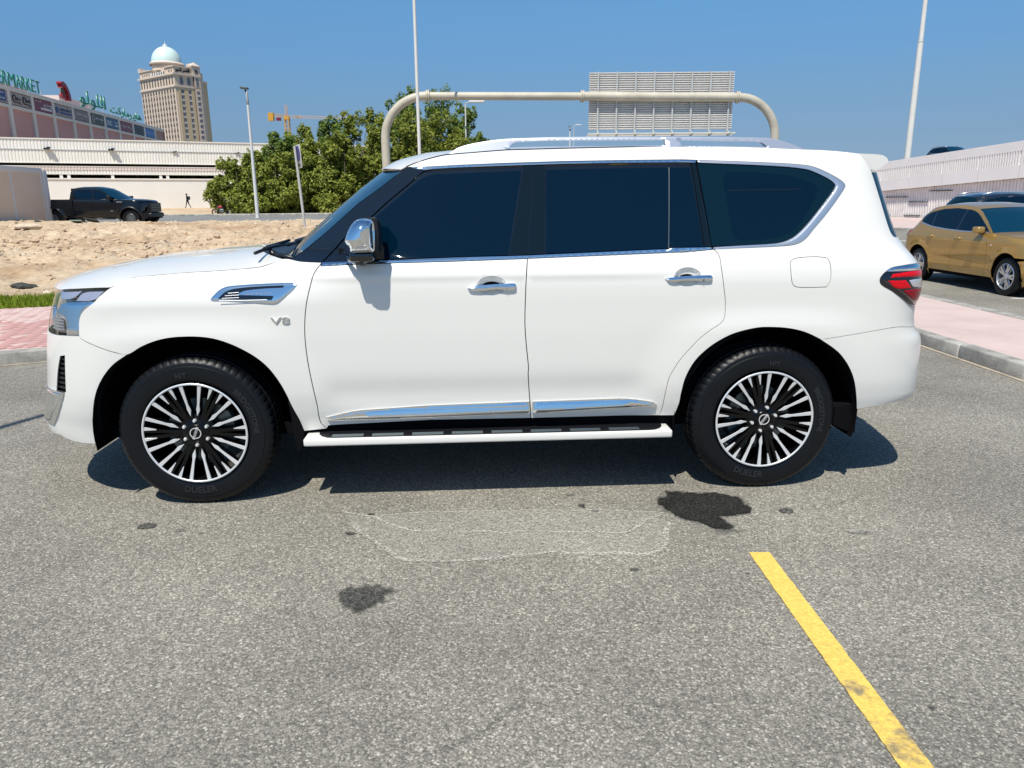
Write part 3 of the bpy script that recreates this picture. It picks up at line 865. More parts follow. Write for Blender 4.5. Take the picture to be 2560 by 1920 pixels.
spot(-0.739, 3.594, .022, .020, 7, M['damp'], "small black oil spot on the upper line of the dried water outline")
spot(0.369, 3.687, .026, .030, 8, M['damp'], "small black oil spot under the rear door, beside a paler one")
spot(0.436, 3.625, .022, .028, 9, M['damp2'], "pale oil spot just right of the black one under the rear door")
spot(0.319, 3.842, .028, .026, 10, M['damp2'], "faint oil spot nearest the shadow under the rear door")
spot(1.43, 3.60, .048, .042, 11, M['damp'], "dark oil spot just right of the large wet stain")
spot(1.711, 3.328, .085, .040, 12, M['damp2'], "broad faded oil spot furthest right on the asphalt", .03)
spot(0.536, 2.978, .024, .014, 13, M['damp'], "tiny oil fleck below the dried water outline")
for i, (x, y) in enumerate([(1.02, 2.93), (1.34, 2.05), (-.35, 3.06), (-1.2, 4.1), (-.22, 3.98)]):
    spot(x, y, .016, .012, 20 + i, M['damp2'], ["tiny dark fleck left of the yellow line's far end", "small dark smudge right of the yellow line", "tiny fleck on the lower edge of the dried water outline", "tiny fleck below the front door's shadow edge", "tiny oil fleck at the shadow edge under the middle of the car"][i])
film = [(-0.905,3.641),(-0.808,3.464),(-0.646,3.24),(-0.536,3.105),(-0.462,3.067),(-0.291,3.07),(-0.121,3.079),(0.052,3.132),(0.227,3.148),(0.57,3.114),(0.7,3.159),(0.79,3.45),(0.739,3.598),(0.457,3.627),(-0.138,3.631),(-0.533,3.615),(-0.685,3.577)]
fo_ = fan_sheet("water_film", blot(film, .02, 9, 4), .0038, M['chalk_film'], "faint pale film of dried water on the asphalt under the doors", "stain")
ring = MB()
def ribbon(pts, w):
    P = arc_resample(pts, len(pts) * 8)
    P = [(x + noise.noise(Vector((x * 9, y * 9, 0))) * .02, y + noise.noise(Vector((x * 9, y * 9, 4))) * .02) for x, y in P]
    L_ = []; R_ = []
    for i, (x, y) in enumerate(P):
        a, b = P[max(0, i - 1)], P[min(len(P) - 1, i + 1)]
        t = Vector((b[0]-a[0], b[1]-a[1])).normalized(); ww = w * (.7 + .6 * noise.noise(Vector((x * 5, y * 5, 2))))
        L_.append((x - t.y * ww, y + t.x * ww, .0045)); R_.append((x + t.y * ww, y - t.x * ww, .0045))
    n = len(P); ring.add(L_ + R_, [(i, n + i, n + i + 1, i + 1) for i in range(n - 1)])
ribbon([(-0.905,3.641),(-0.741,3.562),(-0.584,3.427),(-0.456,3.381),(-0.13,3.365),(0.241,3.369),(0.564,3.352),(0.622,3.427),(0.776,3.585)], .010)
ribbon([(-0.808,3.464),(-0.646,3.24),(-0.536,3.105),(-0.462,3.067),(-0.291,3.07),(-0.121,3.079),(0.052,3.132),(0.227,3.148),(0.57,3.114),(0.7,3.159),(0.791,3.468)], .016)
ribbon([(-0.685,3.577),(-0.533,3.615),(-0.138,3.631),(0.457,3.627),(0.739,3.598)], .006)
tag(ring.build("water_mark", M['chalk'], fix=False), "faint pale outline left by dried water on the asphalt below the doors", "stain", kind='stuff')

# ------------------------------------------------------------------ grass verge
gb = MB(); rnd = random.Random(3)
for q in range(15000):
    x = rnd.uniform(-12.5, -3.2); y = g1(x) + .02 + rnd.random() * (g2(x) - g1(x) - .02) + rnd.gauss(0, .03)
    if x / y > -.60 and rnd.random() < .75: continue
    a = rnd.uniform(0, 6.28); h = rnd.uniform(.05, .12); w = rnd.uniform(.010, .022); l = rnd.uniform(-.05, .05); l2 = rnd.uniform(-.05, .05)
    c, s = math.cos(a) * w, math.sin(a) * w
    gb.add([(x - c, y - s, .09), (x + c, y + s, .09), (x + l + c * .5, y + l2 + s * .5, .09 + h)], [(0, 1, 2)])
tag(gb.build("grass", M['grass'], fix=False), "short bright green grass on the verge between pavement and sand", "grass", kind='stuff')
gb = MB()
for q in range(420):
    x = rnd.uniform(-6.4, -5.3); y = rnd.uniform(19.2, 19.9) + rnd.gauss(0, .1)
    z = gz(x, y); a = rnd.uniform(0, 6.28); h = rnd.uniform(.05, .13); w = .03
    c, s = math.cos(a) * w, math.sin(a) * w
    gb.add([(x - c, y - s, z - .02), (x + c, y + s, z - .02), (x + rnd.uniform(-.05, .05), y, z + h)], [(0, 1, 2)])
tag(gb.build("grass", M['grass'], fix=False), "small patch of green weeds on the sand beyond the bonnet", "weeds", kind='stuff')
# ------------------------------------------------------------------ stones and debris on the sand
def rock(sz, seed, squash=.6, sub=2):
    bm = bmesh.new(); bmesh.ops.create_icosphere(bm, subdivisions=sub, radius=1)
    for v in bm.verts:
        n = noise.noise(v.co * 1.4 + Vector((seed * 3.7, seed, 0))) * .55 + noise.noise(v.co * 3.5 + Vector((seed, 0, 5))) * .2
        v.co = v.co * (1 + n); v.co.z *= squash; v.co *= sz
    vs = [v.co.copy() for v in bm.verts]; fs = [tuple(v.index for v in f.verts) for f in bm.faces]; bm.free()
    return vs, fs
st = MB(); base = [rock(1, i, sub=1) for i in range(6)]
for q in range(1500):
    y = 13 + 21 * rnd.random() ** .8; x = y * rnd.uniform(-.74, -.22)
    if y < g2(x) + .4: continue
    s = .006 + .040 * rnd.random() ** 5; s *= .6 + y / 26
    vs, fs = base[rnd.randrange(6)]; m = Matrix.Translation((x, y, gz(x, y) + s * .15)) @ Matrix.Rotation(rnd.random() * 6.3, 4, 'Z')
    st.add([m @ (v * s) for v in vs], fs)
tag(st.build("rubble", M['stone'], fix=False), "scattered pale pebbles over the sandy lot", "pebbles", kind='stuff')
st = MB()
for q in range(2400):
    band = rnd.random() < .6
    y = (17 + rnd.gauss(3.4, 1.5)) if band else 13 + 21 * rnd.random() ** .8
    x = y * rnd.uniform(-.74, -.22)
    if y < g2(x) + .4 or y > 34: continue
    s = (.012 + .075 * rnd.random() ** 4) * (1.3 if band else .8)
    vs, fs = base[rnd.randrange(6)]; m = Matrix.Translation((x, y, gz(x, y) + s * .1)) @ Matrix.Rotation(rnd.random() * 6.3, 4, 'Z')
    st.add([m @ (v * s) for v in vs], fs)
tag(st.build("rubble", M['clod'], fix=False), "scattered pebbles and lumps of rubble over the sandy lot", "rubble", kind='stuff')
def put_rock(px, py, sz, seed, mat, label, cat="stone", squash=.55, sc=(1, 1, 1)):
    vs, fs = rock(sz, seed, squash)
    o = mesh_obj("stone" if cat == "stone" else "debris", vs, fs, mat, smooth=False); o.location = (px, py, gz(px, py) + sz * .1); o.scale = sc
    tag(o, label, cat)
put_rock(-16.1, 25.3, .30, 2, M['stone'], "large flat pale stone casting a dark shadow on the left of the sand", squash=.35, sc=(1.6, .8, 1))
put_rock(-9.15, 13.9, .16, 5, M['dark_board'], "crumpled dark scrap lying on the sand above the grass", cat="debris", squash=.4, sc=(1.5, .7, 1))
put_rock(-8.05, 12.9, .085, 7, M['stone'], "small rounded pale stone on the sand near the grass verge")
put_rock(-20.1, 32.2, .16, 4, M['dark_board'], "small round black lump on the sand before the hoarding", cat="debris")
put_rock(-13.9, 21.0, .10, 9, M['stone'], "angular stone on the middle of the sandy slope", squash=.5)
put_rock(-11.7, 18.0, .09, 11, M['stone'], "lone pale rock partway up the bank left of the bonnet", squash=.5)
db = MB(); db.box(-.26, .26, -.25, .25, 0, .04, mat=Matrix.Rotation(R(-14), 4, 'X')); o = db.build("debris_board", M['green_board'], bevel=.006)
o.location = (-18.75, 32.9, gz(-18.75, 32.9) + .06); tag(o, "pale green board lying on the sand below the pickup", "board")
db = MB(); db.box(-.30, .30, -.2, .2, 0, .04, mat=Matrix.Rotation(R(-22), 4, 'X') @ Matrix.Rotation(R(12), 4, 'Y')); o = db.build("debris_sheet", M['dark_board'], bevel=.006)
o.location = (-18.15, 32.9, gz(-18.15, 32.9) + .10); tag(o, "dark crumpled sheet beside the pale green board on the sand", "debris")
db = MB(); db.box(-.14, .14, -.03, .03, 0, .03); o = db.build("debris_strip", M['sign_red'])
o.location = (-7.0, 12.75, gz(-7.0, 12.75) + .02); tag(o, "small dark red strip on the sand beside the headlamp", "debris")

# ------------------------------------------------------------------ parking structure behind the pickup
def parking_structure():
    A = Vector((-59.6, 90.0, 0)); ang = math.atan2(12.0, 25.9)
    root = empty("parking_structure", A, ang, label="long cream parking structure with ribbed cladding and dark open slots", cat="building")
    S0, S1 = -45, 46
    def ribs(name, z0, z1, mat, y=0.0, pitch=.34, dep=.045):
        vs = []; fs = []; x = S0
        prof = []
        while x < S1:
            prof += [(x, y), (x + pitch * .55, y), (x + pitch * .68, y + dep), (x + pitch * .87, y + dep)]; x += pitch
        n = len(prof)
        vs = [(p[0], p[1], z0) for p in prof] + [(p[0], p[1], z1) for p in prof]
        fs = [(i, i + 1, n + i + 1, n + i) for i in range(n - 1)]
        return mesh_obj(name, vs, fs, mat, root)
    b = MB(); b.box(S0, S1, 0, .4, .3, 4.52); b.build("lower_wall", M['cream_wall'], root)
    b = MB(); b.box(S0, S1, -.10, .5, 4.52, 4.66); b.build("wall_coping", M['cream_clad'], root)
    b = MB(); b.box(S0, S1, 0.0, 18, 5.10, 5.22); b.build("deck_slab", M['cream_wall'], root)
    ribs("ribbed_cladding", 5.12, 5.62, M['cream_clad'], .02)
    ribs("ribbed_cladding", 5.62, 6.02, M['pink_clad'], -.03)
    b = MB(); b.box(S0, S1, -.06, .1, 6.00, 6.08); b.build("cladding_ledge", M['cream_clad'], root)
    b = MB(); b.box(S0, S1, 0.2, 18, 6.55, 6.8); b.build("deck_slab", M['cream_wall'], root)
    ribs("ribbed_cladding", 6.40, 7.92, M['cream_clad'], -.10)
    b = MB(); b.box(S0, S1, -.16, .1, 6.38, 6.46); b.build("cladding_ledge", M['cream_clad'], root)
    b = MB(); b.box(S0, S1, -.16, -.05, 7.90, 7.96); b.build("cable_conduit", M['pole'], root)
    ribs("ribbed_cladding", 7.94, 9.10, M['cream_clad'], -.04)
    b = MB(); b.box(S0, S1, -.12, .3, 9.10, 9.22); b.build("parapet_cap", M['cream_clad'], root)
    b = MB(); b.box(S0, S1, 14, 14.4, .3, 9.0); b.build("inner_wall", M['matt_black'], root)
    b = MB(); b.box(S1, S1 + .3, 0, 18, .3, 9.1); b.build("end_wall", M['cream_wall'], root)
    b = MB(); b.box(S0 - .3, S0, 0, 18, .3, 9.1); b.build("end_wall", M['cream_wall'], root)
    c = MB(); c.box(-.17, .17, .05, .35, 4.66, 5.12); co = c.build("opening_post", M['cream_clad'], root)
    first = True
    for s in (-12.8, -6.5, -.3, 6.1, 6.9, 11.6, 17.0, 17.8, 23.5, 30, 37):
        o = co if first else copy_obj(co, root); first = False; o.location = (s, 0, 0)
    fl = MB(); fl.box(-.5, .1, -.55, -.2, 7.92, 8.1); fl.box(-.15, .25, -.7, -.3, 8.0, 8.2, mat=None); fl.tube([(0, -.1, 7.9), (0, -.4, 7.95)], .05, 6)
    fo = fl.build("floodlight", M['gloss_black'], root)
    for i, s in enumerate((5.25, 12.0, 19.0, 26.5)):
        o = fo if i == 0 else copy_obj(fo, root); o.location = (s, 0, 0)
        if i > 1: o.scale = (.8, .4, .5); o.location = (s, -.05, 3.9)
    v = MB(); v.lathe([(0, -.06), (.22, -.06), (.24, 0)], 14, axis='y'); vo = v.build("wall_vent", M['matt_black'], root)
    vo.location = (23.2, 0, 3.75); v2 = copy_obj(vo, root); v2.location = (25.7, 0, 1.45); v2.scale = (.6, 1, .6)
    return root
parking_structure()

# ------------------------------------------------------------------ shopping mall
mall_ang = math.atan2(.99335, -.1151)
def mall_empty(name, **k): return empty(name, (-70.86, 110, 0), mall_ang, **k)
def mall():
    root = mall_empty("shopping_mall", label="long pink mall wall divided by pale ribs under a row of shop signs", cat="building")
    S0, S1 = -17.6, 67.6
    b = MB(); b.box(S0, S1, .35, 30, 0, 17.3); b.build("wall", M['mall_pink'], root)
    b = MB(); b.box(S0, S1, -.12, 1.2, 17.32, 17.9); b.build("roof_beam", M['mall_pale'], root)
    b = MB(); b.box(S0, S1, -.05, .4, 14.98, 15.42); b.build("sign_beam", M['mall_pale'], root)
    ms = [-17.2, -11, -4.7, 1.9, 8.5, 15.0, 21.9, 28.3, 34.9, 41.6, 48.8, 55.2, 61.6]
    m_ = MB(); m_.box(-.40, .40, -.02, .4, 5, 17.32); mo = m_.build("wall_rib", M['mall_pale'], root)
    for i, s in enumerate(ms):
        o = mo if i == 0 else copy_obj(mo, root); o.location = (s, 0, 0)
    for i, (a, c) in enumerate(zip(ms, ms[1:] + [68])):
        p = MB(); p.box(a + .4, c - .4, .28, .36, 6, 14.98); p.build("wall_panel", M['mall_pink'], root)
    p = MB(); p.box(S1 - .4, S1, -.12, .4, 5, 17.9); p.box(61.9, S1 - .4, .1, .3, 15.42, 17.3); p.build("end_panel", M['mall_roof'], root)
    rf = MB(); rf.box(14, 29, 10, 24, 17.3, 20.9); rf.build("rooftop_block", M['mall_roof'], root)
    rf = MB(); rf.box(29.2, 44, 5, 18, 17.3, 20.2); rf.build("rooftop_block", M['mall_pale'], root)
    rf = MB(); rf.box(-12, 2.2, 4, 16, 17.3, 20.5); rf.build("rooftop_block", M['mall_roof'], root)
    rf = MB(); rf.box(44.2, 60, 3, 12, 17.3, 18.6); rf.build("rooftop_block", M['t_dome'], root)
    return ms
ms = mall()
MX = Matrix.Rotation(R(90), 4, 'X')
def scribble(mb, x0, x1, z0, z1, y, seed, n=5, th=.09):
    """small strokes that stand for lettering too small to read"""
    r = random.Random(seed); w = (x1 - x0) / n
    for k in range(n):
        a = x0 + w * (k + .12); b_ = x0 + w * (k + .82)
        mb.box(a, a + th, y - .03, y, z0, z0 + (z1 - z0) * r.uniform(.55, 1))
        mb.box(a, b_, y - .03, y, z0 + r.choice([0, .4, .8]) * (z1 - z0) * .9, z0 + r.choice([0, .4, .8]) * (z1 - z0) * .9 + th)
        if r.random() < .6: mb.box(b_ - th, b_, y - .03, y, z0, z0 + (z1 - z0) * r.uniform(.4, .9))
def fix_scribble(mb):
    return mb
def mall_sign(i, board, label, cat="shop sign", full=True, inset_=(.35, .35)):
    a, c = ms[i] + .45, ms[i + 1] - .45
    root = mall_empty("shop_sign", label=label, cat=cat, group="shop signs in a row along the mall's top")
    b = MB(); b.box(a, c, .02, .30, 15.5 + .05, 17.22); b.build("board", M[board], root)
    return root, a, c
def scrib(root, mat, *args, **k):
    mb = MB(); scribble(mb, *args, **k)
    # rebuild boxes with ordered limits
    mb.build("lettering", M[mat], root)
r_, a, c = mall_sign(2, 's_beige', "sign with dark blue panel and white strokes, leftmost in the row")
b = MB(); b.box(a + .2, c - .5, -.03, .02, 15.75, 17.15); b.build("blue_panel", M['s_navy'], r_)
scrib(r_, 's_white', a + 2.6, c - .8, 16.75, 17.0, -.03, 5, n=6, th=.07); scrib(r_, 's_white', a + .6, c - .8, 15.95, 16.4, -.03, 6, n=7)
r_, a, c = mall_sign(3, 's_beige', "pale beige sign with two black scripts under the green letters")
for (x0, sc_, sd) in ((a + .35, 1.0, 1), (a + 3.2, .95, 2)):
    t = MB()
    t.tube([(x0 + 1.0 * sc_, -.04, 16.75), (x0 + .5, -.04, 16.95), (x0 + .12, -.04, 16.6), (x0 + .15, -.04, 16.15), (x0 + .6, -.04, 15.95), (x0 + 1.6, -.04, 15.98), (x0 + 2.2, -.04, 15.80)], .085, 5)
    t.build("script_stroke", M['s_black'], r_); scrib(r_, 's_black', x0 + .75, x0 + 2.3, 16.25, 16.75, -.02, sd, n=5, th=.07)
r_, a, c = mall_sign(4, 's_maroon', "maroon sign with white block lettering at its lower right")
scrib(r_, 's_white', a + .4, a + 2.2, 16.85, 17.0, .0, 3, n=5, th=.05)
b = MB(); b.box(a + 3.0, c - .1, -.02, .02, 16.2, 16.62); b.box(a + 1.9, c - .2, -.02, .02, 15.8, 16.08); b.build("white_block", M['s_white'], r_)
scrib(r_, 's_maroon', a + 3.2, c - .4, 16.25, 16.55, -.03, 4, n=6, th=.06)
r_, a, c = mall_sign(5, 's_beige', "pale sign with a blue disc and a blue band")
b = MB(); b.lathe([(0, -.05), (.5, -.05), (.5, .02)], 20); [None for _ in range(1)]
b.v = [(x + a + .75, y, z + 16.35) for x, y, z in b.v]; b.build("blue_disc", M['s_navy'], r_)
b = MB(); b.box(a + 1.7, c - .2, -.02, .02, 15.85, 16.2); b.build("blue_band", M['s_navy'], r_); scrib(r_, 's_navy', a + 1.6, c - .2, 16.35, 16.85, -.02, 8, n=8, th=.1)
r_, a, c = mall_sign(6, 's_taupe', "grey brown sign with thin white lettering beginning with john")
text_obj("john", .9, M['s_white'], r_, Matrix.Translation((a + 1.6, -.02, 16.5)) @ MX, extrude=.02, width=2.1, height=.62)
scrib(r_, 's_white', a + 3.0, c - .5, 16.3, 16.65, -.0, 9, n=6, th=.06)
r_, a, c = mall_sign(7, 's_slate', "dark slate sign with a thin white ring emblem")
t = MB(); t.tube([(a + .95 + .42 * math.cos(q), -.04, 16.55 + .42 * math.sin(q)) for q in [k * .6 for k in range(11)]], .05, 5); t.tube([(a + 1.1, -.04, 16.2), (a + 1.35, -.04, 15.9), (a + .9, -.04, 15.75), (a + .6, -.04, 15.95)], .05, 5)
t.build("ring_emblem", M['s_white'], r_); scrib(r_, 's_white', a + 1.8, c - .5, 16.35, 16.8, -.0, 10, n=7, th=.05); scrib(r_, 's_taupe', a + 1.8, c - .4, 16.0, 16.15, -.0, 11, n=10, th=.04)
r_, a, c = mall_sign(8, 's_blue', "deep blue sign with white letters DOC")
text_obj("DOC", 1.2, M['s_white'], r_, Matrix.Translation((a + 1.5, -.01, 16.35)) @ MX, extrude=.02, width=2.3, height=.85, offset=.02)
scrib(r_, 's_white', a + 3.9, c - .3, 16.5, 16.8, -.0, 12, n=6, th=.07); b = MB(); b.box(a + 3.9, c - .3, -.02, .01, 15.95, 16.2); b.build("white_bar", M['s_white'], r_)
r_, a, c = mall_sign(9, 's_maroon', "maroon sign with two short white words")
scrib(r_, 's_white', a + .3, a + .7, 16.1, 16.7, -.0, 13, n=1, th=.08); scrib(r_, 's_white', a + 1.3, a + 3.1, 16.2, 16.6, -.0, 14, n=5, th=.10); scrib(r_, 's_white', a + 3.7, c - .4, 16.25, 16.55, -.0, 15, n=4, th=.10)
r_, a, c = mall_sign(10, 's_black', "black sign with faint grey mark")
scrib(r_, 's_taupe', a + 2.2, a + 3.4, 16.0, 16.8, -.0, 16, n=2, th=.05)
r_, a, c = mall_sign(11, 's_bright', "bright blue sign with one white line of lettering, last in the row")
scrib(r_, 's_white', a + .4, a + 3.0, 16.25, 16.5, -.0, 17, n=7, th=.06); scrib(r_, 's_white', a + 3.4, c - .3, 16.25, 16.45, -.0, 18, n=5, th=.06)
# rooftop letters
r_ = mall_empty("rooftop_sign", label="green capital letters ending in MARKET along the mall roof", cat="sign")
x = -4.9
for ch in "HYPERMARKET":
    wd = {'M': 1.95}.get(ch, 1.15)
    text_obj(ch, 2, M['sign_green'], r_, Matrix.Translation((x + wd / 2, -.05, 18.95)) @ MX, extrude=.07, name="letter", width=wd, height=1.8)
    x += wd + .28
t = MB()
for s in range(-6, 13, 2): t.tube([(s, .3, 17.9), (s, .1, 18.6)], .05, 5)
t.build("support_frame", M['pole'], r_)
r_ = mall_empty("rooftop_emblem", label="dark red curved emblem on legs on the mall roof", cat="sign")
arc = [(17.35, 20.55), (17.7, 20.85), (18.4, 20.9), (19.2, 20.6), (19.9, 19.9), (20.35, 19.0), (20.4, 18.15), (19.7, 18.15), (19.6, 18.9), (19.2, 19.6), (18.7, 20.1), (18.2, 20.3), (17.9, 19.9), (17.6, 19.9), (17.75, 20.35)]
b = MB(); b.prism(arc, -.7, .1); b.build("red_arc", M['sign_red'], r_)
b = MB(); b.prism([(17.8, 18.75), (18.4, 18.35), (19.0, 18.3), (19.3, 18.6), (18.8, 18.9), (18.3, 19.2), (18.1, 18.95)], -.4, .1); b.build("red_leaf", M['sign_red'], r_)
b = MB(); b.prism([(18.3, 19.3), (18.5, 19.9), (18.85, 20.05), (19.15, 19.6), (19.3, 19.0), (19.2, 18.55), (18.8, 18.55), (18.45, 18.9)], -.30, .1); b.build("grey_drop", M['sign_grey'], r_)
b = MB(); [b.tube([(s, .0, 17.85), (s, .0, 18.6)], .05, 5) for s in (18.3, 18.8, 19.3)]; b.build("leg_frame", M['pole'], r_)
r_ = mall_empty("arabic_rooftop_sign", label="tall green Arabic word on the mall roof behind the red emblem", cat="sign")
text_obj("\uFEEE\uFEDF\uFEEE\uFEE0\uFEDF\uFE8D", 4, M['sign_green'], r_, Matrix.Translation((30.9, .1, 19.35)) @ MX, extrude=.10, name="lettering", width=10.8, height=3.0, offset=.02)
b = MB(); [b.tube([(s, .2, 17.85), (s, .2, 18.9)], .05, 5) for s in (26, 29, 32, 35)]; b.build("leg_frame", M['pole'], r_)
r_ = mall_empty("arabic_rooftop_sign", label="long low green Arabic lettering at the far end of the mall roof", cat="sign")
text_obj("\uFE96\uFEDB\uFEAD\uFE8E\uFEE3\uFEAE\uFE92\uFEF3\uFE8E\uFEEB", 3, M['sign_green'], r_, Matrix.Translation((46.2, .1, 18.9)) @ MX, extrude=.10, name="lettering", width=16, height=1.9, offset=.02)
b = MB(); [b.tube([(s, .2, 17.85), (s, .2, 18.6)], .05, 5) for s in (39, 43, 47, 51)]; b.build("leg_frame", M['pole'], r_)

# ------------------------------------------------------------------ domed tower
def tower():
    # local frame: x along the window face seen left, y into the building; built with its origin at the near corner
    root = empty("domed_tower", (-160.8, 380, 0), math.atan2(.6, -.8),
                 label="tall sand-coloured tower block with a turquoise dome and small windows", cat="building")
    # local +x runs left/away along the left face, outward side of that face is local +y
    LX, DY = 32.0, -13.2
    def bx(name, x0, x1, y0, y1, z0, z1, mat): b = MB(); b.box(min(x0, x1), max(x0, x1), min(y0, y1), max(y0, y1), z0, z1); return b.build(name, M[mat], root)
    bx("shaft", 0, LX, 0, DY * 1.06, 0, 61.9, 't_stone')
    bx("cornice", -.8, LX + .8, .8, DY - .3, 61.7, 62.5, 't_pale')
    bx("belt_course", -.5, LX + .5, .5, DY - .2, 56.2, 56.9, 't_pale')
    bx("attic_storey", 0.2, 8.5, -.2, DY * .80, 62.4, 65.3, 't_stone')
    bx("attic_storey", 21.5, LX - .1, -.2, -16, 62.4, 65.3, 't_stone')
    bx("attic_cornice", -.3, 8.9, .3, DY * .82, 65.3, 65.8, 't_pale')
    bx("attic_cornice", 21.1, LX + .3, .3, -16.2, 65.3, 65.8, 't_pale')
    bx("attic_storey", 8.5, 21.5, -4.5, -16, 62.4, 66.2, 't_stone')
    bx("attic_opening", 10, 20.5, -4.3, -5, 62.6, 65.2, 't_window')
    bx("corner_block", 30, 32.3, .3, -2.2, 65.8, 67.2, 't_pale')
    f = MB(); f.lathe([(.0, 64.2), (.25, 63.9), (.38, 63.4), (.3, 62.9), (.42, 62.5)], 8, axis='z'); fo = f.build("finial", M['s_white'], root, smooth=True)
    for i in range(6):
        o = fo if i == 0 else copy_obj(fo, root); o.location = (9.6 + i * 2.1, .1, 0)
    # dome
    dm = MB(); cx, cy = 23.0, -10.3; rad = 7.2
    dm.lathe([(rad + 1.0, 69.0), (rad + 1.2, 69.6), (rad + .5, 70.3), (rad, 70.4)], 48, axis='z'); dm.v = [(x + cx, y + cy, z) for x, y, z in dm.v]
    dm.build("dome_ring", M['t_pale'], root, smooth=True, auto=35)
    dd = MB(); dd.lathe([(rad, 66), (rad, 69.2)], 48, axis='z'); dd.v = [(x + cx, y + cy, z) for x, y, z in dd.v]; dd.build("dome_drum", M['t_stone'], root, smooth=True)
    ds = MB(); ds.lathe([(rad * math.cos(t), 70.3 + 7.9 * math.sin(t)) for t in [math.pi / 2 * k / 16 for k in range(17)]], 48, axis='z'); ds.v = [(x + cx, y + cy, z) for x, y, z in ds.v]
    ds.build("dome", M['t_dome'], root, smooth=True)
    dp = MB(); dp.lathe([(0, 81), (.12, 80), (.2, 79.3), (.8, 79.0), (1.3, 78.5), (1.1, 78.1), (1.5, 77.7)], 16, axis='z'); dp.v = [(x + cx, y + cy, z) for x, y, z in dp.v]
    dp.build("dome_finial", M['s_white'], root, smooth=True)
    # left face windows: 12 columns
    w = MB(); w.box(-.70, .70, -.25, .04, -.85, .85); wo = w.build("window", M['t_window'], root)
    s_ = MB(); s_.box(-.75, .75, .0, .22, -1.15, -.9); so_ = s_.build("window_sill", M['t_pale'], root)
    first = True
    for r in range(12):
        for c in range(12):
            for proto in (wo, so_):
                o = proto if first else copy_obj(proto, root)
                o.location = (1.9 + c * 2.62, .02, 54.5 - r * 2.62)
            first = False
    a = MB(); pts = [(-.5, 57.4), (.5, 57.4), (.5, 60.6), (.35, 61.0), (0, 61.2), (-.35, 61.0), (-.5, 60.6)]
    a.prism(pts, -.2, .06); ao = a.build("arched_window", M['t_window'], root)
    for c in range(12):
        o = ao if c == 0 else copy_obj(ao, root); o.location = (1.9 + c * 2.62, 0, 0)
    for i, (x, z) in enumerate([(2.3, 63.6), (4.4, 63.6), (23, 63.6), (25, 63.6), (27, 63.6), (29, 63.6)]):
        o = copy_obj(wo, root); o.location = (x, -.15, z); o.scale = (.55, 1, .55)
    # right face (local x = 0 plane, facing -x): tan bays with glass strips
    def rx(name, y0, y1, z0, z1, d, mat): b = MB(); b.box(-d, .05, min(y0, y1), max(y0, y1), z0, z1); return b.build(name, M[mat], root)
    rx("tan_bay", -.9, -2.6, 0, 56.2, .25, 't_tan'); rx("tan_bay", -4.4, -6.6, 0, 56.2, .25, 't_tan'); rx("tan_bay", -8.1, -9.6, 0, 56.2, .3, 't_tan')
    rx("brown_strip", -9.62, -9.95, 0, 61.5, .35, 't_brown')
    rx("turret_shaft", -9.95, -13.2, 0, 61.8, .5, 't_stone')
    g = MB(); g.box(-.12, .05, -.72, .72, -.75, .75); go = g.build("bay_window", M['t_glass'], root)
    p = MB(); p.box(-.2, .05, -.75, .75, -.45, .45); po = p.build("bay_spandrel", M['t_pale'], root)
    first = True
    for yy in (-3.5, -7.35, -11.55):
        for r in range(14):
            d = -.45 if yy < -11 else 0
            o = go if first else copy_obj(go, root); o.location = (d, yy, 54.3 - r * 2.62)
            o2 = po if first else copy_obj(po, root); o2.location = (d, yy, 53.0 - r * 2.62); first = False
    b = MB(); pts = [(-.8, 57.3), (.8, 57.3), (.8, 60.2), (.55, 60.9), (0, 61.2), (-.55, 60.9), (-.8, 60.2)]; b.prism(pts, -.15, .05, 'yz'); bo = b.build("arched_bay_window", M['t_glass'], root)
    for i, yy in enumerate((-3.5, -7.35)):
        o = bo if i == 0 else copy_obj(bo, root); o.location = (0, yy, 0)
    rx("turret_window", -10.9, -12.2, 57.4, 61, .58, 't_glass')
    # turret
    bx("turret", -.4, 3.4, -9.4, -13.6, 62.4, 66.4, 't_stone')
    t = MB(); t.prism([(-.9, -9.0), (3.8, -9.0), (3.8, -14.1), (-.9, -14.1)], 66.4, 66.8, 'xy'); t.build("turret_cornice", M['t_pale'], root)
    t = MB(); t.add([(-.6, -9.3, 66.8), (3.5, -9.3, 66.8), (3.5, -13.8, 66.8), (-.6, -13.8, 66.8), (1.4, -11.5, 68.6)], [(0, 1, 4), (1, 2, 4), (2, 3, 4), (3, 0, 4)]); t.build("turret_roof", M['t_pale'], root)
    b = MB(); b.prism([(-12.2, 63), (-10.9, 63), (-10.9, 64.6), (-11.55, 65.4), (-12.2, 64.6)], -.5, -.38, 'yz'); b.build("turret_arch", M['t_window'], root)
    bx("roof_bridge", 1.5, 9, -12.2, -13, 68.0, 68.7, 't_pale')
    # slender block beyond
    bx("rear_block", 2.0, 12, -15.6, -18.2, 0, 59.6, 't_tan'); bx("rear_block_cornice", 1.6, 12.5, -15.4, -18.6, 59.6, 60.4, 't_pale')
    bx("rear_stair_tower", 1.0, 12, -13.95, -15.6, 0, 64.0, 't_stone')
    # name in Arabic over the corner
    text_obj("\uFEAD\uFEEE\uFEA4\uFEDF\uFE8D \uFEAE\uFEBC\uFED8\uFEDF\uFE8D", 3, M['s_black'], root,
             Matrix.Translation((.12, -4.6, 63.9)) @ Matrix.Rotation(R(-90), 4, 'Z') @ MX, extrude=.15, name="lettering", width=7.4, height=2.3, offset=.05)
    return root
tower()

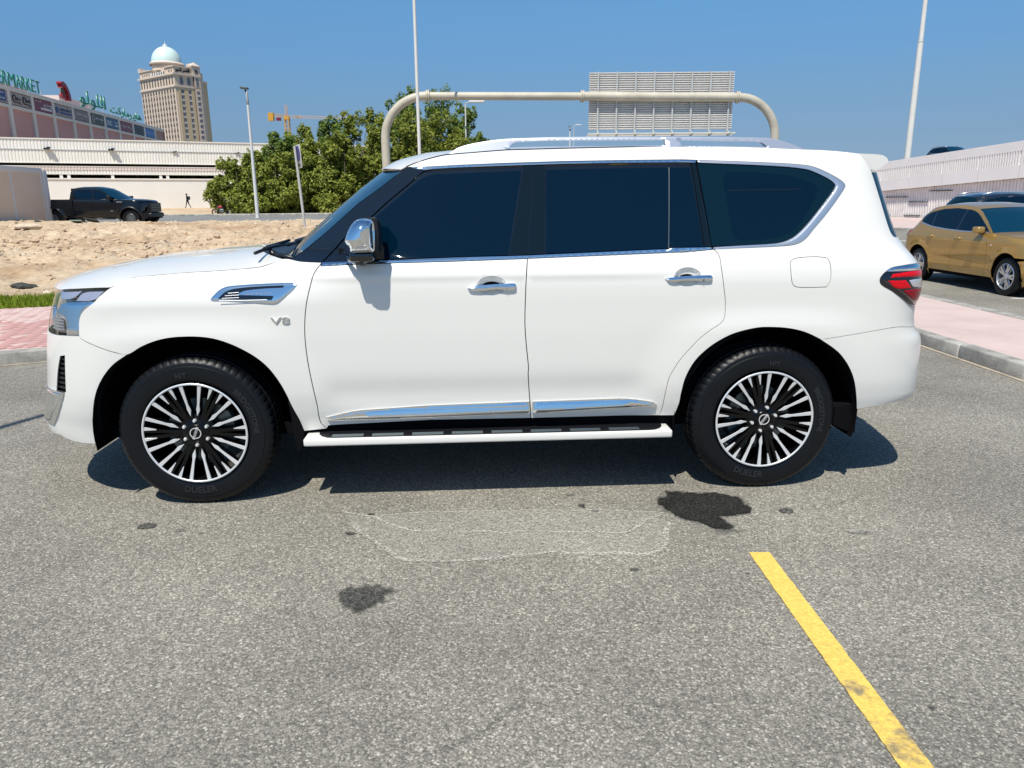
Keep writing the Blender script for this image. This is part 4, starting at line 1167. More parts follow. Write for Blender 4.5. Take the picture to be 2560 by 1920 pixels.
# ------------------------------------------------------------------ tower crane
def crane():
    root = empty("tower_crane", (-142.5, 500, 0), 0, label="yellow tower crane with pale jib standing behind the trees", cat="crane")
    def lattice(name, a, b, w, mat, n, parent=root, flat=False):
        a, b = Vector(a), Vector(b); t = (b - a).normalized(); up = Vector((0, 0, 1)) if abs(t.z) < .9 else Vector((1, 0, 0))
        s = t.cross(up).normalized() * w / 2; u = s.cross(t).normalized() * w / 2
        m = MB(); cs = [s + u, -s + u, -s - u, s - u]
        for c in cs: m.tube([a + c, b + c], w * .10, 4)
        for k in range(n):
            p0 = a + (b - a) * k / n; p1 = a + (b - a) * (k + 1) / n
            for i in range(4): m.tube([p0 + cs[i], p1 + cs[(i + 1) % 4]], w * .06, 4, cap=False)
        return m.build(name, M[mat], parent, fix=False)
    lattice("mast", (0, 0, 0), (0, 0, 53.5), 2.6, 'crane', 22)
    lattice("cathead", (0, 0, 54.5), (0, 0, 62), 1.3, 'crane_pale', 6)
    b = MB(); b.box(-1.6, 1.6, -1.6, 1.6, 53.0, 55.0); b.build("slewing_ring", M['crane'], root)
    lattice("counter_jib", (0, 0, 55.0), (-11.5, 2, 56.4), 1.5, 'crane', 8)
    b = MB(); b.box(-12.2, -8.9, .5, 3.5, 52.6, 57.4); b.build("counterweight", M['crane'], root)
    b = MB(); b.box(-6.8, -4.2, 0, 2, 52.6, 54.4); b.build("machine_deck", M['s_maroon'], root)
    lattice("jib", (0, 0, 54.8), (48, -10, 52.5), 1.3, 'crane_pale', 26)
    b = MB(); b.box(5.5, 9.5, -1.8, -.4, 53.8, 55.1); b.build("trolley", M['crane_pale'], root)
crane()

# ------------------------------------------------------------------ trees
def tree(name, x, y, ztop, w, seed, mat, label, zb=None, leaves=9000, lean=0.0, leaf=.17):
    r = random.Random(seed)
    if zb is None: zb = gz(x, y)
    root = empty(name, (x, y, zb), 0, label=label, cat="tree", group="trees in the belt beyond the road")
    H = ztop - zb
    tk = MB(); limbs = []
    for q in range(3):
        a = r.uniform(0, 6.28); p = [(0, 0, -.2), (math.cos(a) * .2, math.sin(a) * .2, H * .2), (math.cos(a) * w * .35, math.sin(a) * w * .35, H * .5), (math.cos(a) * w * .4, math.sin(a) * w * .4, H * .78)]
        tk.tube(p, [.14, .10, .05, .02], 6)
    tk.build("trunk", M['bark'], root, smooth=True)
    vs = []; fs = []
    lobes = []
    nl = int(14 + H * 2.6)
    for q in range(nl):
        f = (q + .5) / nl; z = H * (.06 + .88 * f)
        env = w * (1.05 - .55 * max(0, f - .45) / .55 * 1.0) * (.78 + .22 * min(1, f * 3))
        a = r.uniform(0, 6.28); d = env * math.sqrt(r.random()) * .80
        rr = w * r.uniform(.24, .46) * (1.12 - .62 * f)
        z = min(z, H - rr * .95)
        lobes.append((Vector((d * math.cos(a), d * math.sin(a) * .9, z)), rr, r.uniform(.8, 1.35)))
    lobes.append((Vector((r.uniform(-.2, .2) * w, 0, H - w * .18)), w * .17, 1.5))
    lobes.append((Vector((r.uniform(-.5, .5) * w, r.uniform(-.3, .3), H * .93 - w * .14)), w * .14, 1.5))
    tot = sum(l[1] ** 2 for l in lobes)
    for c, rr, sz in lobes:
        n = int(leaves * rr * rr / tot)
        sub = [(Vector((r.gauss(0, 1), r.gauss(0, 1), r.gauss(0, 1))).normalized() * rr * .75, rr * r.uniform(.28, .48)) for _ in range(9)]
        for k in range(n):
            dvec = Vector((r.gauss(0, 1), r.gauss(0, 1), r.gauss(0, 1))).normalized()
            if r.random() < .75:
                sc_, sr = sub[r.randrange(9)]
                off = sc_ + dvec * sr * (.55 + .5 * r.random())
            else: off = dvec * rr * (.5 + .6 * r.random())
            p = c + Vector((off.x, off.y, off.z * sz))
            if p.z < .05: p.z = .05 + r.random() * .3
            nn = (dvec * .8 + Vector((r.gauss(0, .45), r.gauss(0, .45) - .35, r.gauss(0, .45) + .75))).normalized()
            t = nn.orthogonal().normalized(); bb = nn.cross(t); q = r.uniform(0, 6.28)
            t2 = t * math.cos(q) + bb * math.sin(q); b2 = nn.cross(t2)
            s = leaf * r.uniform(.6, 1.4)
            i = len(vs)
            vs += [p - t2 * s, p - b2 * s * .45 , p + t2 * s, p + b2 * s * .45]
            fs.append((i, i + 1, i + 2, i + 3))
    cr = mesh_obj("crown", vs, fs, mat, root)
    return root
TR = [(-26.8,74.0,5.8,1.9),(-25.5,76.0,6.7,1.8),(-23.4,78.0,8.4,2.1),(-21.6,80.0,9.4,2.1),(-18.5,80.0,10.3,2.1),(-16.3,82.0,10.9,2.0),(-14.2,82.0,11.1,2.0),(-11.7,84.0,12.4,2.3),(-12.2,95.0,15.2,2.5),(-8.4,95.0,15.2,3.3),(-5.6,92.0,12.8,2.4),(-3.7,88.0,9.2,2.0),
      (-19.9,76,7.6,2.2),(-17.0,76,8.2,2.2),(-13.4,77,8.8,2.4),(-10.2,79,10.3,2.5),(-7.2,82,10.8,2.6),(-24.2,74,5.2,1.9),(-21.9,74.5,6.4,2.0)]
TL = ["low bushy olive tree at the left end of the belt over the motorcycle", "pointed olive tree second from the left end of the belt", "slim green tree left of the crane mast", "green tree rising beside the crane mast", "tall rounded green tree meeting the crane's jib",
      "narrow crowned tree right of the jib's meeting point", "tall crown just left of the sign gantry's curved leg", "high crown behind the bend of the sign gantry", "tallest dark crown left of the slim pole", "broad tallest crown right of the slim pole",
      "dark crown behind the thin far street lamp", "lowest crown at the right end of the belt", "front olive tree behind the blue parking sign", "front bushy tree right of the blue parking sign", "front tree left of the gantry's leg", "front leafy tree between the gantry leg and the slim pole",
      "front green tree right of the slim pole above the windscreen", "low olive shrub tree beside the near street lamp", "low rounded tree between street lamp and parking sign"]
for i, (x, y, zt, w) in enumerate(TR):
    big = i >= 7 and i <= 11
    tree("tree", x, y, zt, w * 1.32, 40 + i, M['leaf_green'] if big or i in (2, 4) else M['leaf_olive'], TL[i], leaves=17000 if w > 2 else 12000)

# ------------------------------------------------------------------ poles, lamps, gantry
def street_lamp(x, y, ztop, zb, head, label, r0=.10, side=-1, group="street lamps", name="street_lamp"):
    root = empty(name, (x, y, zb), 0, label=label, cat="street lamp", group=group)
    H = ztop - zb
    p = MB(); p.tube([(0, 0, 0), (0, 0, H)], [r0, r0 * .55], 10); p.build("pole", M['pole_white'], root, smooth=True, auto=60)
    b = MB(); b.box(-.2, .2, -.2, .2, -.1, .03); b.build("base_plate", M['pole'], root)
    a = MB()
    if head == 'short':
        a.tube([(0, 0, H - .9), (0, 0, H - .1), (side * .12, 0, H + .1)], [r0 * .62, r0 * .55, r0 * .5], 8); a.build("dark_spigot", M['black_trim'], root)
        h = MB(); h.box(-.42, .14, -.16, .16, -.06, .09, mat=Matrix.Translation((side * .02, 0, H + .2)) @ Matrix.Rotation(R(8), 4, 'Y')); h.build("lamp_head", M['s_slate'], root, bevel=.03)
    else:
        a.tube([(0, 0, H - .1), (0, 0, H + .1), (1.2, 0, H + .25)], .06, 8); a.build("arm", M['pole'], root, smooth=True)
        h = MB(); h.box(.4, 2.2, -.2, .2, H + .12, H + .36); h.build("lamp_head", M['pole_white'], root, bevel=.05)
    return root
street_lamp(-19.0, 57, 9.4, .5, 'short', "grey street lamp with a short dark head on the bare verge", r0=.14)
street_lamp(-5.1, 90, 12.4, .9, 'arm', "thin far street lamp with a sideways head right of the tallest trees", r0=.13)
street_lamp(15.4, 200, 19.8, 0, 'short', "tiny distant lamp post seen through the roof rail", r0=.28)
street_lamp(18.2, 222, 22.2, 0, 'arm', "faint distant lamp with a wide head above the roof rail", r0=.12)
def mast(x, y, h, r0, r1, label, joint=None):
    root = empty("tall_mast", (x, y, 0), 0, label=label, cat="pole")
    p = MB(); p.tube([(0, 0, 0), (0, 0, joint or h * .5)], [r0, r0 * .85], 14); p.build("lower_section", M['pole_white'], root, smooth=True, auto=60)
    p = MB(); p.tube([(0, 0, joint or h * .5), (0, 0, h)], [r0 * .72, r1], 14); p.build("upper_section", M['pole_white'], root, smooth=True, auto=60)
    b = MB(); b.tube([(0, 0, (joint or h * .5) - .15), (0, 0, (joint or h * .5) + .1)], [r0 * .95, r0 * .75], 14); b.build("joint_collar", M['pole'], root, smooth=True, auto=60)
mast(-3.98, 34, 16, .105, .06, "slim white mast crossing in front of the sign gantry", 3.0)
mast(33.95, 66, 30, .26, .12, "tall white mast with a joint behind the ramp wall", 14.2)
lp = empty("lamp_post", (-5.11, 1.50, 0), 0, label="lamp post just outside the left edge that throws a thin shadow before the bumper", cat="pole")
p = MB(); p.tube([(0, 0, 0), (0, 0, 7.6)], [.055, .04], 10); p.build("pole", M['pole'], lp, smooth=True)
b = MB(); b.box(-.12, .12, -.12, .12, 0, .02); b.build("base_plate", M['pole'], lp)

def gantry():
    root = empty("sign_gantry", (-6.1, 38.0, 0), 0, label="cream steel pipe arch spanning the road and carrying a sign", cat="gantry")
    X = -6.1
    def c(x, z): return (x - X, 0, z)
    lr = .205
    a = MB(); a.tube([c(-6.1, 0), c(-6.1, 4.55)], lr, 20); a.build("post", M['pole_cream'], root, smooth=True, auto=60)
    import_pts = [c(-6.1 + 2.05 * (1 - math.cos(t)), 4.55 + 1.98 * math.sin(t)) for t in [math.pi / 2 * k / 14 for k in range(15)]]
    a = MB(); a.tube(import_pts, lr, 20); a.build("bend", M['pole_cream'], root, smooth=True, auto=60)
    a = MB(); a.tube([c(-4.05, 6.53), c(3.5, 6.46)], lr * .9, 20); a.build("beam", M['pole_cream'], root, smooth=True, auto=60)
    a = MB(); a.tube([c(3.5, 6.46), c(11.1, 6.36)], lr * 1.02, 20); a.build("beam", M['pole_cream'], root, smooth=True, auto=60)
    pts = [c(12.95 - 1.85 * (1 - math.sin(t)), 4.45 + 1.9 * math.cos(t)) for t in [math.pi / 2 * k / 14 for k in range(15)]]
    a = MB(); a.tube(pts, lr, 20); a.build("bend", M['pole_cream'], root, smooth=True, auto=60)
    a = MB(); a.tube([c(12.95, 4.45), c(12.95, 0)], lr, 20); a.build("post", M['pole_cream'], root, smooth=True, auto=60)
    fl = MB(); fl.tube([(-.035, 0, 0), (.035, 0, 0)], lr + .075, 20); fo = fl.build("flange", M['pole_cream'], root, smooth=True, auto=60)
    k = 0
    for x, z in ((-3.95, 6.53), (3.5, 6.46), (11.0, 6.36)):
        for d in (-.045, .045):
            o = fo if k == 0 else copy_obj(fo, root); k += 1; o.location = c(x + d, z)
    s = empty("road_sign_back", (7.35, 37.92, 0), 0, label="rear of a large slatted overhead road sign hung on the pipe gantry", cat="sign")
    # the panel leans very slightly; slats run across, struts behind
    pl = MB(); pl.box(-3.50, 3.50, .36, .39, 4.93, 7.55); pl.build("face_sheet", M['alu'], s)
    sl = MB(); sl.box(-3.50, 3.50, .24, .36, -.018, .018); so = sl.build("slat", M['alu'], s, fix=True)
    zs = [7.53 - .102 * i for i in range(26)]
    for i, z in enumerate(zs):
        o = so if i == 0 else copy_obj(so, s); o.location = (0, 0, z)
    st_ = MB(); st_.box(-.035, .035, .12, .25, 4.62, 7.57); sto = st_.build("strut", M['pole'], s)
    br = MB(); br.box(-.03, .03, -.5, .25, 4.60, 4.68); br.prism([(-.45, 4.68), (.2, 4.68), (.2, 4.9)], -.02, .02, 'yz'); bro = br.build("catwalk_bracket", M['pole'], s)
    for i in range(8):
        x = -3.08 + i * .905
        o = sto if i == 0 else copy_obj(sto, s); o.location = (x, 0, 0)
        o = bro if i == 0 else copy_obj(bro, s); o.location = (x, 0, 0)
    rl = MB(); rl.box(-3.6, 3.5, -.52, -.42, 4.68, 4.72); rl.box(-3.6, 3.5, .1, .16, 4.62, 4.66); rl.box(-3.6, 3.5, -.35, .05, 4.66, 4.70); rl.build("light_trough", M['pole_white'], s)
gantry()

ps = empty("parking_sign", (-7.20, 26.5, .55), 0, label="narrow grey sign with a blue disc and small symbols on a leaning post", cat="sign")
ps.rotation_euler = (0, R(-3.2), 0)
p = MB(); p.tube([(0, 0, -.3), (0, 0, 2.92)], .045, 12); p.build("post", M['pole'], ps, smooth=True, auto=60)
RZ = Matrix.Rotation(R(-62), 4, 'Z')
b = MB(); b.box(-.30, .30, -.015, .015, 2.18, 2.95, mat=Matrix.Translation((.12, -.06, 0)) @ RZ); b.build("plate", M['pole'], ps, bevel=.01)
b = MB(); b.lathe([(0, -.022), (.25, -.022), (.25, -.0)], 32); b.v = [tuple(Matrix.Translation((.12, -.06, 0)) @ RZ @ Vector((x, y - .014, z + 2.66))) for x, y, z in b.v]; b.build("blue_disc", M['blue_sign'], ps)
for dx in (-.11, .08):
    b = MB()
    b.box(-.03, .03, -.03, -.016, 2.22, 2.34, mat=Matrix.Translation((.12, -.06, 0)) @ RZ @ Matrix.Translation((dx, 0, 0))); b.box(-.06, .06, -.03, -.016, 2.27, 2.30, mat=Matrix.Translation((.12, -.06, 0)) @ RZ @ Matrix.Translation((dx, 0, 0)))
    b.build("symbol", M['s_black'], ps)

# ------------------------------------------------------------------ hoarding at the left
hd = empty("hoarding", (-22.0, 36.0, .72), R(-90), label="beige site hoarding panels in white frames at the left edge", cat="fence")
for i in range(5):
    x0 = i * 2.2
    b = MB(); b.box(x0 + .12, x0 + 2.16, .02, .06, .02, 2.28); b.build("panel", M['hoard_beige'], hd)
    b = MB(); b.box(x0, x0 + .13, -.06, .08, -.1, 2.5); b.build("frame_post", M['hoard_white'], hd)
b = MB(); b.box(-.02, 11.2, -.05, .09, 2.28, 2.52); b.build("top_rail", M['hoard_white'], hd, bevel=.01)
b = MB(); b.box(-.32, -.02, -.02, .12, -.1, 2.42); b.build("corner_post", M['hoard_white'], hd, bevel=.01)

# ------------------------------------------------------------------ ramp on the right
def ramp_wall():
    A = Vector((30.4, 61.0, 0)); ang = math.atan2(-13.4, 2.5)
    root = empty("ramp_wall", A, ang, label="sloping ramp with white ribbed parapet panels over a pinkish ribbed wall", cat="wall")
    zb = lambda s: 2.20 + .047 * s; zt = lambda s: 4.47 + .050 * s
    js = [-14.5, -11.2, -7.9, -4.6, -1.35, 1.92, 5.28, 8.61, 11.95, 15.3, 18.7, 22.0]
    for a, c in zip(js, js[1:]):
        m = MB()
        def q(s, f, y): return (s, y, zb(s) + (zt(s) - zb(s)) * f)
        a2, c2 = a + .03, c - .03
        for f0, f1, y in ((0, .36, .0), (.74, 1.0, .0)):
            m.add([q(a2, f0, y), q(c2, f0, y), q(c2, f1, y), q(a2, f1, y), q(a2, f0, .2), q(c2, f0, .2), q(c2, f1, .2), q(a2, f1, .2)],
                  [(0, 1, 2, 3), (7, 6, 5, 4), (0, 4, 5, 1), (3, 2, 6, 7), (0, 3, 7, 4), (1, 5, 6, 2)])
        m.build("parapet_panel", M['ramp_white'], root)
        m = MB(); n = 16
        for k in range(n):
            s0 = a2 + (c2 - a2) * k / n; s1 = s0 + (c2 - a2) / n * .5
            m.add([q(s0, .36, .0), q(s1, .36, .0), q(s1, .74, .0), q(s0, .74, .0), q(s0, .36, .08), q(s1, .36, .08), q(s1, .74, .08), q(s0, .74, .08)], [(0, 1, 2, 3), (0, 3, 7, 4), (1, 5, 6, 2)])
        m.add([q(a2, .36, .08), q(c2, .36, .08), q(c2, .74, .08), q(a2, .74, .08)], [(0, 1, 2, 3)])
        m.build("ribbed_infill", M['ramp_white'], root)
    dk = MB()
    s0, s1 = -14.5, 22
    dk.add([(s, y, z + 1.35 * (k >= 4)) for k, (s, y, z) in enumerate([(s0, .2, zb(s0) - .05), (s1, .2, zb(s1) - .05), (s1, 9, zb(s1) - .05), (s0, 9, zb(s0) - .05), (s0, .2, zb(s0) + .2), (s1, .2, zb(s1) + .2), (s1, 9, zb(s1) + .2), (s0, 9, zb(s0) + .2)])],
           [(0, 1, 2, 3), (7, 6, 5, 4), (0, 4, 5, 1), (3, 2, 6, 7), (0, 3, 7, 4), (1, 5, 6, 2)])
    dk.build("ramp_deck", M['concrete'], root)
    # lower wall: ribbed sheets of different heights with dark top edges
    m = MB(); s = s0; pitch = .27; i = 0
    prof = []
    while s < s1:
        prof += [(s, .30), (s + pitch * .5, .30), (s + pitch * .62, .38), (s + pitch * .88, .38)]; s += pitch
    n = len(prof)
    m.add([(p[0], p[1], 0) for p in prof] + [(p[0], p[1], zb(p[0]) - .03) for p in prof], [(i, i + 1, n + i + 1, n + i) for i in range(n - 1)])
    m.build("ribbed_wall", M['ramp_pink'], root, fix=False)
    for (a, c, z) in ((-.9, 1.6, 1.62), (3.9, 6.2, 2.05), (1.8, 3.9, 1.25), (6.4, 9.4, 1.3), (-1.4, -.2, .22), (1.4, 3.2, .24)):
        b = MB(); b.box(a, c, .22, .31, z, z + .05); b.build("dark_joint_strip", M['s_black'], root)
M['ramp_white'] = pbr("ramp_white_concrete", (0.76, 0.74, 0.72), rough=.8, noise_amt=.05, noise_scale=.5)
M['ramp_pink'] = pbr("ramp_pinkish_sheet", (0.72, 0.69, 0.67), rough=.7, noise_amt=.12, noise_scale=1.2)
ramp_wall()

# ------------------------------------------------------------------ wheels
def bend_text(o, r, ang, y, flip=1):
    """wraps lettering built flat round a circle in the x-z plane, centred at angle ang (degrees)"""
    for v in o.data.vertices:
        x, h, d = v.co.x, v.co.y, v.co.z
        a = R(ang) - flip * x / r
        rr = r + flip * h
        v.co = Vector((rr * math.cos(a), y - d, rr * math.sin(a)))
    bm = bmesh.new(); bm.from_mesh(o.data); bmesh.ops.recalc_face_normals(bm, faces=bm.faces); bm.to_mesh(o.data); bm.free()

def tyre_mesh(mb, Rt, Rr, y0, y1, nblk=62, tread=0.010):
    """outer face at y0 (towards -y), inner at y1; lugs cut round the shoulders"""
    W = y1 - y0; n = nblk * 5
    def ring(side):
        yo = y0 if side < 0 else y1; s = 1 if side < 0 else -1
        return [(Rr - 0.006, yo + s*0.030), (Rr + 0.004, yo + s*0.012), (Rr + 0.012, yo + s*0.006), (Rr + 0.030, yo + s*0.002), (Rr + 0.055, yo), (Rr + 0.080, yo + s*0.003),
                (Rr + 0.088, yo + s*0.0035), (Rr + 0.091, yo + s*0.0075), (Rt - 0.030, yo + s*0.010), (Rt - 0.026, yo + s*0.012), (Rt - 0.012, yo + s*0.022)]
    L = ring(-1); Rg = ring(1)[::-1]
    sh = [(Rt - 0.004, y0 + 0.032), (Rt, y0 + 0.048), (Rt + 0.001, y0 + 0.075), (Rt - tread, y0 + 0.078), (Rt - tread, y0 + 0.086), (Rt + 0.002, y0 + 0.089),
          (Rt + 0.002, y0 + 0.125), (Rt - tread, y0 + 0.128), (Rt - tread, y0 + 0.136), (Rt + 0.002, y0 + 0.139)]
    sh = sh + [(r, y0 + y1 - y) for (r, y) in sh[::-1]]
    prof = L + sh + Rg
    i0, i1 = len(L) - 2, len(L) + len(sh) + 1
    vs = []; fs = []; P = len(prof)
    for k in range(n):
        a = 2 * math.pi * k / n
        ph = k % 5
        for i, (r, y) in enumerate(prof):
            rr = r; aa = a
            if i0 <= i <= i1:
                dep = min(y - y0, y1 - y)
                if ph == 0 and not (0.078 <= dep <= 0.088): rr -= 0.006 if i not in (i0, i1) else 0.001
                aa = a + 0.35 * (dep - 0.03) * (1 if (y - y0) < W / 2 else 1)
            vs.append((rr * math.cos(aa), y, rr * math.sin(aa)))
    for k in range(n):
        k2 = (k + 1) % n
        for i in range(P - 1): fs.append((k*P + i, k*P + i + 1, k2*P + i + 1, k2*P + i))
    mb.add(vs, fs)

def suv_wheel(parent):
    w = empty("wheel", parent=parent)
    t = MB(); tyre_mesh(t, 0.408, 0.272, -0.02, 0.25)
    ty = t.build("tyre", M['tyre'], w, smooth=True, auto=38)
    for s, r, ang, fl, size in (("DUELER", 0.318, -90, -1, 0.048), ("H/T", 0.318, 97, 1, 0.036), ("BRIDGESTONE", 0.322, 22, 1, 0.040)):
        o = text_obj(s, size, M['tyre_letter'], w, Matrix.Identity(4), extrude=0.0016, name="tyre_lettering", offset=0.001)
        bend_text(o, r, ang, -0.0215, fl)
    b = MB()
    b.lathe([(0.2755, -0.016), (0.2735, -0.022), (0.262, -0.020), (0.258, -0.005), (0.252, 0.06), (0.240, 0.20)], 96)
    b.lathe([(0.05, 0.012), (0.085, 0.016), (0.10, 0.05), (0.04, 0.06)], 48)
    b.build("rim_barrel", M['wheel_black'], w, smooth=True, auto=40)
    g = MB(); g.lathe([(0.2745, -0.0225), (0.270, -0.026), (0.2655, -0.0255), (0.263, -0.021)], 120)
    g.build("rim_edge", M['machined'], w, smooth=True, auto=60)
    sp = MB(); bk = MB(); th = MB()
    # one long spoke along +z (machined face), its black flank behind, one tooth
    face = [(-0.002, 0.092), (0.0080, 0.122), (0.0083, 0.132), (0.0054, 0.158), (0.0090, 0.266), (-0.0090, 0.266), (-0.0054, 0.158), (-0.0083, 0.132)]
    def yat(r): return -0.004 - 0.019 * (r - 0.09) / 0.18
    def slab(mb, pts, back):
        n = len(pts)
        vs = [(x, yat(z), z) for x, z in pts] + [(x * 1.25, yat(z) + back, z) for x, z in pts]
        mb.add(vs, [tuple(range(n))] + [(i, (i+1) % n, n + (i+1) % n, n + i) for i in range(n)])
    slab(sp, face, 0.004)
    slab(bk, [(-0.008, 0.04), (0.008, 0.04), (0.0088, 0.13), (0.0095, 0.262), (-0.0095, 0.262), (-0.0088, 0.13)], 0.034)
    for v in range(len(bk.v)): bk.v[v] = (bk.v[v][0], bk.v[v][1] + 0.0035, bk.v[v][2])
    slab(th, [(0.0030, 0.202), (0.0100, 0.266), (-0.0075, 0.266), (-0.0005, 0.202)], 0.006)
    spo = sp.build("spoke", M['machined'], w); bko = bk.build("spoke_flank", M['wheel_black'], w); tho = th.build("spoke_tooth", M['machined'], w)
    first = True
    for k in range(6):
        for d in (-10.5, 10.5):
            for o in (spo, bko):
                c = o if first else copy_obj(o, w)
                c.rotation_euler = (0, R(60 * k + d), 0)
            c = tho if first else copy_obj(tho, w)
            c.rotation_euler = (0, R(60 * k + 30 + (6.5 if d > 0 else -6.5)), 0)
            first = False
    for k in range(6):
        for d in (25.5, 34.5):
            c = copy_obj(bko, w); c.rotation_euler = (0, R(60 * k + d), 0)
    hub = MB(); hub.lathe([(0.0, -0.012), (0.044, -0.012), (0.047, -0.009), (0.075, 0.002), (0.098, 0.012), (0.10, 0.03)], 60)
    hub.build("hub", M['wheel_black'], w, smooth=True, auto=35)
    cp = MB(); cp.lathe([(0.030, -0.013), (0.030, -0.0165), (0.0255, -0.0165), (0.0255, -0.013)], 40)
    bar = MB(); bar.box(-0.034, 0.034, -0.0172, -0.013, -0.0062, 0.0062, mat=Matrix.Rotation(R(-68), 4, 'Y'))
    cp.add(bar.v, bar.f)
    cp.build("cap_emblem", M['machined'], w)
    tx = text_obj("NISSAN", 0.012, M['gloss_black'], w, Matrix.Rotation(R(-68), 4, 'Y') @ Matrix.Translation((0, -0.0176, 0)) @ Matrix.Rotation(R(90), 4, 'X'), extrude=0.0006, name="cap_lettering", width=0.05)
    nt = MB(); nt.lathe([(0.0, -0.020), (0.006, -0.020), (0.0095, -0.014), (0.0105, 0.004)], 6)
    nto = nt.build("wheel_nut", M['machined'], w)
    for k in range(6):
        c = nto if k == 0 else copy_obj(nto, w)
        a = R(60 * k + 30); c.location = (0.067 * math.cos(a), 0.0, 0.067 * math.sin(a))
    d = MB(); d.lathe([(0.06, 0.075), (0.172, 0.075), (0.172, 0.10), (0.06, 0.10)], 60)
    d.build("brake_disc", M['brake'], w, smooth=True, auto=30)
    cal = MB(); cal.lathe([(0.125, 0.05), (0.19, 0.045), (0.20, 0.06), (0.20, 0.13), (0.12, 0.13)], 10, a0=R(-32), a1=R(34))
    co = cal.build("brake_caliper", M['brake'], w, smooth=True, auto=30)
    return w, co

def copy_tree(o, parent):
    c = o.copy(); COL.objects.link(c); c.parent = parent
    for ch in list(o.children): copy_tree(ch, c)
    return c

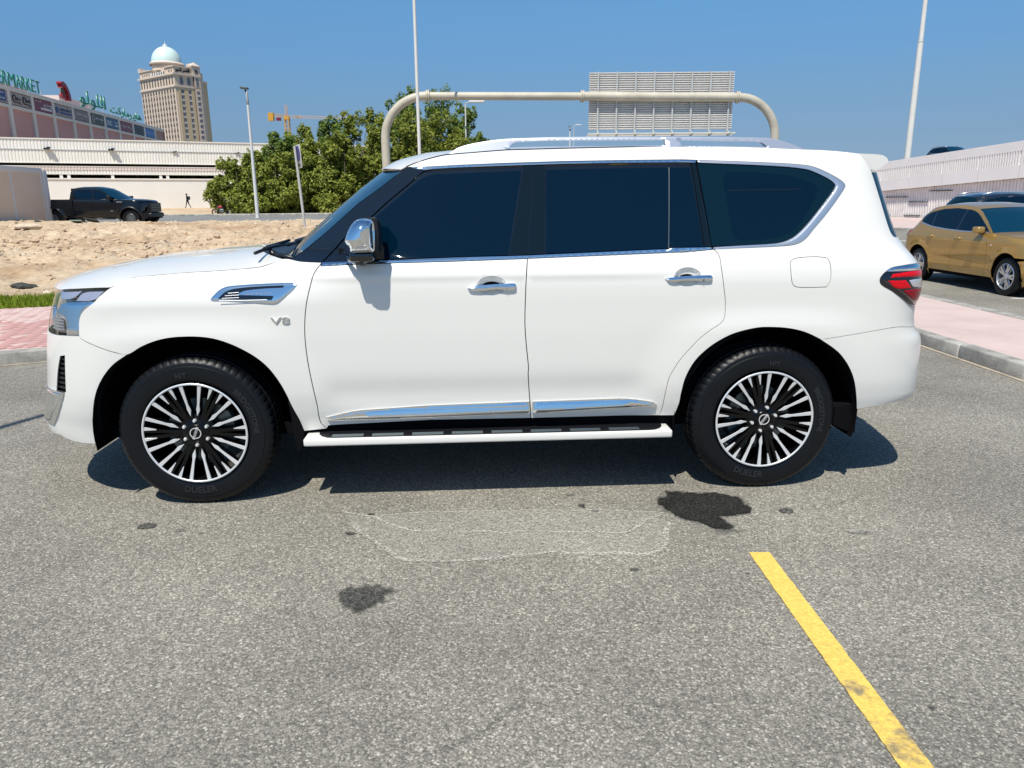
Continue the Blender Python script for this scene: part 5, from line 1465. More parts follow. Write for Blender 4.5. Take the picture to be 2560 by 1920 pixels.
# ------------------------------------------------------------------ the white SUV
T={
 'hood_seam':[(-0.343,1.179),(-0.296,1.208),(-0.241,1.225),(-0.127,1.235),(0.016,1.245),(0.16,1.251),(0.305,1.26),(0.393,1.268),(0.449,1.285),(0.508,1.306)],
 'door_seam_front':[(0.711,1.287),(0.708,1.281),(0.677,1.238),(0.658,1.181),(0.632,1.08),(0.618,0.991),(0.613,0.901),(0.618,0.786),(0.631,0.669),(0.646,0.547),(0.653,0.443),(0.683,0.403)],
 'arch_front':[(-0.536,0.341),(-0.545,0.375),(-0.538,0.443),(-0.518,0.529),(-0.49,0.612),(-0.459,0.675),(-0.414,0.738),(-0.361,0.791),(-0.288,0.839),(-0.21,0.88),(-0.134,0.909),(-0.06,0.924),(0.012,0.928),(0.084,0.926),(0.156,0.915),(0.226,0.891),(0.295,0.856),(0.364,0.809),(0.418,0.754),(0.463,0.682),(0.493,0.614),(0.515,0.544),(0.543,0.466),(0.561,0.394)],
 'bumper_seam':[(-0.533,0.93),(-0.508,0.913),(-0.446,0.887),(-0.388,0.865),(-0.338,0.85),(-0.288,0.839)],
 'lamp_right':[(-0.343,1.179),(-0.36,1.168),(-0.406,1.13),(-0.428,1.108),(-0.479,1.072),(-0.508,1.042),(-0.523,1.005),(-0.537,0.935)],
 'lamp_bottom':[(-0.537,0.935),(-0.644,0.931),(-0.698,0.928),(-0.9,0.93)],
 'lamp_top':[(-0.343,1.179),(-0.41,1.178),(-0.49,1.174),(-0.586,1.167),(-0.669,1.155)],
 'cowl':[(0.508,1.306),(0.598,1.294),(0.71,1.289)],
 'bumper_bottom':[(-0.536,0.341),(-0.629,0.338),(-0.729,0.345),(-0.806,0.36),(-0.861,0.353)],
 'vent':[(-0.675,0.818),(-0.641,0.825),(-0.671,0.625),(-0.745,0.626),(-0.708,0.741)],
 'lowchrome':[(-1.01,0.61),(-0.767,0.624),(-0.746,0.625),(-0.68,0.624),(-0.718,0.558),(-0.786,0.463),(-0.829,0.415),(-1.06,0.4),(-1.06,0.5)],
 'badge':[(0.155,1.113),(0.161,1.124),(0.196,1.159),(0.231,1.176),(0.28,1.182),(0.417,1.189),(0.578,1.192),(0.589,1.184),(0.579,1.168),(0.537,1.131),(0.504,1.104),(0.481,1.092),(0.453,1.09),(0.372,1.097),(0.282,1.104),(0.17,1.109)],
 'badge_dark_top':[(0.195,1.12),(0.232,1.152),(0.281,1.167),(0.395,1.176),(0.524,1.18),(0.521,1.169),(0.418,1.165),(0.332,1.157),(0.309,1.149),(0.289,1.136),(0.473,1.129),(0.463,1.109),(0.373,1.109),(0.282,1.113),(0.199,1.118)],
 'v8':[(0.446,0.985),(0.545,1.02)],
 'arch_rear':[(2.576,0.436),(2.594,0.513),(2.599,0.57),(2.615,0.656),(2.661,0.75),(2.731,0.821),(2.802,0.868),(2.875,0.9),(2.985,0.924),(3.06,0.926),(3.158,0.918),(3.25,0.896),(3.345,0.853),(3.445,0.783),(3.508,0.712),(3.549,0.641),(3.578,0.56),(3.61,0.446)],
 'door_seam_mid':[(1.77,1.31),(1.76,1.214),(1.755,1.118),(1.751,0.967),(1.758,0.852),(1.77,0.726),(1.768,0.693),(1.779,0.532),(1.786,0.435)],
 'door_seam_rear':[(2.747,1.338),(2.759,1.328),(2.778,1.299),(2.783,1.244),(2.799,1.14),(2.811,1.064),(2.812,0.995),(2.803,0.965),(2.78,0.943),(2.738,0.917),(2.685,0.875),(2.634,0.821),(2.583,0.759),(2.554,0.712),(2.528,0.658),(2.513,0.573),(2.502,0.472),(2.491,0.437)],
 'door_bottom':[(0.692,0.42),(1.239,0.438),(1.786,0.435),(2.491,0.437)],
 'sill_rear':[(2.488,0.437),(2.576,0.436)],
 'belt_top':[(0.71,1.291),(1.005,1.297),(1.427,1.309),(1.673,1.312),(1.771,1.314),(1.861,1.317),(2.512,1.338),(2.512,1.343),(2.744,1.345)],
 'belt_bottom':[(0.713,1.273),(0.955,1.282),(1.006,1.283),(1.427,1.29),(1.766,1.298),(2.57,1.321),(2.747,1.333)],
 'qw_out':[(2.674,1.79),(2.919,1.781),(3.153,1.77),(3.271,1.76),(3.325,1.747),(3.387,1.72),(3.449,1.686),(3.476,1.663),(3.479,1.648),(3.461,1.622),(3.376,1.518),(3.294,1.43),(3.253,1.385),(3.213,1.36),(3.157,1.348),(2.977,1.34),(2.747,1.333)],
 'qw_in':[(2.678,1.775),(2.917,1.766),(3.152,1.753),(3.269,1.739),(3.323,1.72),(3.385,1.69),(3.416,1.667),(3.423,1.652),(3.405,1.623),(3.329,1.534),(3.255,1.452),(3.198,1.401),(3.15,1.375),(3.087,1.36),(2.899,1.351),(2.742,1.347)],
 'qw_pane':[(2.836,1.727),(2.992,1.724),(3.149,1.71),(3.25,1.687),(3.32,1.653),(3.326,1.631),(3.291,1.556),(3.232,1.475),(3.167,1.416),(3.057,1.386),(2.947,1.38),(2.893,1.383),(2.862,1.404),(2.848,1.449),(2.83,1.597),(2.814,1.679),(2.824,1.712)],
 'top_mould_top':[(1.153,1.762),(1.25,1.762),(1.437,1.771),(1.662,1.779),(1.965,1.787),(2.271,1.791),(2.59,1.793),(2.674,1.79)],
 'top_mould_bot':[(1.242,1.746),(1.287,1.75),(1.437,1.758),(1.662,1.765),(1.965,1.773),(2.27,1.777),(2.588,1.778),(2.672,1.776)],
 'roof_seam':[(1.153,1.765),(1.213,1.787),(1.288,1.809),(1.37,1.826),(1.665,1.848),(1.972,1.856),(2.519,1.867),(2.607,1.868),(2.617,1.866),(2.938,1.86),(3.094,1.854),(3.274,1.845),(3.408,1.839),(3.592,1.823)],
 'rear_edge':[(3.592,1.823),(3.637,1.763),(3.658,1.725),(3.687,1.629),(3.713,1.53),(3.741,1.431),(3.762,1.392),(3.789,1.381)],
 'front_glass':[(0.952,1.484),(0.991,1.52),(1.06,1.575),(1.212,1.696),(1.264,1.721),(1.317,1.729),(1.75,1.745),(1.753,1.74),(1.734,1.641),(1.708,1.503),(1.673,1.312),(1.427,1.309),(1.005,1.297),(0.954,1.296),(0.929,1.289),(0.923,1.371)],
 'frame_front':[(0.71,1.289),(0.828,1.415),(0.953,1.505),(1.06,1.596),(1.174,1.685),(1.235,1.736),(1.287,1.75)],
 'bpillar_front':[(1.76,1.766),(1.811,1.768),(1.771,1.315),(1.673,1.312)],
 'bpillar_rear':[(1.813,1.768),(1.876,1.768),(1.86,1.318),(1.774,1.316)],
 'rear_glass':[(1.876,1.747),(2.192,1.752),(2.525,1.754),(2.51,1.338),(1.862,1.319)],
 'rear_quarterlite':[(2.531,1.753),(2.643,1.755),(2.701,1.346),(2.512,1.343)],
 'cpillar':[(2.647,1.776),(2.672,1.776),(2.681,1.731),(2.71,1.509),(2.742,1.344),(2.703,1.344)],
 'fuel':[(3.187,1.288),(3.348,1.29),(3.372,1.266),(3.376,1.162),(3.354,1.132),(3.193,1.13),(3.163,1.15),(3.153,1.24),(3.154,1.265)],
 'handle_front':[(1.45,1.154),(1.476,1.168),(1.535,1.173),(1.647,1.179),(1.699,1.18),(1.71,1.171),(1.712,1.152),(1.699,1.141),(1.654,1.137),(1.609,1.143),(1.535,1.136),(1.483,1.137),(1.457,1.145)],
 'cup_front':[(1.58,1.165),(1.651,1.164),(1.581,1.213)],
 'handle_rear':[(2.478,1.186),(2.505,1.198),(2.681,1.208),(2.727,1.208),(2.739,1.197),(2.739,1.182),(2.728,1.171),(2.689,1.17),(2.581,1.173),(2.536,1.167),(2.505,1.171)],
 'cup_rear':[(2.604,1.195),(2.673,1.194),(2.605,1.242)],
 'garnish_front':[(0.685,0.473),(0.872,0.51),(1.244,0.529),(1.777,0.538),(1.781,0.466),(1.24,0.453),(0.695,0.448)],
 'garnish_rear':[(1.79,0.537),(2.261,0.544),(2.446,0.523),(2.471,0.506),(2.469,0.493),(1.791,0.466)],
 'tl_chrome':[(3.676,1.209),(3.709,1.228),(3.763,1.236),(3.836,1.241),(4.06,1.238),(4.075,1.208)],
 'tl_out':[(3.676,1.209),(3.869,1.214),(4.08,1.205),(4.075,1.08),(4.07,1.01),(3.886,1.009),(3.774,1.07),(3.708,1.111),(3.656,1.138),(3.644,1.158),(3.648,1.18)],
 'tl_r1':[(3.709,1.196),(3.861,1.207),(4.065,1.195),(4.07,1.168),(3.859,1.176),(3.694,1.176)],
 'tl_r2':[(3.682,1.163),(3.791,1.162),(3.837,1.117),(3.733,1.119)],
 'tl_r3':[(3.769,1.107),(3.867,1.111),(4.07,1.1),(4.065,1.05),(3.89,1.041)],
 'tl_w':[(3.81,1.161),(3.86,1.164),(4.07,1.155),(4.07,1.115),(3.853,1.121)],
 'rb_seam':[(3.349,0.853),(3.482,0.876),(3.638,0.897),(3.8,0.943)],
 'rb_top':[(3.342,0.853),(3.462,0.868),(3.626,0.89),(3.779,0.908),(3.908,0.897)],
 'rb_bottom':[(3.61,0.446),(3.794,0.466),(3.93,0.48),(4.1,0.455)],
 'hp_a':[(-0.661,1.145),(-0.502,1.158),(-0.555,1.123),(-0.651,1.113)],
 'hp_b':[(-0.492,1.15),(-0.383,1.159),(-0.431,1.118),(-0.534,1.111)],
 'hp_chrome':[(-0.647,1.085),(-0.554,1.101),(-0.431,1.108),(-0.468,1.078),(-0.502,1.045),(-0.521,1.007),(-0.535,0.936),(-0.613,0.932),(-0.609,0.992),(-0.626,1.017),(-0.71,1.034)],
 'hp_lamp':[(-0.712,1.031),(-0.628,1.013),(-0.619,0.986),(-0.624,0.934),(-0.735,0.934)],
 'mudflap_f':[(0.493,0.57),(0.511,0.549),(0.564,0.395),(0.551,0.321),(0.527,0.285),(0.514,0.339),(0.503,0.501)],
 'mudflap_r':[(3.629,0.436),(3.634,0.294),(3.615,0.29),(3.497,0.346),(3.503,0.443)],
 'board_out':[(0.573,0.384),(0.578,0.417),(0.666,0.42),(2.454,0.453),(2.537,0.449),(2.546,0.427),(2.545,0.385),(1.542,0.363),(0.577,0.34)],
 'pad':[(0.662,0.408),(0.746,0.42),(1.243,0.433),(1.775,0.446),(2.356,0.46),(2.458,0.44),(2.42,0.398),(1.643,0.381),(0.693,0.361)],
 'mirror':[(0.864,1.404),(0.87,1.422),(0.88,1.446),(0.901,1.481),(0.929,1.505),(0.965,1.51),(0.995,1.505),(1.007,1.489),(1.01,1.444),(1.005,1.351),(0.902,1.348),(0.887,1.352),(0.885,1.374),(0.868,1.392)],
 'mirror_foot':[(0.815,1.334),(0.848,1.33),(0.871,1.302),(0.97,1.295),(0.996,1.31),(1.001,1.344),(0.88,1.345)],
 'mirror_tri':[(0.986,1.438),(1.022,1.393),(1.033,1.362),(1.033,1.303),(0.982,1.302)],
 'wind_sil':[(0.415,1.287),(0.451,1.342),(0.513,1.398),(0.595,1.469),(0.863,1.661),(0.913,1.7),(0.988,1.75),(1.017,1.759)],
 'apillar_line':[(0.613,1.288),(0.833,1.525),(0.922,1.612),(0.996,1.674),(1.101,1.742),(1.146,1.745)],
 'wind_edge':[(0.555,1.311),(0.717,1.432),(0.905,1.586),(1.021,1.664),(1.13,1.744)],
 'roof_front_sil':[(1.022,1.759),(1.059,1.781),(1.116,1.809),(1.196,1.834),(1.277,1.849),(1.388,1.859)],
 'rail_top':[(1.369,1.829),(1.438,1.867),(1.553,1.892),(1.629,1.902),(1.706,1.908),(1.974,1.916),(2.605,1.915),(2.86,1.912),(3.082,1.907),(3.146,1.897),(3.228,1.871),(3.286,1.846)],
 'rail_open_f':[(1.683,1.855),(1.706,1.88),(1.736,1.891),(1.975,1.898),(2.522,1.899),(2.529,1.87),(1.975,1.865),(1.744,1.857)],
 'rail_open_r':[(2.597,1.898),(2.861,1.892),(3.035,1.889),(3.06,1.879),(3.085,1.859),(2.863,1.863),(2.618,1.868)],
 'spoiler':[(3.63,1.827),(3.7,1.822),(3.742,1.816),(3.768,1.801),(3.779,1.782),(3.741,1.747),(3.71,1.728),(3.685,1.767)],
 'antenna':[(3.663,1.888),(3.756,1.894),(3.87,1.892),(3.918,1.88)],
 'hood_sil':[(-0.992,1.091),(-0.96,1.125),(-0.913,1.161),(-0.862,1.192),(-0.791,1.217),(-0.703,1.246),(-0.574,1.27),(-0.444,1.296),(-0.316,1.312),(-0.145,1.323),(0.026,1.333),(0.146,1.341),(0.222,1.336)],
 'hood_sil_far':[(-1.26,1.036),(-1.224,1.074),(-1.172,1.115),(-1.115,1.149),(-1.037,1.177),(-0.94,1.209),(-0.796,1.236),(-0.652,1.264),(-0.51,1.281),(-0.321,1.294),(-0.131,1.306),(0.002,1.314),(0.087,1.309)],
 'hood_rear':[(0.358,1.365),(0.364,1.346),(0.407,1.319),(0.475,1.296)],
}

SUV_Z = [(0.25,.90),(0.42,.925),(0.52,.950),(0.62,.966),(0.80,.976),(0.95,.980),(1.08,.980),(1.16,.978),(1.22,.970),(1.27,.955),(1.31,.932),(1.40,.905),(1.5,.878),(1.65,.832),(1.76,.795),(1.80,.775),(1.84,.742),(1.87,.70),(1.90,.62)]
SUV_F = [(.24,-.95),(.28,-1.04),(.32,-1.085),(.38,-1.10),(.5,-1.073),(.6,-1.04),(.8,-1.0),(.92,-.971),(1.04,-.924),(1.12,-.885),(1.2,-.83)]
SUV_R = [(.36,4.02),(.45,4.12),(.5,4.165),(.62,4.16),(.8,4.148),(.85,4.13),(.885,4.10),(.95,4.087),(1.0,4.087),(1.1,4.10),(1.16,4.098),(1.22,4.086),(1.28,4.05),(1.34,4.00),(1.4,3.963),(1.6,3.896),(1.76,3.85),(1.9,3.81)]
def suv_w(u, z):
    w = crom(SUV_Z, z)
    k = 1 - sstep(0.3, 0.95, u)
    w -= 0.07 * k * sstep(1.08, 1.31, z)
    w -= 0.11 * (1 - sstep(0.45, 1.30, u)) * sstep(1.27, 1.36, z)
    for c in (0.0, 3.075):
        d = math.hypot(u - c, z - .42)
        w += 0.016 * sstep(0.80, 0.52, d) * sstep(1.06, 0.9, z) if d < .8 else 0
    w -= 0.012 * ((u - 1.5) / 2.0) ** 2
    # a soft crease under the belt and a hollow low on the doors
    w += 0.004 * math.exp(-((z - 1.215) / 0.012) ** 2) * sstep(-0.3, 0.1, u) * (1 - sstep(2.1, 2.9, u))
    w -= 0.010 * math.exp(-((z - 0.60) / 0.07) ** 2) * sstep(0.62, 0.8, u) * (1 - sstep(2.3, 2.5, u))
    if u < -0.25:
        q = min(1, (-0.25 - u) / (-0.25 - crom(SUV_F, z))); w *= math.sqrt(max(0, 1 - q ** 3.2))
    Rz = crom(SUV_R, z); u0 = Rz - 0.62
    if u > u0:
        q = min(1, (u - u0) / 0.62); w *= math.sqrt(max(0, 1 - q ** 5.0))
    return w

def build_suv():
    W = suv_w
    yaw = R(3.19)
    root = empty("white_suv", (-1.73259, 4.70554, 0), yaw,
                 label="large white off-road wagon seen side-on with chrome trim and dark windows", cat="car")
    wp = M['white_paint']
    tipF = lambda z: crom(SUV_F, z) + 0.014
    tipR = lambda z: crom(SUV_R, z) - 0.012
    ucF = [-0.86, -0.89, -0.92, -0.945, -0.965, -0.985, -1.0, -1.02, -1.04, -1.06, -1.08]
    ucR = [3.9, 3.95, 3.98, 4.0, 4.02, 4.04, 4.055, 4.07, 4.085, 4.10, 4.115, 4.13]
    rev = lambda l: list(reversed(l))
    G = 0.0022
    # ---- panels
    fender = T['hood_seam'] + T['cowl'][1:] + T['door_seam_front'] + rev(T['arch_front'][9:]) + [T['arch_front'][8]] + rev(T['bumper_seam'][:-1]) + rev(T['lamp_right'][1:-1])
    badge_hole = T['badge_dark_top']
    panel("front_fender", fender, wp, root, W, gap=G, step=0.03)
    bumper = T['lamp_bottom'] + [(tipF(z), z) for z in (.93, .86, .8, .7, .6, .5, .4, .34)] + rev(T['bumper_bottom']) + T['arch_front'][1:9] + rev(T['bumper_seam'])
    panel("front_bumper", bumper, wp, root, W, holes=[T['vent']], gap=G, step=0.03, ucols=ucF)
    dfront = [(0.712, 1.273)] + T['door_seam_front'][1:] + T['door_bottom'][:3] + rev(T['door_seam_mid'])[1:-1] + [(1.768, 1.298)] + rev(T['belt_bottom'][1:4])
    def ell(c, rx, rz, n=28): return [(c[0] + rx * math.cos(2*math.pi*k/n), c[1] + rz * math.sin(2*math.pi*k/n)) for k in range(n)]
    cf, cr = T['cup_front'], T['cup_rear']
    ef = ell(cf[0], 0.073, 0.047); er = ell(cr[0], 0.070, 0.047)
    fd = panel("front_door", dfront, wp, root, W, holes=[ef], gap=G * 1.2, step=0.03)
    drear = [(1.768, 1.298)] + T['door_seam_mid'][1:] + [T['door_bottom'][3]] + rev(T['door_seam_rear'])[1:-1] + [(2.748, 1.333)] + [T['belt_bottom'][5]]
    rd = panel("rear_door", drear, wp, root, W, holes=[er], gap=G, step=0.03)
    quarter = (T['roof_seam'] + T['rear_edge'][1:] + [(tipR(z), z) for z in (1.37, 1.34, 1.30, 1.24)] + rev(T['tl_chrome'][:-2])
               + [T['tl_out'][0]] + rev(T['tl_out'][5:]) + [(tipR(z), z) for z in (1.01, .95, .91)] + rev(T['rb_top'])
               + rev(T['arch_rear'][:13]) + [T['sill_rear'][0]] + rev(T['door_seam_rear'])[1:] + rev(T['qw_out'])[1:] + rev(T['top_mould_top'])[1:])
    panel("quarter_panel", quarter, wp, root, W, holes=[smooth_poly(T['fuel'], 2)], gap=G * 0.6, step=0.035, ucols=ucR)
    panel("fuel_flap", smooth_poly(T['fuel'], 2), wp, root, W, gap=0.0022, step=0.03)
    rb = T['rb_top'] + [(tipR(z), z) for z in (.90, .85, .8, .7, .6, .5, .46)] + rev(T['rb_bottom'][:-1]) + rev(T['arch_rear'][13:-1])
    panel("rear_bumper", rb, wp, root, W, gap=G * 0.7, step=0.03, ucols=ucR)
    # ---- inner black body that closes the gaps
    env = ([(-0.62, .36)] + [(crom(SUV_F, z) + 0.06, z) for z in (.36, .45, .6, .8, .89)] + [(-.50, .90), (-.47, 1.02), (-.33, 1.12), (-.25, 1.17), (.3, 1.21), (.60, 1.25), (.80, 1.37), (1.15, 1.66), (1.3, 1.73), (2.0, 1.80), (3.2, 1.80), (3.55, 1.77), (3.64, 1.68)]
           + [(crom(SUV_R, z) - 0.07, z) for z in (1.4, 1.3, 1.1, .9, .7, .5)] + [(3.68, .48)])
    def archpoly(c, r, n=20): return [(c + r * math.cos(math.pi * k / n), .42 + r * math.sin(math.pi * k / n)) for k in range(n + 1)]
    core = env + archpoly(3.09, .50)[0:] + [(2.56, .36), (.58, .36)] + [(c[0], c[1]) for c in archpoly(0.012, .515)]
    panel("inner_shell", core, M['matt_black'], root, lambda u, z: max(0.0, W(u, z) - 0.022), step=0.06, rim=False)
    lin = MB()
    for s in (-1, 1):
        for c, r in ((0.005, .535), (3.087, .515)):
            pts = [(c + r * math.cos(R(a)), .41 + r * math.sin(R(a))) for a in range(-14, 195, 6)]
            n = len(pts); lin = MB()
            lin.add([(p[0], s * .95, p[1]) for p in pts] + [(p[0], s * .42, p[1]) for p in pts], [(i, i+1, n+i+1, n+i) for i in range(n - 1)])
            lin.add([(p[0], s * .43, p[1]) for p in pts], [tuple(range(n))])
            lin.build("wheel_arch_liner", M['matt_black'], root, smooth=True, auto=40, fix=False)

    und = MB(); und.box(-.55, 3.7, -.78, .78, .335, .40); und.box(-.5, 3.6, -.42, .42, .30, .6); und.box(.6, 2.5, -.88, .88, .37, .44)
    und.build("underbody", M['matt_black'], root)
    # arch lips: returned edge of the wings
    for nm, tr in (("front_arch_lip", T['arch_front']), ("rear_arch_lip", T['arch_rear'])):
        tr2 = arc_resample(tr, 60)
        for s in (-1, 1):
            lip = MB(); n = len(tr2)
            a = [(p[0], s * (W(*p) - 0.001), p[1]) for p in tr2]; b = [(p[0], s * (W(*p) - 0.09), p[1]) for p in tr2]
            lip.add(a + b, [(i, i+1, n+i+1, n+i) for i in range(n - 1)])
            lip.build(nm, M['black_trim'], root, smooth=True, fix=False)
    # ---- bonnet, roof, windscreen
    hedge = [(-0.89, 1.105), (-0.80, 1.135), (-0.70, 1.152)] + rev(T['lamp_top'])[1:] + T['hood_seam'][1:-1] + [(0.500, 1.303)]
    hcent = [(-1.06, 1.055), (-1.02, 1.105), (-.96, 1.145), (-.88, 1.18), (-.77, 1.215), (-.6, 1.252), (-.4, 1.285), (-.1, 1.31), (.10, 1.325), (.24, 1.335)]
    top_strip("bonnet", hedge, hcent, wp, root, W, p=2.6, nu=60, nt=40, winset=0.003)
    hl = MB()      # the two raised ribs along the bonnet
    wedge = T['wind_edge']
    wcent = [(.368, 1.279), (.50, 1.405), (.66, 1.535), (.82, 1.665), (.957, 1.762)]
    top_strip("windscreen", wedge, wcent, M['tint2'], root, W, p=2.2, nu=30, nt=30)
    redge = [(1.125, 1.750), (1.153, 1.767)] + T['roof_seam'][1:]
    rcent = [(.955, 1.772), (1.05, 1.822), (1.2, 1.860), (1.4, 1.880), (1.8, 1.893), (2.6, 1.893), (3.2, 1.88), (3.6, 1.85)]
    top_strip("roof", redge, rcent, wp, root, W, p=2.8, nu=60, nt=30, winset=0.002)
    ap = wedge + [(1.150, 1.758)] + [(1.29, 1.764)] + rev(T['frame_front'])[0:] + [(0.598, 1.292), (0.512, 1.305)]
    panel("windscreen_pillar", ap, M['gloss_black'], root, W, off=-0.003, step=0.03, gap=0.001)
    # cowl and wipers
    cw = MB()
    n = 18; L1 = []; L2 = []
    for k in range(n + 1):
        t = -1 + 2 * k / n; kk = 1 - abs(t) ** 2.3
        L1.append((.50 + (.225 - .50) * kk, t * .84, 1.298 + (1.318 - 1.298) * kk)); L2.append((.56 + (.40 - .56) * kk, t * .80, 1.292 + (1.300 - 1.292) * kk))
    cw.add(L1 + L2, [(i, i + 1, n + 2 + i, n + 1 + i) for i in range(n)])
    cw.build("cowl_panel", M['black_trim'], root, smooth=True)
    wi = MB()
    for y0 in (-.62, .10):
        wi.tube([(.40, y0, 1.31), (.34, y0 + .10, 1.345), (.42, y0 + .30, 1.375)], [.016, .012, .008], 6)
        wi.tube([(.36, y0 - .22, 1.335), (.375, y0 + .1, 1.352), (.42, y0 + .45, 1.352)], .009, 6)
    wi.build("wiper", M['black_trim'], root, smooth=True)
    gr = MB()
    for s in (-1, 1):
        pts = [(.545, s * .80, 1.305), (.46, s * .72, 1.308), (.40, s * .60, 1.316)]
        gr.tube(pts, [.010, .020, .016], 6)
    gr.build("cowl_end_seal", M['black_trim'], root, smooth=True)
    # ---- side windows
    dlo = [(0.715, 1.287)] + T['frame_front'][1:-1] + [(1.242, 1.749)] + T['top_mould_bot'][1:] + [(2.745, 1.344)] + rev(T['belt_top'])[1:-1]
    panel("window_surround", dlo, M['gloss_black'], root, W, off=-0.012, step=0.04, gap=0.001)
    fg = T['front_glass'][:-2]
    fg = [(0.86, 1.405), (0.957, 1.485)] + T['front_glass'][1:11] + [(1.427, 1.308), (1.004, 1.297), (0.86, 1.294)]
    panel("front_door_glass", fg, M['tint'], root, W, off=-0.006, step=0.05, gap=0.004)
    panel("rear_door_glass", T['rear_glass'], M['tint'], root, W, off=-0.006, step=0.05, gap=0.003)
    panel("rear_door_fixed_glass", T['rear_quarterlite'], M['tint'], root, W, off=-0.006, step=0.05, gap=0.003)
    panel("window_divider", [(2.5255, 1.752), (2.530, 1.752), (2.5135, 1.342), (2.5095, 1.341)], M['brake'], root, W, off=-0.001, step=0.05)
    panel("door_pillar_trim", T['bpillar_front'], M['pillar'], root, W, off=-0.001, step=0.05, gap=0.002)
    panel("door_pillar_trim", T['bpillar_rear'], M['pillar'], root, W, off=-0.001, step=0.05, gap=0.002)
    panel("door_pillar_trim", T['cpillar'], M['pillar'], root, W, off=-0.002, step=0.05, gap=0.002)
    qi = T['qw_in']
    panel("quarter_window", qi, M['frit'], root, W, off=-0.004, step=0.05, gap=0.002, sm=1)
    panel("quarter_window_pane", T['qw_pane'], M['tint'], root, W, off=-0.0028, step=0.05, depth=0.001, sm=1)
    for nm, a, b in (("a", .05, .2),):
        panel("seat_outline", [(2.84, 1.634), (3.24, 1.639), (3.24, 1.6362), (2.84, 1.6312)], M['black_trim'], root, W, off=-0.0022, depth=0.0005)
    # bright mouldings
    bm_ = T['belt_top'][:-1] + [(2.738, 1.344), (2.742, 1.333)] + rev(T['belt_bottom'])[1:]
    panel("belt_moulding", bm_, M['chrome'], root, W, off=0.002, step=0.04, gap=0.001, bulge=0.007, br=0.010)
    tm = T['top_mould_top'][1:] + rev(T['top_mould_bot'])
    panel("upper_moulding", [(1.17, 1.761)] + tm, M['chrome'], root, W, off=0.001, step=0.04, gap=0.001, bulge=0.005, br=0.008)
    qm = [(2.678, 1.790)] + T['qw_out'][1:] + [(2.747, 1.344)] + rev(T['qw_in'])[1:-1] + [(2.682, 1.776)]
    panel("quarter_window_moulding", qm, M['satin'], root, W, off=0.002, step=0.012, gap=0.001, bulge=0.007, br=0.020, sm=2)
    # ---- door handles
    for nm, ec, hp in (("front", ef, T['handle_front']), ("rear", er, T['handle_rear'])):
        ec = inset(ec, -.004)
        panel("handle_recess", ec, wp, root, W, off=-0.001, bulge=-0.024, br=0.055, step=0.012, depth=0.0)
        panel("door_handle", hp, M['chrome'], root, W, off=0.006, bulge=0.014, br=0.017, step=0.012, depth=0.016, gap=0.004, sm=1)
        x1 = max(p[0] for p in hp); zc = sum(p[1] for p in hp) / len(hp)
        panel("handle_joint", [(x1 - .055, zc + .012), (x1 - .053, zc + .012), (x1 - .053, zc - .013), (x1 - .055, zc - .013)], M['black_trim'], root, W, off=0.0195, depth=0.006)
    # ---- sill garnish, running board
    for gp in (T['garnish_front'], T['garnish_rear']):
        panel("door_garnish", gp, M['chrome'], root, W, off=0.006, bulge=0.016, br=0.034, step=0.018, depth=0.012, gap=0.001)
    for gi, zc in (([(0.89, .493), (.95, .504), (1.77, .522), (1.77, .492), (1.24, .481), (.92, .476)], .498), ([(1.797, .522), (2.25, .530), (2.33, .522), (2.28, .503), (1.90, .492), (1.797, .492)], .508)):
        panel("garnish_insert", gi, M['chrome'], root, lambda u, z, zc=zc: W(u, zc) + .024 + (zc - z) * .22, step=0.02, depth=0.012, bulge=.002, br=.006, sm=1)
    for s in (-1, 1):
        bd = MB(); bd.box(.575, 2.545, min(s*.80, s*1.035), max(s*.80, s*1.035), .338, .380)
        bd.build("running_board", wp, root, bevel=0.010, seg=3)
        pd = MB(); r_ = .055; pts = []
        for cx, a0 in ((2.42, -90), (.73, 90)):
            for k in range(9): pts.append((cx + .09 * math.cos(R(a0 + 180*k/8)), s * .915 + .108 * math.sin(R(a0 + 180*k/8))))
        pd.prism(pts, .378, .3835, 'xy'); pd.build("step_pad", M['black_trim'], root)
        st = MB()
        for yy in (.978, .994, 1.008):
            for k in range(8):
                x0 = .72 + k * .212
                st.tube([(x0, s * yy, .3845), (x0 + .165, s * yy, .3845)], .0014, 5)
        st.build("step_grip_strips", M['brake'], root)
    # ---- mud flaps
    for nm, tr, a, b in (("front_mud_flap", T['mudflap_f'], .955, .70), ("rear_mud_flap", [(3.597, .47), (3.628, .44), (3.628, .30), (3.612, .295), (3.50, .346), (3.50, .45)], .905, .72)):
        for s in (-1, 1):
            m = MB(); m.prism(tr, s * a, s * b); m.build(nm, M['matt_black'], root)
    # ---- badge, lettering
    panel("fender_vent_surround", T['badge'], M['chrome'], root, W, off=0.002, bulge=0.007, br=0.014, step=0.016, depth=0.01, sm=1)
    panel("fender_vent_mesh", T['badge_dark_top'], M['gloss_black'], root, W, off=0.0098, step=0.02, depth=0.003)
    sl = MB()
    for k in range(4):
        z = 1.108 + k * .0125
        sl.tube([(.20 + k * .015, -(W(.3, z) + .0115), z), (.30 if 0 < k else .44, -(W(.3, z) + .0115), z + .003)], .0016, 5)
    sl.build("vent_slats", M['satin'], root)
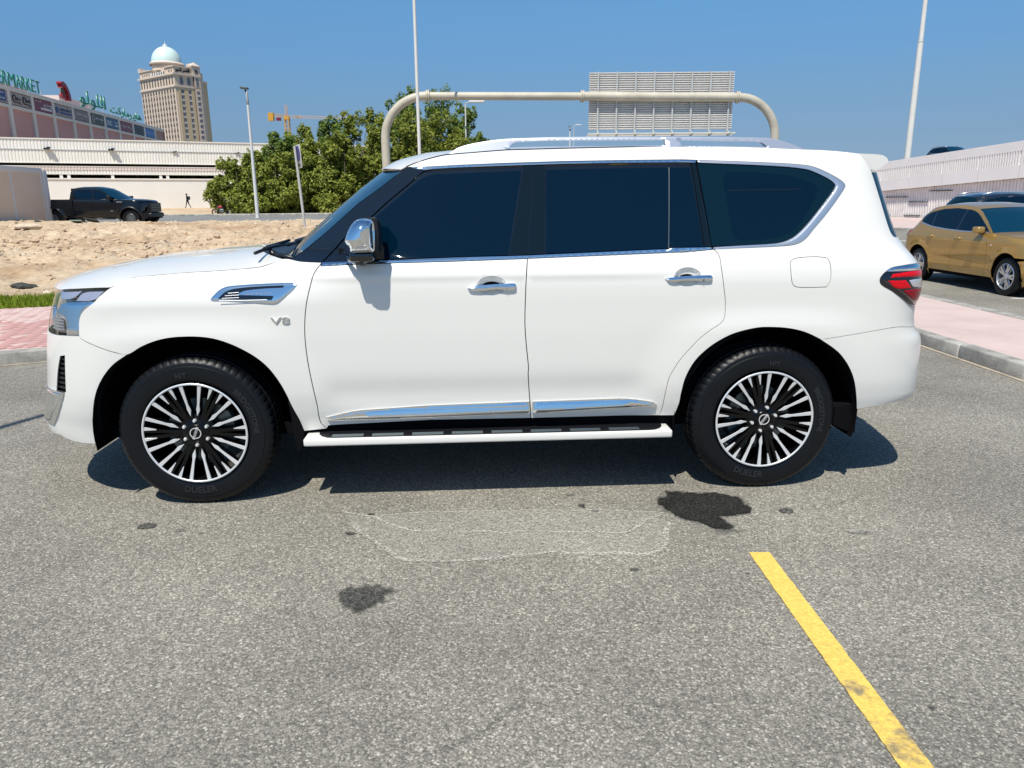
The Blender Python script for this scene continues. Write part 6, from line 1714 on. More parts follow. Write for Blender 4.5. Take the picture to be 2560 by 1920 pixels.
    for s in (-1, 1):
        mt = Matrix.Translation((.4955, s * (W(.4955, 1.0) + .001), 1.0025))
        if s < 0: mt = mt @ Matrix.Rotation(R(90), 4, 'X')
        else: mt = mt @ Matrix.Rotation(R(180), 4, 'Z') @ Matrix.Rotation(R(90), 4, 'X')
        text_obj("V8", .05, M['chrome'], root, mt, extrude=.005, name="v8_badge", width=.098, height=.036, bevel=0.0, offset=0.0004)
        if s < 0:
            mt = Matrix.Translation((.405, -(W(.4, 1.143) + .0098), 1.139)) @ Matrix.Rotation(R(90), 4, 'X') @ Matrix.Rotation(R(2.5), 4, 'Z')
            text_obj("PATROL", .02, M['satin'], root, mt, extrude=.001, name="vent_lettering", width=.145, height=.011)
    # ---- headlamp
    hl_out = [(-.89, 1.105), (-.80, 1.133), (-.70, 1.150)] + rev(T['lamp_top'])[1:] + T['lamp_right'][1:] + T['lamp_bottom'][1:-1] + [(tipF(z) + .03, z) for z in (.93, 1.0, 1.06)]
    panel("headlamp_bowl", hl_out, M['lamp_dark'], root, W, off=-0.062, step=0.03, ucols=ucF, gap=0.002, depth=0.0)
    panel("headlamp_bezel", T['hp_chrome'], M['chrome'], root, lambda u, z: W(u, z) - .14 * max(0, z - .965), off=-0.006, step=0.025, depth=0.02, ucols=ucF, bulge=0.006, br=0.02)
    panel("lamp_led_bar", T['hp_a'], M['lamp_led'], root, W, off=-0.012, step=0.03, depth=0.01, ucols=ucF)
    panel("lamp_led_bar", T['hp_b'], M['lamp_led'], root, W, off=-0.012, step=0.03, depth=0.01, ucols=ucF)
    for k in range(5):
        z = .955 + k * .015
        panel("lamp_reflector_fin", [(-.735, z), (-.632, z), (-.632, z + .006), (-.735, z + .006)], M['satin'], root, W, off=-0.014, step=0.04, depth=0.015)
    gl, nt_, b_ = new_mat("clear_cover_glass")
    tr_ = nt_.nodes.new("ShaderNodeBsdfTransparent"); gs = nt_.nodes.new("ShaderNodeBsdfGlossy"); gs.inputs['Roughness'].default_value = 0.02
    fr0 = nt_.nodes.new("ShaderNodeFresnel"); fr0.inputs[0].default_value = 1.45; ge = nt_.nodes.new("ShaderNodeNewGeometry")
    fr = nt_.nodes.new("ShaderNodeMix"); fr.data_type = 'FLOAT'; nt_.links.new(ge.outputs['Backfacing'], fr.inputs[0]); nt_.links.new(fr0.outputs[0], fr.inputs[2]); fr.inputs[3].default_value = 0.03
    mx = nt_.nodes.new("ShaderNodeMixShader"); nt_.links.new(fr.outputs[0], mx.inputs[0]); nt_.links.new(tr_.outputs[0], mx.inputs[1]); nt_.links.new(gs.outputs[0], mx.inputs[2])
    tr_.inputs[0].default_value = (.93, .93, .93, 1)
    nt_.links.new(mx.outputs[0], nt_.nodes['Material Output'].inputs[0])
    M['clear'] = gl
    panel("headlamp_lens", hl_out, gl, root, W, off=-0.001, step=0.03, gap=0.003, depth=0.0, ucols=ucF)
    # ---- bumper vent, lower bright trim, nose
    for k in range(7):
        z = .640 + k * .026; x0 = -.742 + k * .006; x1 = -.672 + k * .0045
        panel("vent_slat", [(x0, z), (x1, z), (x1, z + .012), (x0, z + .012)], M['black_trim'], root, W, off=-0.012, step=0.04, depth=0.02)
    panel("bumper_bright_trim", T['lowchrome'], M['chrome'], root, W, off=0.006, bulge=0.014, br=0.03, step=0.02, depth=0.012, ucols=ucF)
    fn = MB()
    zs = (.34, .4, .5, .6, .7, .8, .93, 1.0, 1.06)
    for z0, z1 in zip(zs, zs[1:]):
        fn.add([(crom(SUV_F, z0) + .012, -.30, z0), (crom(SUV_F, z0) + .012, .30, z0), (crom(SUV_F, z1) + .012, .30, z1), (crom(SUV_F, z1) + .012, -.30, z1)], [(0, 1, 2, 3)])
    fn.build("grille", M['black_trim'], root)
    vm = MB()
    for s in (-1, 1): vm.tube([(-.905, s * .42, 1.02), (-.955, s * .36, .85), (-.995, s * .20, .70), (-.998, 0, .69)], .02, 8)
    vm.build("grille_surround", M['chrome'], root, smooth=True)
    bk = MB()
    zs = (.46, .55, .7, .8, .9, 1.0, 1.1, 1.2, 1.3, 1.4)
    for z0, z1 in zip(zs, zs[1:]):
        bk.add([(crom(SUV_R, z0) - .010, -.36, z0), (crom(SUV_R, z0) - .010, .36, z0), (crom(SUV_R, z1) - .010, .36, z1), (crom(SUV_R, z1) - .010, -.36, z1)], [(0, 1, 2, 3)])
    bk.build("tailgate", wp, root)
    # ---- rear window, spoiler, tail lamp
    rg = T['rear_edge'][2:] + [(tipR(z) , z) for z in (1.385, 1.45, 1.55, 1.65, 1.73)]
    panel("rear_window", rg, M['frit'], root, W, off=-0.002, step=0.035, ucols=[3.78, 3.80, 3.82, 3.84, 3.86, 3.88, 3.9, 3.92], gap=0.001)
    rw = MB()
    zs = (1.38, 1.5, 1.6, 1.74)
    for z0, z1 in zip(zs, zs[1:]):
        rw.add([(crom(SUV_R, z0) - .010, -.3, z0), (crom(SUV_R, z0) - .010, .3, z0), (crom(SUV_R, z1) - .010, .3, z1), (crom(SUV_R, z1) - .010, -.3, z1)], [(0, 1, 2, 3)])
    rw.build("rear_window_middle", M['frit'], root)
    spz = [(3.56, 1.828)] + T['spoiler'][1:6] + [(3.71, 1.732), (3.66, 1.735), (3.60, 1.79)]
    sv = []; sf = []; ns = len(spz); ys = [-.70, -.67, -.60, -.4, 0, .4, .60, .67, .70]
    for y in ys:
        k = 1 - (abs(y) / .70) ** 6
        for (x, z) in spz:
            cx, cz = 3.62, 1.79
            e = .93 + .07 * k if abs(y) > .66 else 1.0
            sv.append((cx + (x - cx) * e + (.06 * (1 - (y / .7) ** 2) if x > 3.6 else 0), y, cz + (z - cz) * e + .012 * (1 - (y / .7) ** 2)))
    for i in range(len(ys) - 1):
        for k in range(ns): sf.append((i*ns + k, i*ns + (k+1) % ns, (i+1)*ns + (k+1) % ns, (i+1)*ns + k))
    sf += [tuple(range(ns)), tuple((len(ys) - 1) * ns + k for k in range(ns))]
    so = MB().add(sv, sf).build("roof_spoiler", wp, root, smooth=True, auto=42)
    panel("tail_lamp", T['tl_out'], M['gloss_black'], root, W, off=0.0, bulge=0.012, br=0.03, step=0.022, depth=0.02, ucols=ucR, sm=1)
    panel("tail_lamp_bright_cap", T['tl_chrome'][:-2] + [(4.07, 1.238), (4.075, 1.205), (3.86, 1.207)], M['chrome'], root, W, off=0.003, bulge=0.014, br=0.02, step=0.016, depth=0.02, ucols=ucR)
    panel("red_light_segment", T['tl_r1'], M['red_lens'], root, W, off=0.010, bulge=0.006, br=0.01, step=0.022, depth=0.012, ucols=ucR)
    panel("red_light_segment", T['tl_r2'], M['red_lens'], root, W, off=0.010, bulge=0.006, br=0.01, step=0.022, depth=0.012, ucols=ucR)
    panel("red_light_segment", T['tl_r3'], M['dark_red_lens'], root, W, off=0.010, bulge=0.006, br=0.01, step=0.022, depth=0.012, ucols=ucR)
    panel("white_light_segment", T['tl_w'], M['clear_lens'], root, W, off=0.010, bulge=0.006, br=0.01, step=0.022, depth=0.012, ucols=ucR)
    # ---- roof rails and aerial fin
    base = [(p[0], p[1]) for p in T['roof_seam'] if 1.36 < p[0] < 3.3]
    railo = T['rail_top'] + [(3.276, 1.836), (3.1, 1.845), (2.6, 1.858), (2.0, 1.850), (1.67, 1.842), (1.375, 1.820)]
    yr = lambda u, z: 0.715 - (z - 1.84) * 0.35
    rs_ = T['roof_seam'][:9]
    panel("roof_joint", [(p[0], p[1] + .0025) for p in rs_] + [(p[0], p[1] - .0025) for p in rev(rs_)], M['gloss_black'], root, W, off=0.0015, step=0.05, depth=0.004)
    panel("roof_rail", railo, M['rail'], root, yr, holes=[T['rail_open_f'], T['rail_open_r']], step=0.03, bulge=0.004, br=0.008, depth=0.036, sm=1)
    an = MB()
    fin = [(3.64, 1.845), (3.68, 1.875), (3.74, 1.888), (3.86, 1.888), (3.90, 1.870), (3.90, 1.845)]
    an.prism([(x - .30, z + .005) for x, z in fin], -.02, .02); an.build("roof_aerial", wp, root, bevel=.006)
    # ---- door mirror
    mw = lambda u, z: 1.115
    for s in (-1, 1):
        panel("mirror_cap", T['mirror'], M['chrome'], root, lambda u, z: 1.085, bulge=0.085, br=0.085, step=0.012, depth=0.15, sides=(s,), sm=1)
        panel("mirror_housing", [(p[0] + .012, p[1]) for p in T['mirror']], M['black_trim'], root, lambda u, z: 1.07, step=0.03, depth=0.13, sides=(s,), gap=-.004)
        panel("mirror_indicator", [(.905, 1.352), (1.004, 1.354), (1.005, 1.392), (.93, 1.376)], M['clear_lens'], root, lambda u, z: 1.085 + .085 * math.sqrt(max(0, 1 - (1 - min(1, edge_dist([T['mirror']], u, z) / .085)) ** 2)), off=.002, step=.015, depth=.002, sides=(s,))
        ft = MB(); ft.box(.88, 1.0, min(s*.92, s*1.10), max(s*.92, s*1.10), 1.302, 1.352); ft.build("mirror_foot", M['gloss_black'], root, bevel=.014)
        fb = MB(); fb.tube([(.83, s * .94, 1.335), (.87, s * 1.0, 1.31), (.95, s * 1.08, 1.30)], [.008, .015, .02], 8); fb.build("mirror_arm", M['gloss_black'], root, smooth=True)
        tri = MB(); tri.prism([(.86, 1.298), (.90, 1.42), (.955, 1.48), (.985, 1.44), (1.022, 1.393), (1.034, 1.355), (1.034, 1.298)], s * .88, s * .925); tri.build("mirror_base", M['black_trim'], root, bevel=.006)
    # ---- wheels
    wf, cal = suv_wheel(root); wf.location = (0, -.945, .405)
    wr = copy_tree(wf, root); wr.location = (3.075, -.945, .405); wr.rotation_euler = (0, R(13), 0)
    for ch in wr.children:
        if ch.name.startswith("brake_caliper"): ch.rotation_euler = (0, R(180 - 13), 0)
    for x in (0, 3.075):
        wo = copy_tree(wf, root); wo.location = (x, .945, .405); wo.rotation_euler = (0, 0, math.pi)
    ax = MB(); ax.tube([(0, -.7, .40), (0, .7, .40)], .05); ax.tube([(3.075, -.7, .40), (3.075, .7, .40)], .06)
    ax.build("axle", M['matt_black'], root, smooth=True)
    return root
suv = build_suv()

# ------------------------------------------------------------------ other vehicles
def simple_wheel(parent, Rt, Rr, wd, spokes=5, twin=True, matk='machined', pos=(0, 0, 0), sd=-1, proto=[None]):
    w = empty("wheel", pos, 0 if sd < 0 else math.pi, parent=parent)
    t = MB(); t.lathe([(Rr, 0.012), (Rr + .02, 0.0), (Rt - .03, .004), (Rt - .006, .02), (Rt, .05), (Rt, wd - .05), (Rt - .01, wd - .01), (Rr, wd)], 56)
    t.build("tyre", M['tyre'], w, smooth=True, auto=40)
    b = MB(); b.lathe([(Rr, .006), (Rr - .012, .0), (Rr - .018, .02), (Rr - .03, .12)], 48); b.build("rim", M[matk], w, smooth=True, auto=40)
    b = MB(); b.lathe([(0, .09), (Rr - .02, .09)], 40); b.build("wheel_well_disc", M['matt_black'], w)
    s = MB()
    if twin: pts = [(-.012, .03), (-.05, Rr - .012), (-.018, Rr - .012), (.006, .05)]
    else: pts = [(-.02, .03), (-.028, Rr - .012), (.028, Rr - .012), (.02, .03)]
    def slab(p): n = len(p); s.add([(x, .012, z) for x, z in p] + [(x * 1.1, .05, z) for x, z in p], [tuple(range(n)), tuple(reversed(range(n, 2*n)))] + [(i, (i+1) % n, n + (i+1) % n, n + i) for i in range(n)])
    slab(pts)
    if twin: slab([(-x, z) for x, z in pts][::-1])
    so = s.build("spoke", M[matk], w, bevel=.004, seg=1)
    for k in range(spokes):
        o = so if k == 0 else copy_obj(so, w); o.rotation_euler = (0, 2 * math.pi * k / spokes + .3, 0)
    h = MB(); h.lathe([(0, .006), (.03, .006), (.055, .016), (.06, .05)], 24); h.build("hub_cap", M[matk], w, smooth=True, auto=40)
    return w

def liner(root, centres, r, y, depth, zc, n=18):
    for s in (-1, 1):
        for c in centres:
            m = MB(); pts = [(c + r * math.cos(R(a)), zc + r * math.sin(R(a))) for a in range(-10, 191, 8)]; k = len(pts)
            m.add([(p[0], s * y, p[1]) for p in pts] + [(p[0], s * (y - depth), p[1]) for p in pts], [(i, i+1, k+i+1, k+i) for i in range(k - 1)])
            m.add([(p[0], s * (y - depth * .95), p[1]) for p in pts], [tuple(range(k))])
            m.build("wheel_arch_liner", M['matt_black'], root, smooth=True, auto=40, fix=False)

def half_width(ztab, nose, tail, Ln=.6, Lt=.6, nn=3.2, nt=4.0, arches=(), az=.35, flare=.012, ar=.36):
    def W(u, z):
        w = crom(ztab, z)
        w += .010 * math.exp(-((z - .84) / .035) ** 2) - .010 * math.exp(-((z - .48) / .07) ** 2)
        for c in arches:
            d = math.hypot(u - c, z - az)
            if d < ar + .2: w += flare * sstep(ar + .16, ar, d)
        f = crom(nose, z)
        if u < f + Ln: w *= math.sqrt(max(0, 1 - min(1, (f + Ln - u) / Ln) ** nn))
        t = crom(tail, z)
        if u > t - Lt: w *= math.sqrt(max(0, 1 - min(1, (u - t + Lt) / Lt) ** nt))
        return w
    return W

def arc_pts(c, zc, r, a0, a1, n=14):
    return [(c + r * math.cos(R(a0 + (a1 - a0) * k / n)), zc + r * math.sin(R(a0 + (a1 - a0) * k / n))) for k in range(n + 1)]

def hatchback(name, loc, rz, paint, label, scale=(1, 1, 1), rails=False):
    root = empty(name, loc, rz, label=label, cat="car"); root.scale = scale
    P = M[paint]
    WB = 2.6; zt = [(.15, .78), (.25, .83), (.40, .862), (.55, .872), (.70, .885), (.82, .888), (.90, .875), (.96, .850), (1.0, .825), (1.1, .775), (1.25, .705), (1.36, .645), (1.42, .59), (1.5, .5)]
    nose = [(.15, -.80), (.3, -.88), (.5, -.90), (.65, -.86), (.78, -.78), (.9, -.6), (1.0, -.3)]
    tail = [(.2, 3.30), (.35, 3.40), (.6, 3.42), (.8, 3.40), (.92, 3.36), (1.0, 3.28), (1.15, 3.18), (1.3, 3.06), (1.42, 2.92), (1.5, 2.85)]
    W = half_width(zt, nose, tail, Ln=.75, Lt=.55, nn=2.8, nt=3.6, arches=(0, WB), az=.33, ar=.36, flare=.016)
    tN = lambda z: crom(nose, z) + .014
    tT = lambda z: crom(tail, z) - .012
    ucf = [-.5, -.6, -.66, -.70, -.74, -.77, -.80, -.83, -.86, -.88]; ucr = [3.0, 3.1, 3.15, 3.2, 3.25, 3.29, 3.32, 3.35, 3.37, 3.39, 3.4]
    fa = arc_pts(0, .33, .365, -28, 208, 20)      # rear foot -> over -> front foot
    ra = arc_pts(WB, .33, .365, -28, 208, 20)
    hoodline = [(tN(.80), .80), (-.62, .85), (-.45, .885), (-.2, .93), (.1, .965), (.35, .985), (.52, 1.0)]
    apill = [(.52, 1.0), (.80, 1.175), (1.05, 1.31), (1.25, 1.385)]
    roofl = [(1.25, 1.385), (1.5, 1.43), (1.9, 1.455), (2.3, 1.445), (2.65, 1.40), (2.86, 1.345)]
    dl = [(.60, 1.005), (.83, 1.13), (1.08, 1.26), (1.28, 1.335), (1.5, 1.372), (1.9, 1.393), (2.3, 1.375), (2.6, 1.32), (2.80, 1.245), (2.86, 1.18), (2.80, 1.12), (2.4, 1.055), (1.9, 1.02), (1.3, 1.0)]
    seam_a = [(.62, 1.0), (.56, .90), (.53, .7), (.55, .45), (.60, .26)]
    seam_b = [(1.56, 1.007), (1.55, .8), (1.57, .5), (1.60, .26)]
    seam_c = [(2.50, 1.07), (2.47, .95), (2.42, .82), (2.30, .68), (2.22, .55), (2.17, .40), (2.15, .26)]
    rev = lambda l: list(reversed(l))
    hl = [(tN(.70), .70), (tN(.80), .80), (-.62, .845), (-.42, .87), (-.36, .845), (-.42, .77), (-.56, .70)]
    tl = [(tT(.93), .93), (3.18, .98), (3.02, .99), (2.98, .95), (3.10, .86), (3.25, .80), (tT(.78), .78)]
    g = .003
    panel("front_wing", [(-.36, .845), (-.42, .87)] + hoodline[2:] + seam_a[0:] + [(fa[0][0] + .0, .26)] + fa[0:14] + [(-.56, .62), (-.56, .70), (-.42, .77)], P, root, W, gap=g, step=.05)
    panel("front_bumper", [(-.56, .62)] + fa[14:] + [(-.40, .20), (-.7, .18)] + [(tN(z), z) for z in (.2, .35, .5, .62)] + [(tN(.70), .70), (-.56, .70)], P, root, W, gap=g, step=.05, ucols=ucf)
    panel("headlamp", hl, M['lamp_led'], root, W, off=-.004, step=.04, ucols=ucf, bulge=.006, br=.02)
    panel("front_door", [(.62, 1.003)] + seam_a[1:] + rev(seam_b) , P, root, W, gap=g, step=.05)
    panel("rear_door", seam_b + rev(seam_c) + [(2.4, 1.05), (1.9, 1.018)], P, root, W, gap=g, step=.05)
    side = seam_c + [(ra[-1][0], .26)] + rev(ra) + [(2.95, .24), (3.2, .22)] + [(tT(z), z) for z in (.3, .45, .6, .76)] + rev(tl[1:-1])[0:] + [(tT(.94), .94)] + [(tT(z), z) for z in (1.0, 1.1, 1.2, 1.3)] + rev(roofl) + rev(apill)[1:] + [(.60, 1.005)] + dl[1:10] + [(2.80, 1.12)]
    panel("body_side", side, P, root, W, gap=.001, step=.05, ucols=ucr)
    panel("tail_lamp", tl, M['dark_red_lens'], root, W, off=.002, step=.04, ucols=ucr, bulge=.01, br=.03)
    panel("side_window", dl, M['tint'], root, W, off=-.006, step=.06, gap=.004)
    for (a, b_) in (((1.56, 1.37), (1.54, 1.01)), ((2.46, 1.345), (2.38, 1.06))):
        panel("window_pillar", [(a[0] - .03, a[1]), (a[0] + .03, a[1]), (b_[0] + .03, b_[1]), (b_[0] - .03, b_[1])], M['gloss_black'], root, W, off=-.002, step=.05)
    lo = [(.62, 1.0), (1.3, .993), (1.9, 1.012), (2.4, 1.047), (2.78, 1.108)]
    panel("window_moulding", [(p[0], p[1] + .012) for p in lo] + [(p[0], p[1] - .004) for p in rev(lo)], M['satin'], root, W, off=.003, step=.05)
    cr = lambda e, k, z: [(p[0] + k, p[1] + z) for p in e]
    top_strip("bonnet", hoodline, [(-.86, .78), (-.78, .86), (-.6, .93), (-.3, .985), (0, 1.02), (.2, 1.035)], P, root, W, p=2.6, nu=30, nt=24)
    top_strip("windscreen", [(.50, 1.0), (.80, 1.172), (1.05, 1.31), (1.22, 1.378)], [(.18, 1.03), (.5, 1.22), (.8, 1.36), (1.0, 1.42)], M['tint2'], root, W, p=2.2, nu=20, nt=24, winset=-.0)
    top_strip("roof", roofl, [(1.0, 1.42), (1.3, 1.475), (1.8, 1.50), (2.3, 1.495), (2.7, 1.455), (2.98, 1.40)], P, root, W, p=2.6, nu=30, nt=24)
    top_strip("rear_window", [(2.86, 1.345), (2.95, 1.25), (3.02, 1.12), (3.05, 1.0)], [(2.98, 1.40), (3.12, 1.28), (3.24, 1.12), (3.30, 1.0)], M['frit'], root, W, p=3, nu=14, nt=16)
    for s in (-1, 1):
        m = MB(); m.box(.62, .80, min(s*.88, s*1.02), max(s*.88, s*1.02), .985, 1.10); m.build("door_mirror", P, root, bevel=.035, seg=3)
        m = MB(); m.box(.70, .80, min(s*.80, s*.90), max(s*.80, s*.90), .97, 1.04); m.build("mirror_base", M['black_trim'], root, bevel=.01)
        for x in (1.36, 2.22):
            m = MB(); m.tube([(x - .09, s * .892, .875), (x - .05, s * .912, .878), (x + .05, s * .912, .88), (x + .09, s * .892, .88)], .014, 6); m.build("door_handle", P, root, smooth=True)
        m = MB(); m.lathe([(0, -.006), (.014, -.006), (.018, .004)], 16); m.v = [(x + .42, s * (W(.42, .80) - y), z + .80) for x, y, z in m.v]; m.build("side_repeater", M['clear_lens'], root)
        for x in (0, WB): simple_wheel(root, .315, .215, .20, 5, True, 'satin', (x, s * .865, .315), s)
    core = MB(); core.box(-.55, 3.1, -.60, .60, .17, .8); core.box(.5, 2.9, -.6, .6, .8, .98); core.build("underbody", M['matt_black'], root)
    sh = MB(); sh.box(.40, 2.2, -.80, .80, .20, .55); sh.build("floor_sill", M['matt_black'], root)
    liner(root, (0, WB), .38, .85, .3, .33)
    if rails:
        for s in (-1, 1):
            m = MB(); m.tube([(1.35, s * .57, 1.43), (1.5, s * .56, 1.49), (2.4, s * .56, 1.505), (2.75, s * .57, 1.44)], .018, 8); m.build("roof_rail", M['satin'], root, smooth=True)
    return root
hatchback("gold_hatchback", (9.00, 12.27, 0), R(91.2), 'gold', "gold hatchback with silver wheels parked on the side street facing the camera")
hatchback("dark_crossover", (16.7, 22.9, 0), R(181.5), 'navy_paint', "dark blue estate car with roof rails parked behind the gold hatchback", scale=(1.08, 1.05, 1.155), rails=True)
hatchback("dark_car_on_ramp", (34.0, 57.6, 3.72), R(100.6), 'navy_paint', "dark car on top of the ramp with only its roof showing over the parapet", scale=(1.05, 1.05, 1.12), rails=True)

def pickup():
    root = empty("black_pickup", (-18.16, 37.25, .48), R(180), label="black crew-cab pickup truck with alloy wheels standing past the sand bank", cat="pickup truck")
    P = M['black_paint']; WB = 3.68
    zt = [(.4, .93), (.6, .97), (.8, .985), (1.0, .985), (1.15, .975), (1.25, .95), (1.32, .91), (1.45, .87), (1.6, .82), (1.75, .76), (1.85, .70), (1.95, .6)]
    nose = [(.3, -.72), (.5, -.82), (.9, -.82), (1.1, -.80), (1.22, -.76), (1.35, -.6)]
    tail = [(.3, 4.85), (1.3, 4.88), (1.5, 4.85)]
    W = half_width(zt, nose, tail, Ln=.62, Lt=.2, nn=2.3, nt=4, arches=(0, WB), az=.45, ar=.50, flare=.045)
    rev = lambda l: list(reversed(l))
    fa = arc_pts(0, .44, .49, -15, 195, 18); ra = arc_pts(WB, .44, .49, -15, 195, 18)
    tN = lambda z: crom(nose, z) + .014
    ucf = [-.6, -.65, -.68, -.71, -.74, -.77, -.79]
    hood = [(tN(1.18), 1.18), (-.68, 1.235), (-.3, 1.275), (.2, 1.30), (.62, 1.315)]
    seam_a = [(.70, 1.31), (.66, 1.1), (.66, .8), (.70, .46)]; seam_b = [(1.72, 1.33), (1.72, .8), (1.74, .46)]; seam_c = [(2.66, 1.33), (2.66, .9), (2.60, .62), (2.58, .46)]
    panel("front_wing", hood[1:] + seam_a + fa[0:17] + [(-.56, .62), (-.56, .85), (-.62, 1.18)], P, root, W, gap=.003, step=.06)
    panel("front_bumper", [(-.56, .60)] + fa[17:] + [(-.6, .42), (-.7, .40)] + [(tN(z), z) for z in (.42, .5, .6, .7)] + [(-.56, .70)], P, root, W, gap=.003, step=.06, ucols=ucf)
    panel("headlamp", [(-.56, 1.17), (-.50, .80), (-.60, .78), (-.66, .95), (tN(1.0), 1.0), (tN(1.15), 1.15), (-.66, 1.20)], M['gloss_black'], root, W, step=.05, ucols=ucf, bulge=.006, br=.02)
    panel("grille_end", [(-.58, .72), (tN(.72), .72), (tN(.97), .97), (-.70, .93), (-.66, .76)], M['black_trim'], root, W, off=-.01, step=.05, ucols=ucf)
    panel("front_door", seam_a + rev(seam_b), P, root, W, gap=.003, step=.06)
    panel("rear_door", seam_b + rev(seam_c), P, root, W, gap=.003, step=.06)
    cabu = [(.62, 1.315), (.95, 1.50), (1.25, 1.68), (1.48, 1.80), (1.9, 1.86), (2.5, 1.86), (2.72, 1.82), (2.80, 1.66), (2.84, 1.33)]
    w1 = [(.86, 1.36), (1.12, 1.53), (1.40, 1.70), (1.60, 1.755), (1.68, 1.76), (1.68, 1.34), (1.15, 1.335), (1.05, 1.30), (.90, 1.30)]
    w2 = [(1.78, 1.34), (1.78, 1.765), (2.4, 1.76), (2.54, 1.74), (2.60, 1.60), (2.62, 1.36)]
    panel("cab_side", [(.70, 1.315)] + cabu[1:] + [(2.66, 1.33), (1.72, 1.33)], P, root, W, holes=[w1, w2], gap=.001, step=.06)
    panel("front_door_glass", w1, M['tint'], root, W, off=-.012, step=.08, gap=.002)
    panel("rear_door_glass", w2, M['tint'], root, W, off=-.012, step=.08, gap=.002)
    panel("bed_side", [(2.86, 1.33), (2.70, 1.33)] + [(2.68, .9), (2.62, .62), (2.60, .46)][0:] + [(ra[-1][0], .46)] + rev(ra)[1:] + [(4.3, .5), (4.66, .5), (4.84, .55), (4.85, 1.33)], P, root, W, gap=.003, step=.06)
    for s in (-1, 1):
        for c in (0, WB):
            m = MB(); o_ = arc_pts(c, .44, .56, -18, 198, 20); i_ = arc_pts(c, .44, .485, -18, 198, 20); n = len(o_)
            vs = [(p[0], s * (W(*p) - .005), p[1]) for p in o_] + [(p[0], s * (W(*p) + .045), p[1]) for p in [((a[0]+b[0])/2, (a[1]+b[1])/2) for a, b in zip(o_, i_)]] + [(p[0], s * (W(*p) + .03), p[1]) for p in i_]
            m.add(vs, [(k * n + i, k * n + i + 1, (k + 1) * n + i + 1, (k + 1) * n + i) for k in range(2) for i in range(n - 1)])
            m.build("arch_flare", M['black_trim'], root, smooth=True)
            simple_wheel(root, .425, .225, .27, 8, True, 'brake', (c, s * .98, .425), s)
        m = MB(); m.box(.80, .95, min(s*.97, s*1.17), max(s*.97, s*1.17), 1.28, 1.50); m.build("door_mirror", M['black_trim'], root, bevel=.03)
        m = MB(); m.tube([(.75, s * .97, .43), (2.6, s * .97, .43)], .04, 8); m.build("side_step", M['black_trim'], root, smooth=True)
        for x in (1.60, 2.55):
            m = MB(); m.box(x - .10, x + .06, min(s*.97, s*1.0), max(s*.97, s*1.0), 1.12, 1.16); m.build("door_handle", P, root, bevel=.008)
        m = MB(); m.box(.32, .58, min(s*.97, s*.992), max(s*.97, s*.992), 1.185, 1.215); m.build("wing_badge", M['satin'], root)
        m = MB(); m.box(.78, .92, min(s*.975, s*.995), max(s*.975, s*.995), .78, .80); m.build("door_badge", M['satin'], root)
    top_strip("bonnet", hood, [(-.80, 1.17), (-.70, 1.27), (-.3, 1.33), (.2, 1.355), (.45, 1.36)], P, root, W, p=3, nu=24, nt=20)
    top_strip("windscreen", [(.62, 1.315), (.95, 1.50), (1.25, 1.68), (1.46, 1.79)], [(.40, 1.36), (.78, 1.58), (1.05, 1.75), (1.25, 1.84)], M['tint2'], root, W, p=2.4, nu=16, nt=20, winset=.04)
    top_strip("cab_roof", [(1.46, 1.795), (1.9, 1.86), (2.5, 1.86), (2.72, 1.82)], [(1.25, 1.84), (1.7, 1.93), (2.4, 1.93), (2.76, 1.87)], P, root, W, p=3, nu=20, nt=20)
    b = MB(); b.box(2.74, 2.80, -.74, .74, 1.30, 1.84); b.build("cab_back", P, root)
    b = MB(); b.box(2.84, 4.86, -.93, .93, 1.28, 1.335); b.build("bed_cover", M['black_trim'], root, bevel=.01)
    b = MB(); b.box(-.80, 4.7, -.62, .62, .42, .70); b.box(.5, 2.7, -.8, .8, .5, 1.25); b.build("chassis", M['matt_black'], root)
    b = MB(); b.box(-.82, -.70, -.52, .52, .72, 1.15); b.build("grille", M['black_trim'], root)
    b = MB()
    for z in (.80, .90, 1.0, 1.08): b.box(-.84, -.81, -.50, .50, z, z + .03)
    b.build("grille_bar", M['gloss_black'], root)
    b = MB(); b.box(-.88, -.62, -.66, .66, .48, .68); b.build("bumper_bar", M['black_trim'], root, bevel=.04)
    b = MB(); b.box(4.84, 4.90, -.85, .85, .6, 1.3); b.build("tailgate", P, root)
    liner(root, (0, WB), .50, .93, .35, .44)
pickup()

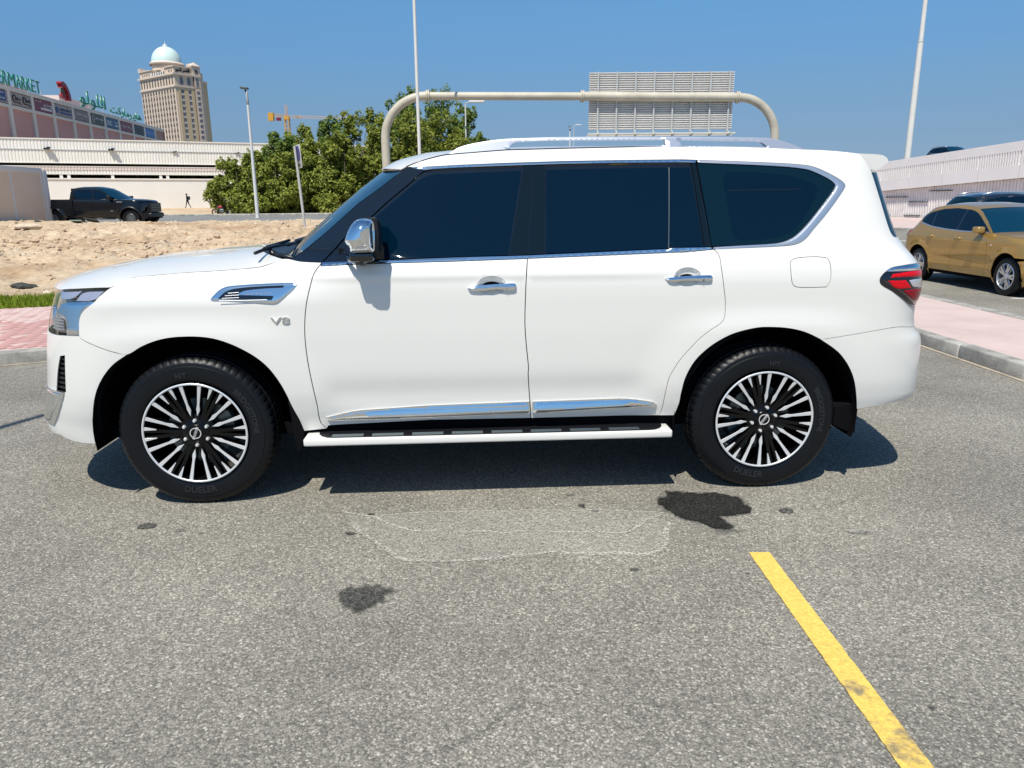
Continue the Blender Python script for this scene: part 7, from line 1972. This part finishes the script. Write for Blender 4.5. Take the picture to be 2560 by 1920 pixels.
# ------------------------------------------------------------------ person, motorcycle
def person():
    root = empty("person", (-40.3, 95.2, gz(-40.3, 95.2)), R(0), label="person in dark clothes with a backpack walking beside the long cream wall", cat="person")
    def skin_body(name, V, E, rads, mat, root_i=0, lvl=1):
        me = bpy.data.meshes.new(name); me.from_pydata(V, E, []); o = bpy.data.objects.new(name, me); link(o, root)
        sk = o.modifiers.new("skin", 'SKIN'); sk.use_smooth_shade = True
        for i, r in enumerate(rads): me.skin_vertices[0].data[i].radius = r; me.skin_vertices[0].data[i].use_root = (i == root_i)
        sb = o.modifiers.new("sub", 'SUBSURF'); sb.levels = lvl; sb.render_levels = lvl
        me.materials.append(mat)
        return o
    # walking to the left (-x); x forward is negative
    V = [(0, 0, .94), (.0, 0, 1.12), (-.02, 0, 1.35), (-.03, 0, 1.47), (-.06, 0, 1.53),      # pelvis, waist, chest, neck base, neck
         (0, -.09, .90), (-.16, -.09, .52), (-.26, -.09, .09), (-.40, -.09, .04),             # near leg forward
         (0, .09, .90), (.08, .09, .50), (.30, .09, .12), (.18, .09, .03),                    # far leg back
         (-.01, -.20, 1.40), (.10, -.23, 1.13), (.02, -.24, .90), (-.02, -.24, .82),          # near arm
         (-.01, .20, 1.40), (-.10, .23, 1.13), (-.25, .22, .95), (-.30, .22, .90)]
    E = [(0, 1), (1, 2), (2, 3), (3, 4), (0, 5), (5, 6), (6, 7), (7, 8), (0, 9), (9, 10), (10, 11), (11, 12), (2, 13), (13, 14), (14, 15), (15, 16), (2, 17), (17, 18), (18, 19), (19, 20)]
    rd = [(.15, .12), (.15, .11), (.19, .12), (.09, .08), (.055, .055), (.095, .095), (.065, .065), (.045, .045), (.04, .035), (.095, .095), (.065, .065), (.045, .045), (.04, .035),
          (.06, .06), (.045, .045), (.035, .035), (.03, .02), (.06, .06), (.045, .045), (.035, .035), (.03, .02)]
    skin_body("body", V, E, rd, M['dark_cloth'])
    h = MB(); h.lathe([(0, -.125), (.05, -.115), (.075, -.06), (.088, 0), (.092, .05), (.07, .10), (0, .125)], 16, axis='z'); h.v = [(x * 1.1 - .07, y * .9, z + 1.64) for x, y, z in h.v]
    h.build("head", M['skin'], root, smooth=True)
    h = MB(); h.lathe([(0, .135), (.07, .11), (.098, .05), (.096, -.01), (.085, -.03)], 16, axis='z'); h.v = [(x * 1.1 - .06, y * .92, z + 1.645) for x, y, z in h.v]
    h.build("hair", M['matt_black'], root, smooth=True)
    n = MB(); n.tube([(-.17, 0, 1.64), (-.19, 0, 1.61)], [.012, .018], 6); n.build("nose", M['skin'], root)
    b = MB(); b.box(.08, .32, -.15, .15, 1.0, 1.44); b.build("backpack", M['black_trim'], root, bevel=.06, seg=3)
person()
def motorcycle():
    root = empty("motorcycle", (-27.0, 71.2, gz(-27, 71.2)), R(6), label="small motorcycle with a dark red tank parked under the left bushes", cat="motorcycle")
    for x in (-.65, .65):
        t = MB(); t.tube([(x + .27 * math.cos(a * math.pi / 12), 0, .30 + .27 * math.sin(a * math.pi / 12)) for a in range(24)], .05, 6, closed=True)
        t.build("tyre", M['tyre'], root, smooth=True)
        s = MB()
        for k in range(6): s.tube([(x, 0, .30), (x + .25 * math.cos(k), 0, .30 + .25 * math.sin(k))], .012, 4)
        s.build("spokes", M['pole'], root)
    f = MB(); f.tube([(-.65, 0, .30), (-.45, 0, .85), (-.38, 0, 1.0)], .035, 6); f.tube([(-.42, -.3, 1.02), (-.38, 0, 1.0), (-.42, .3, 1.02)], .02, 6); f.tube([(.65, 0, .30), (.1, 0, .32), (-.3, 0, .45), (-.42, 0, .8)], .03, 6); f.build("frame", M['black_trim'], root, smooth=True)
    e = MB(); e.box(-.22, .18, -.14, .14, .28, .58); e.build("engine", M['brake'], root, bevel=.04)
    e = MB(); e.box(-.36, .05, -.13, .13, .66, .88); e.build("tank", M['rust_red'], root, bevel=.08, seg=3)
    e = MB(); e.box(.05, .72, -.12, .12, .72, .82); e.build("seat", M['matt_black'], root, bevel=.03)
motorcycle()
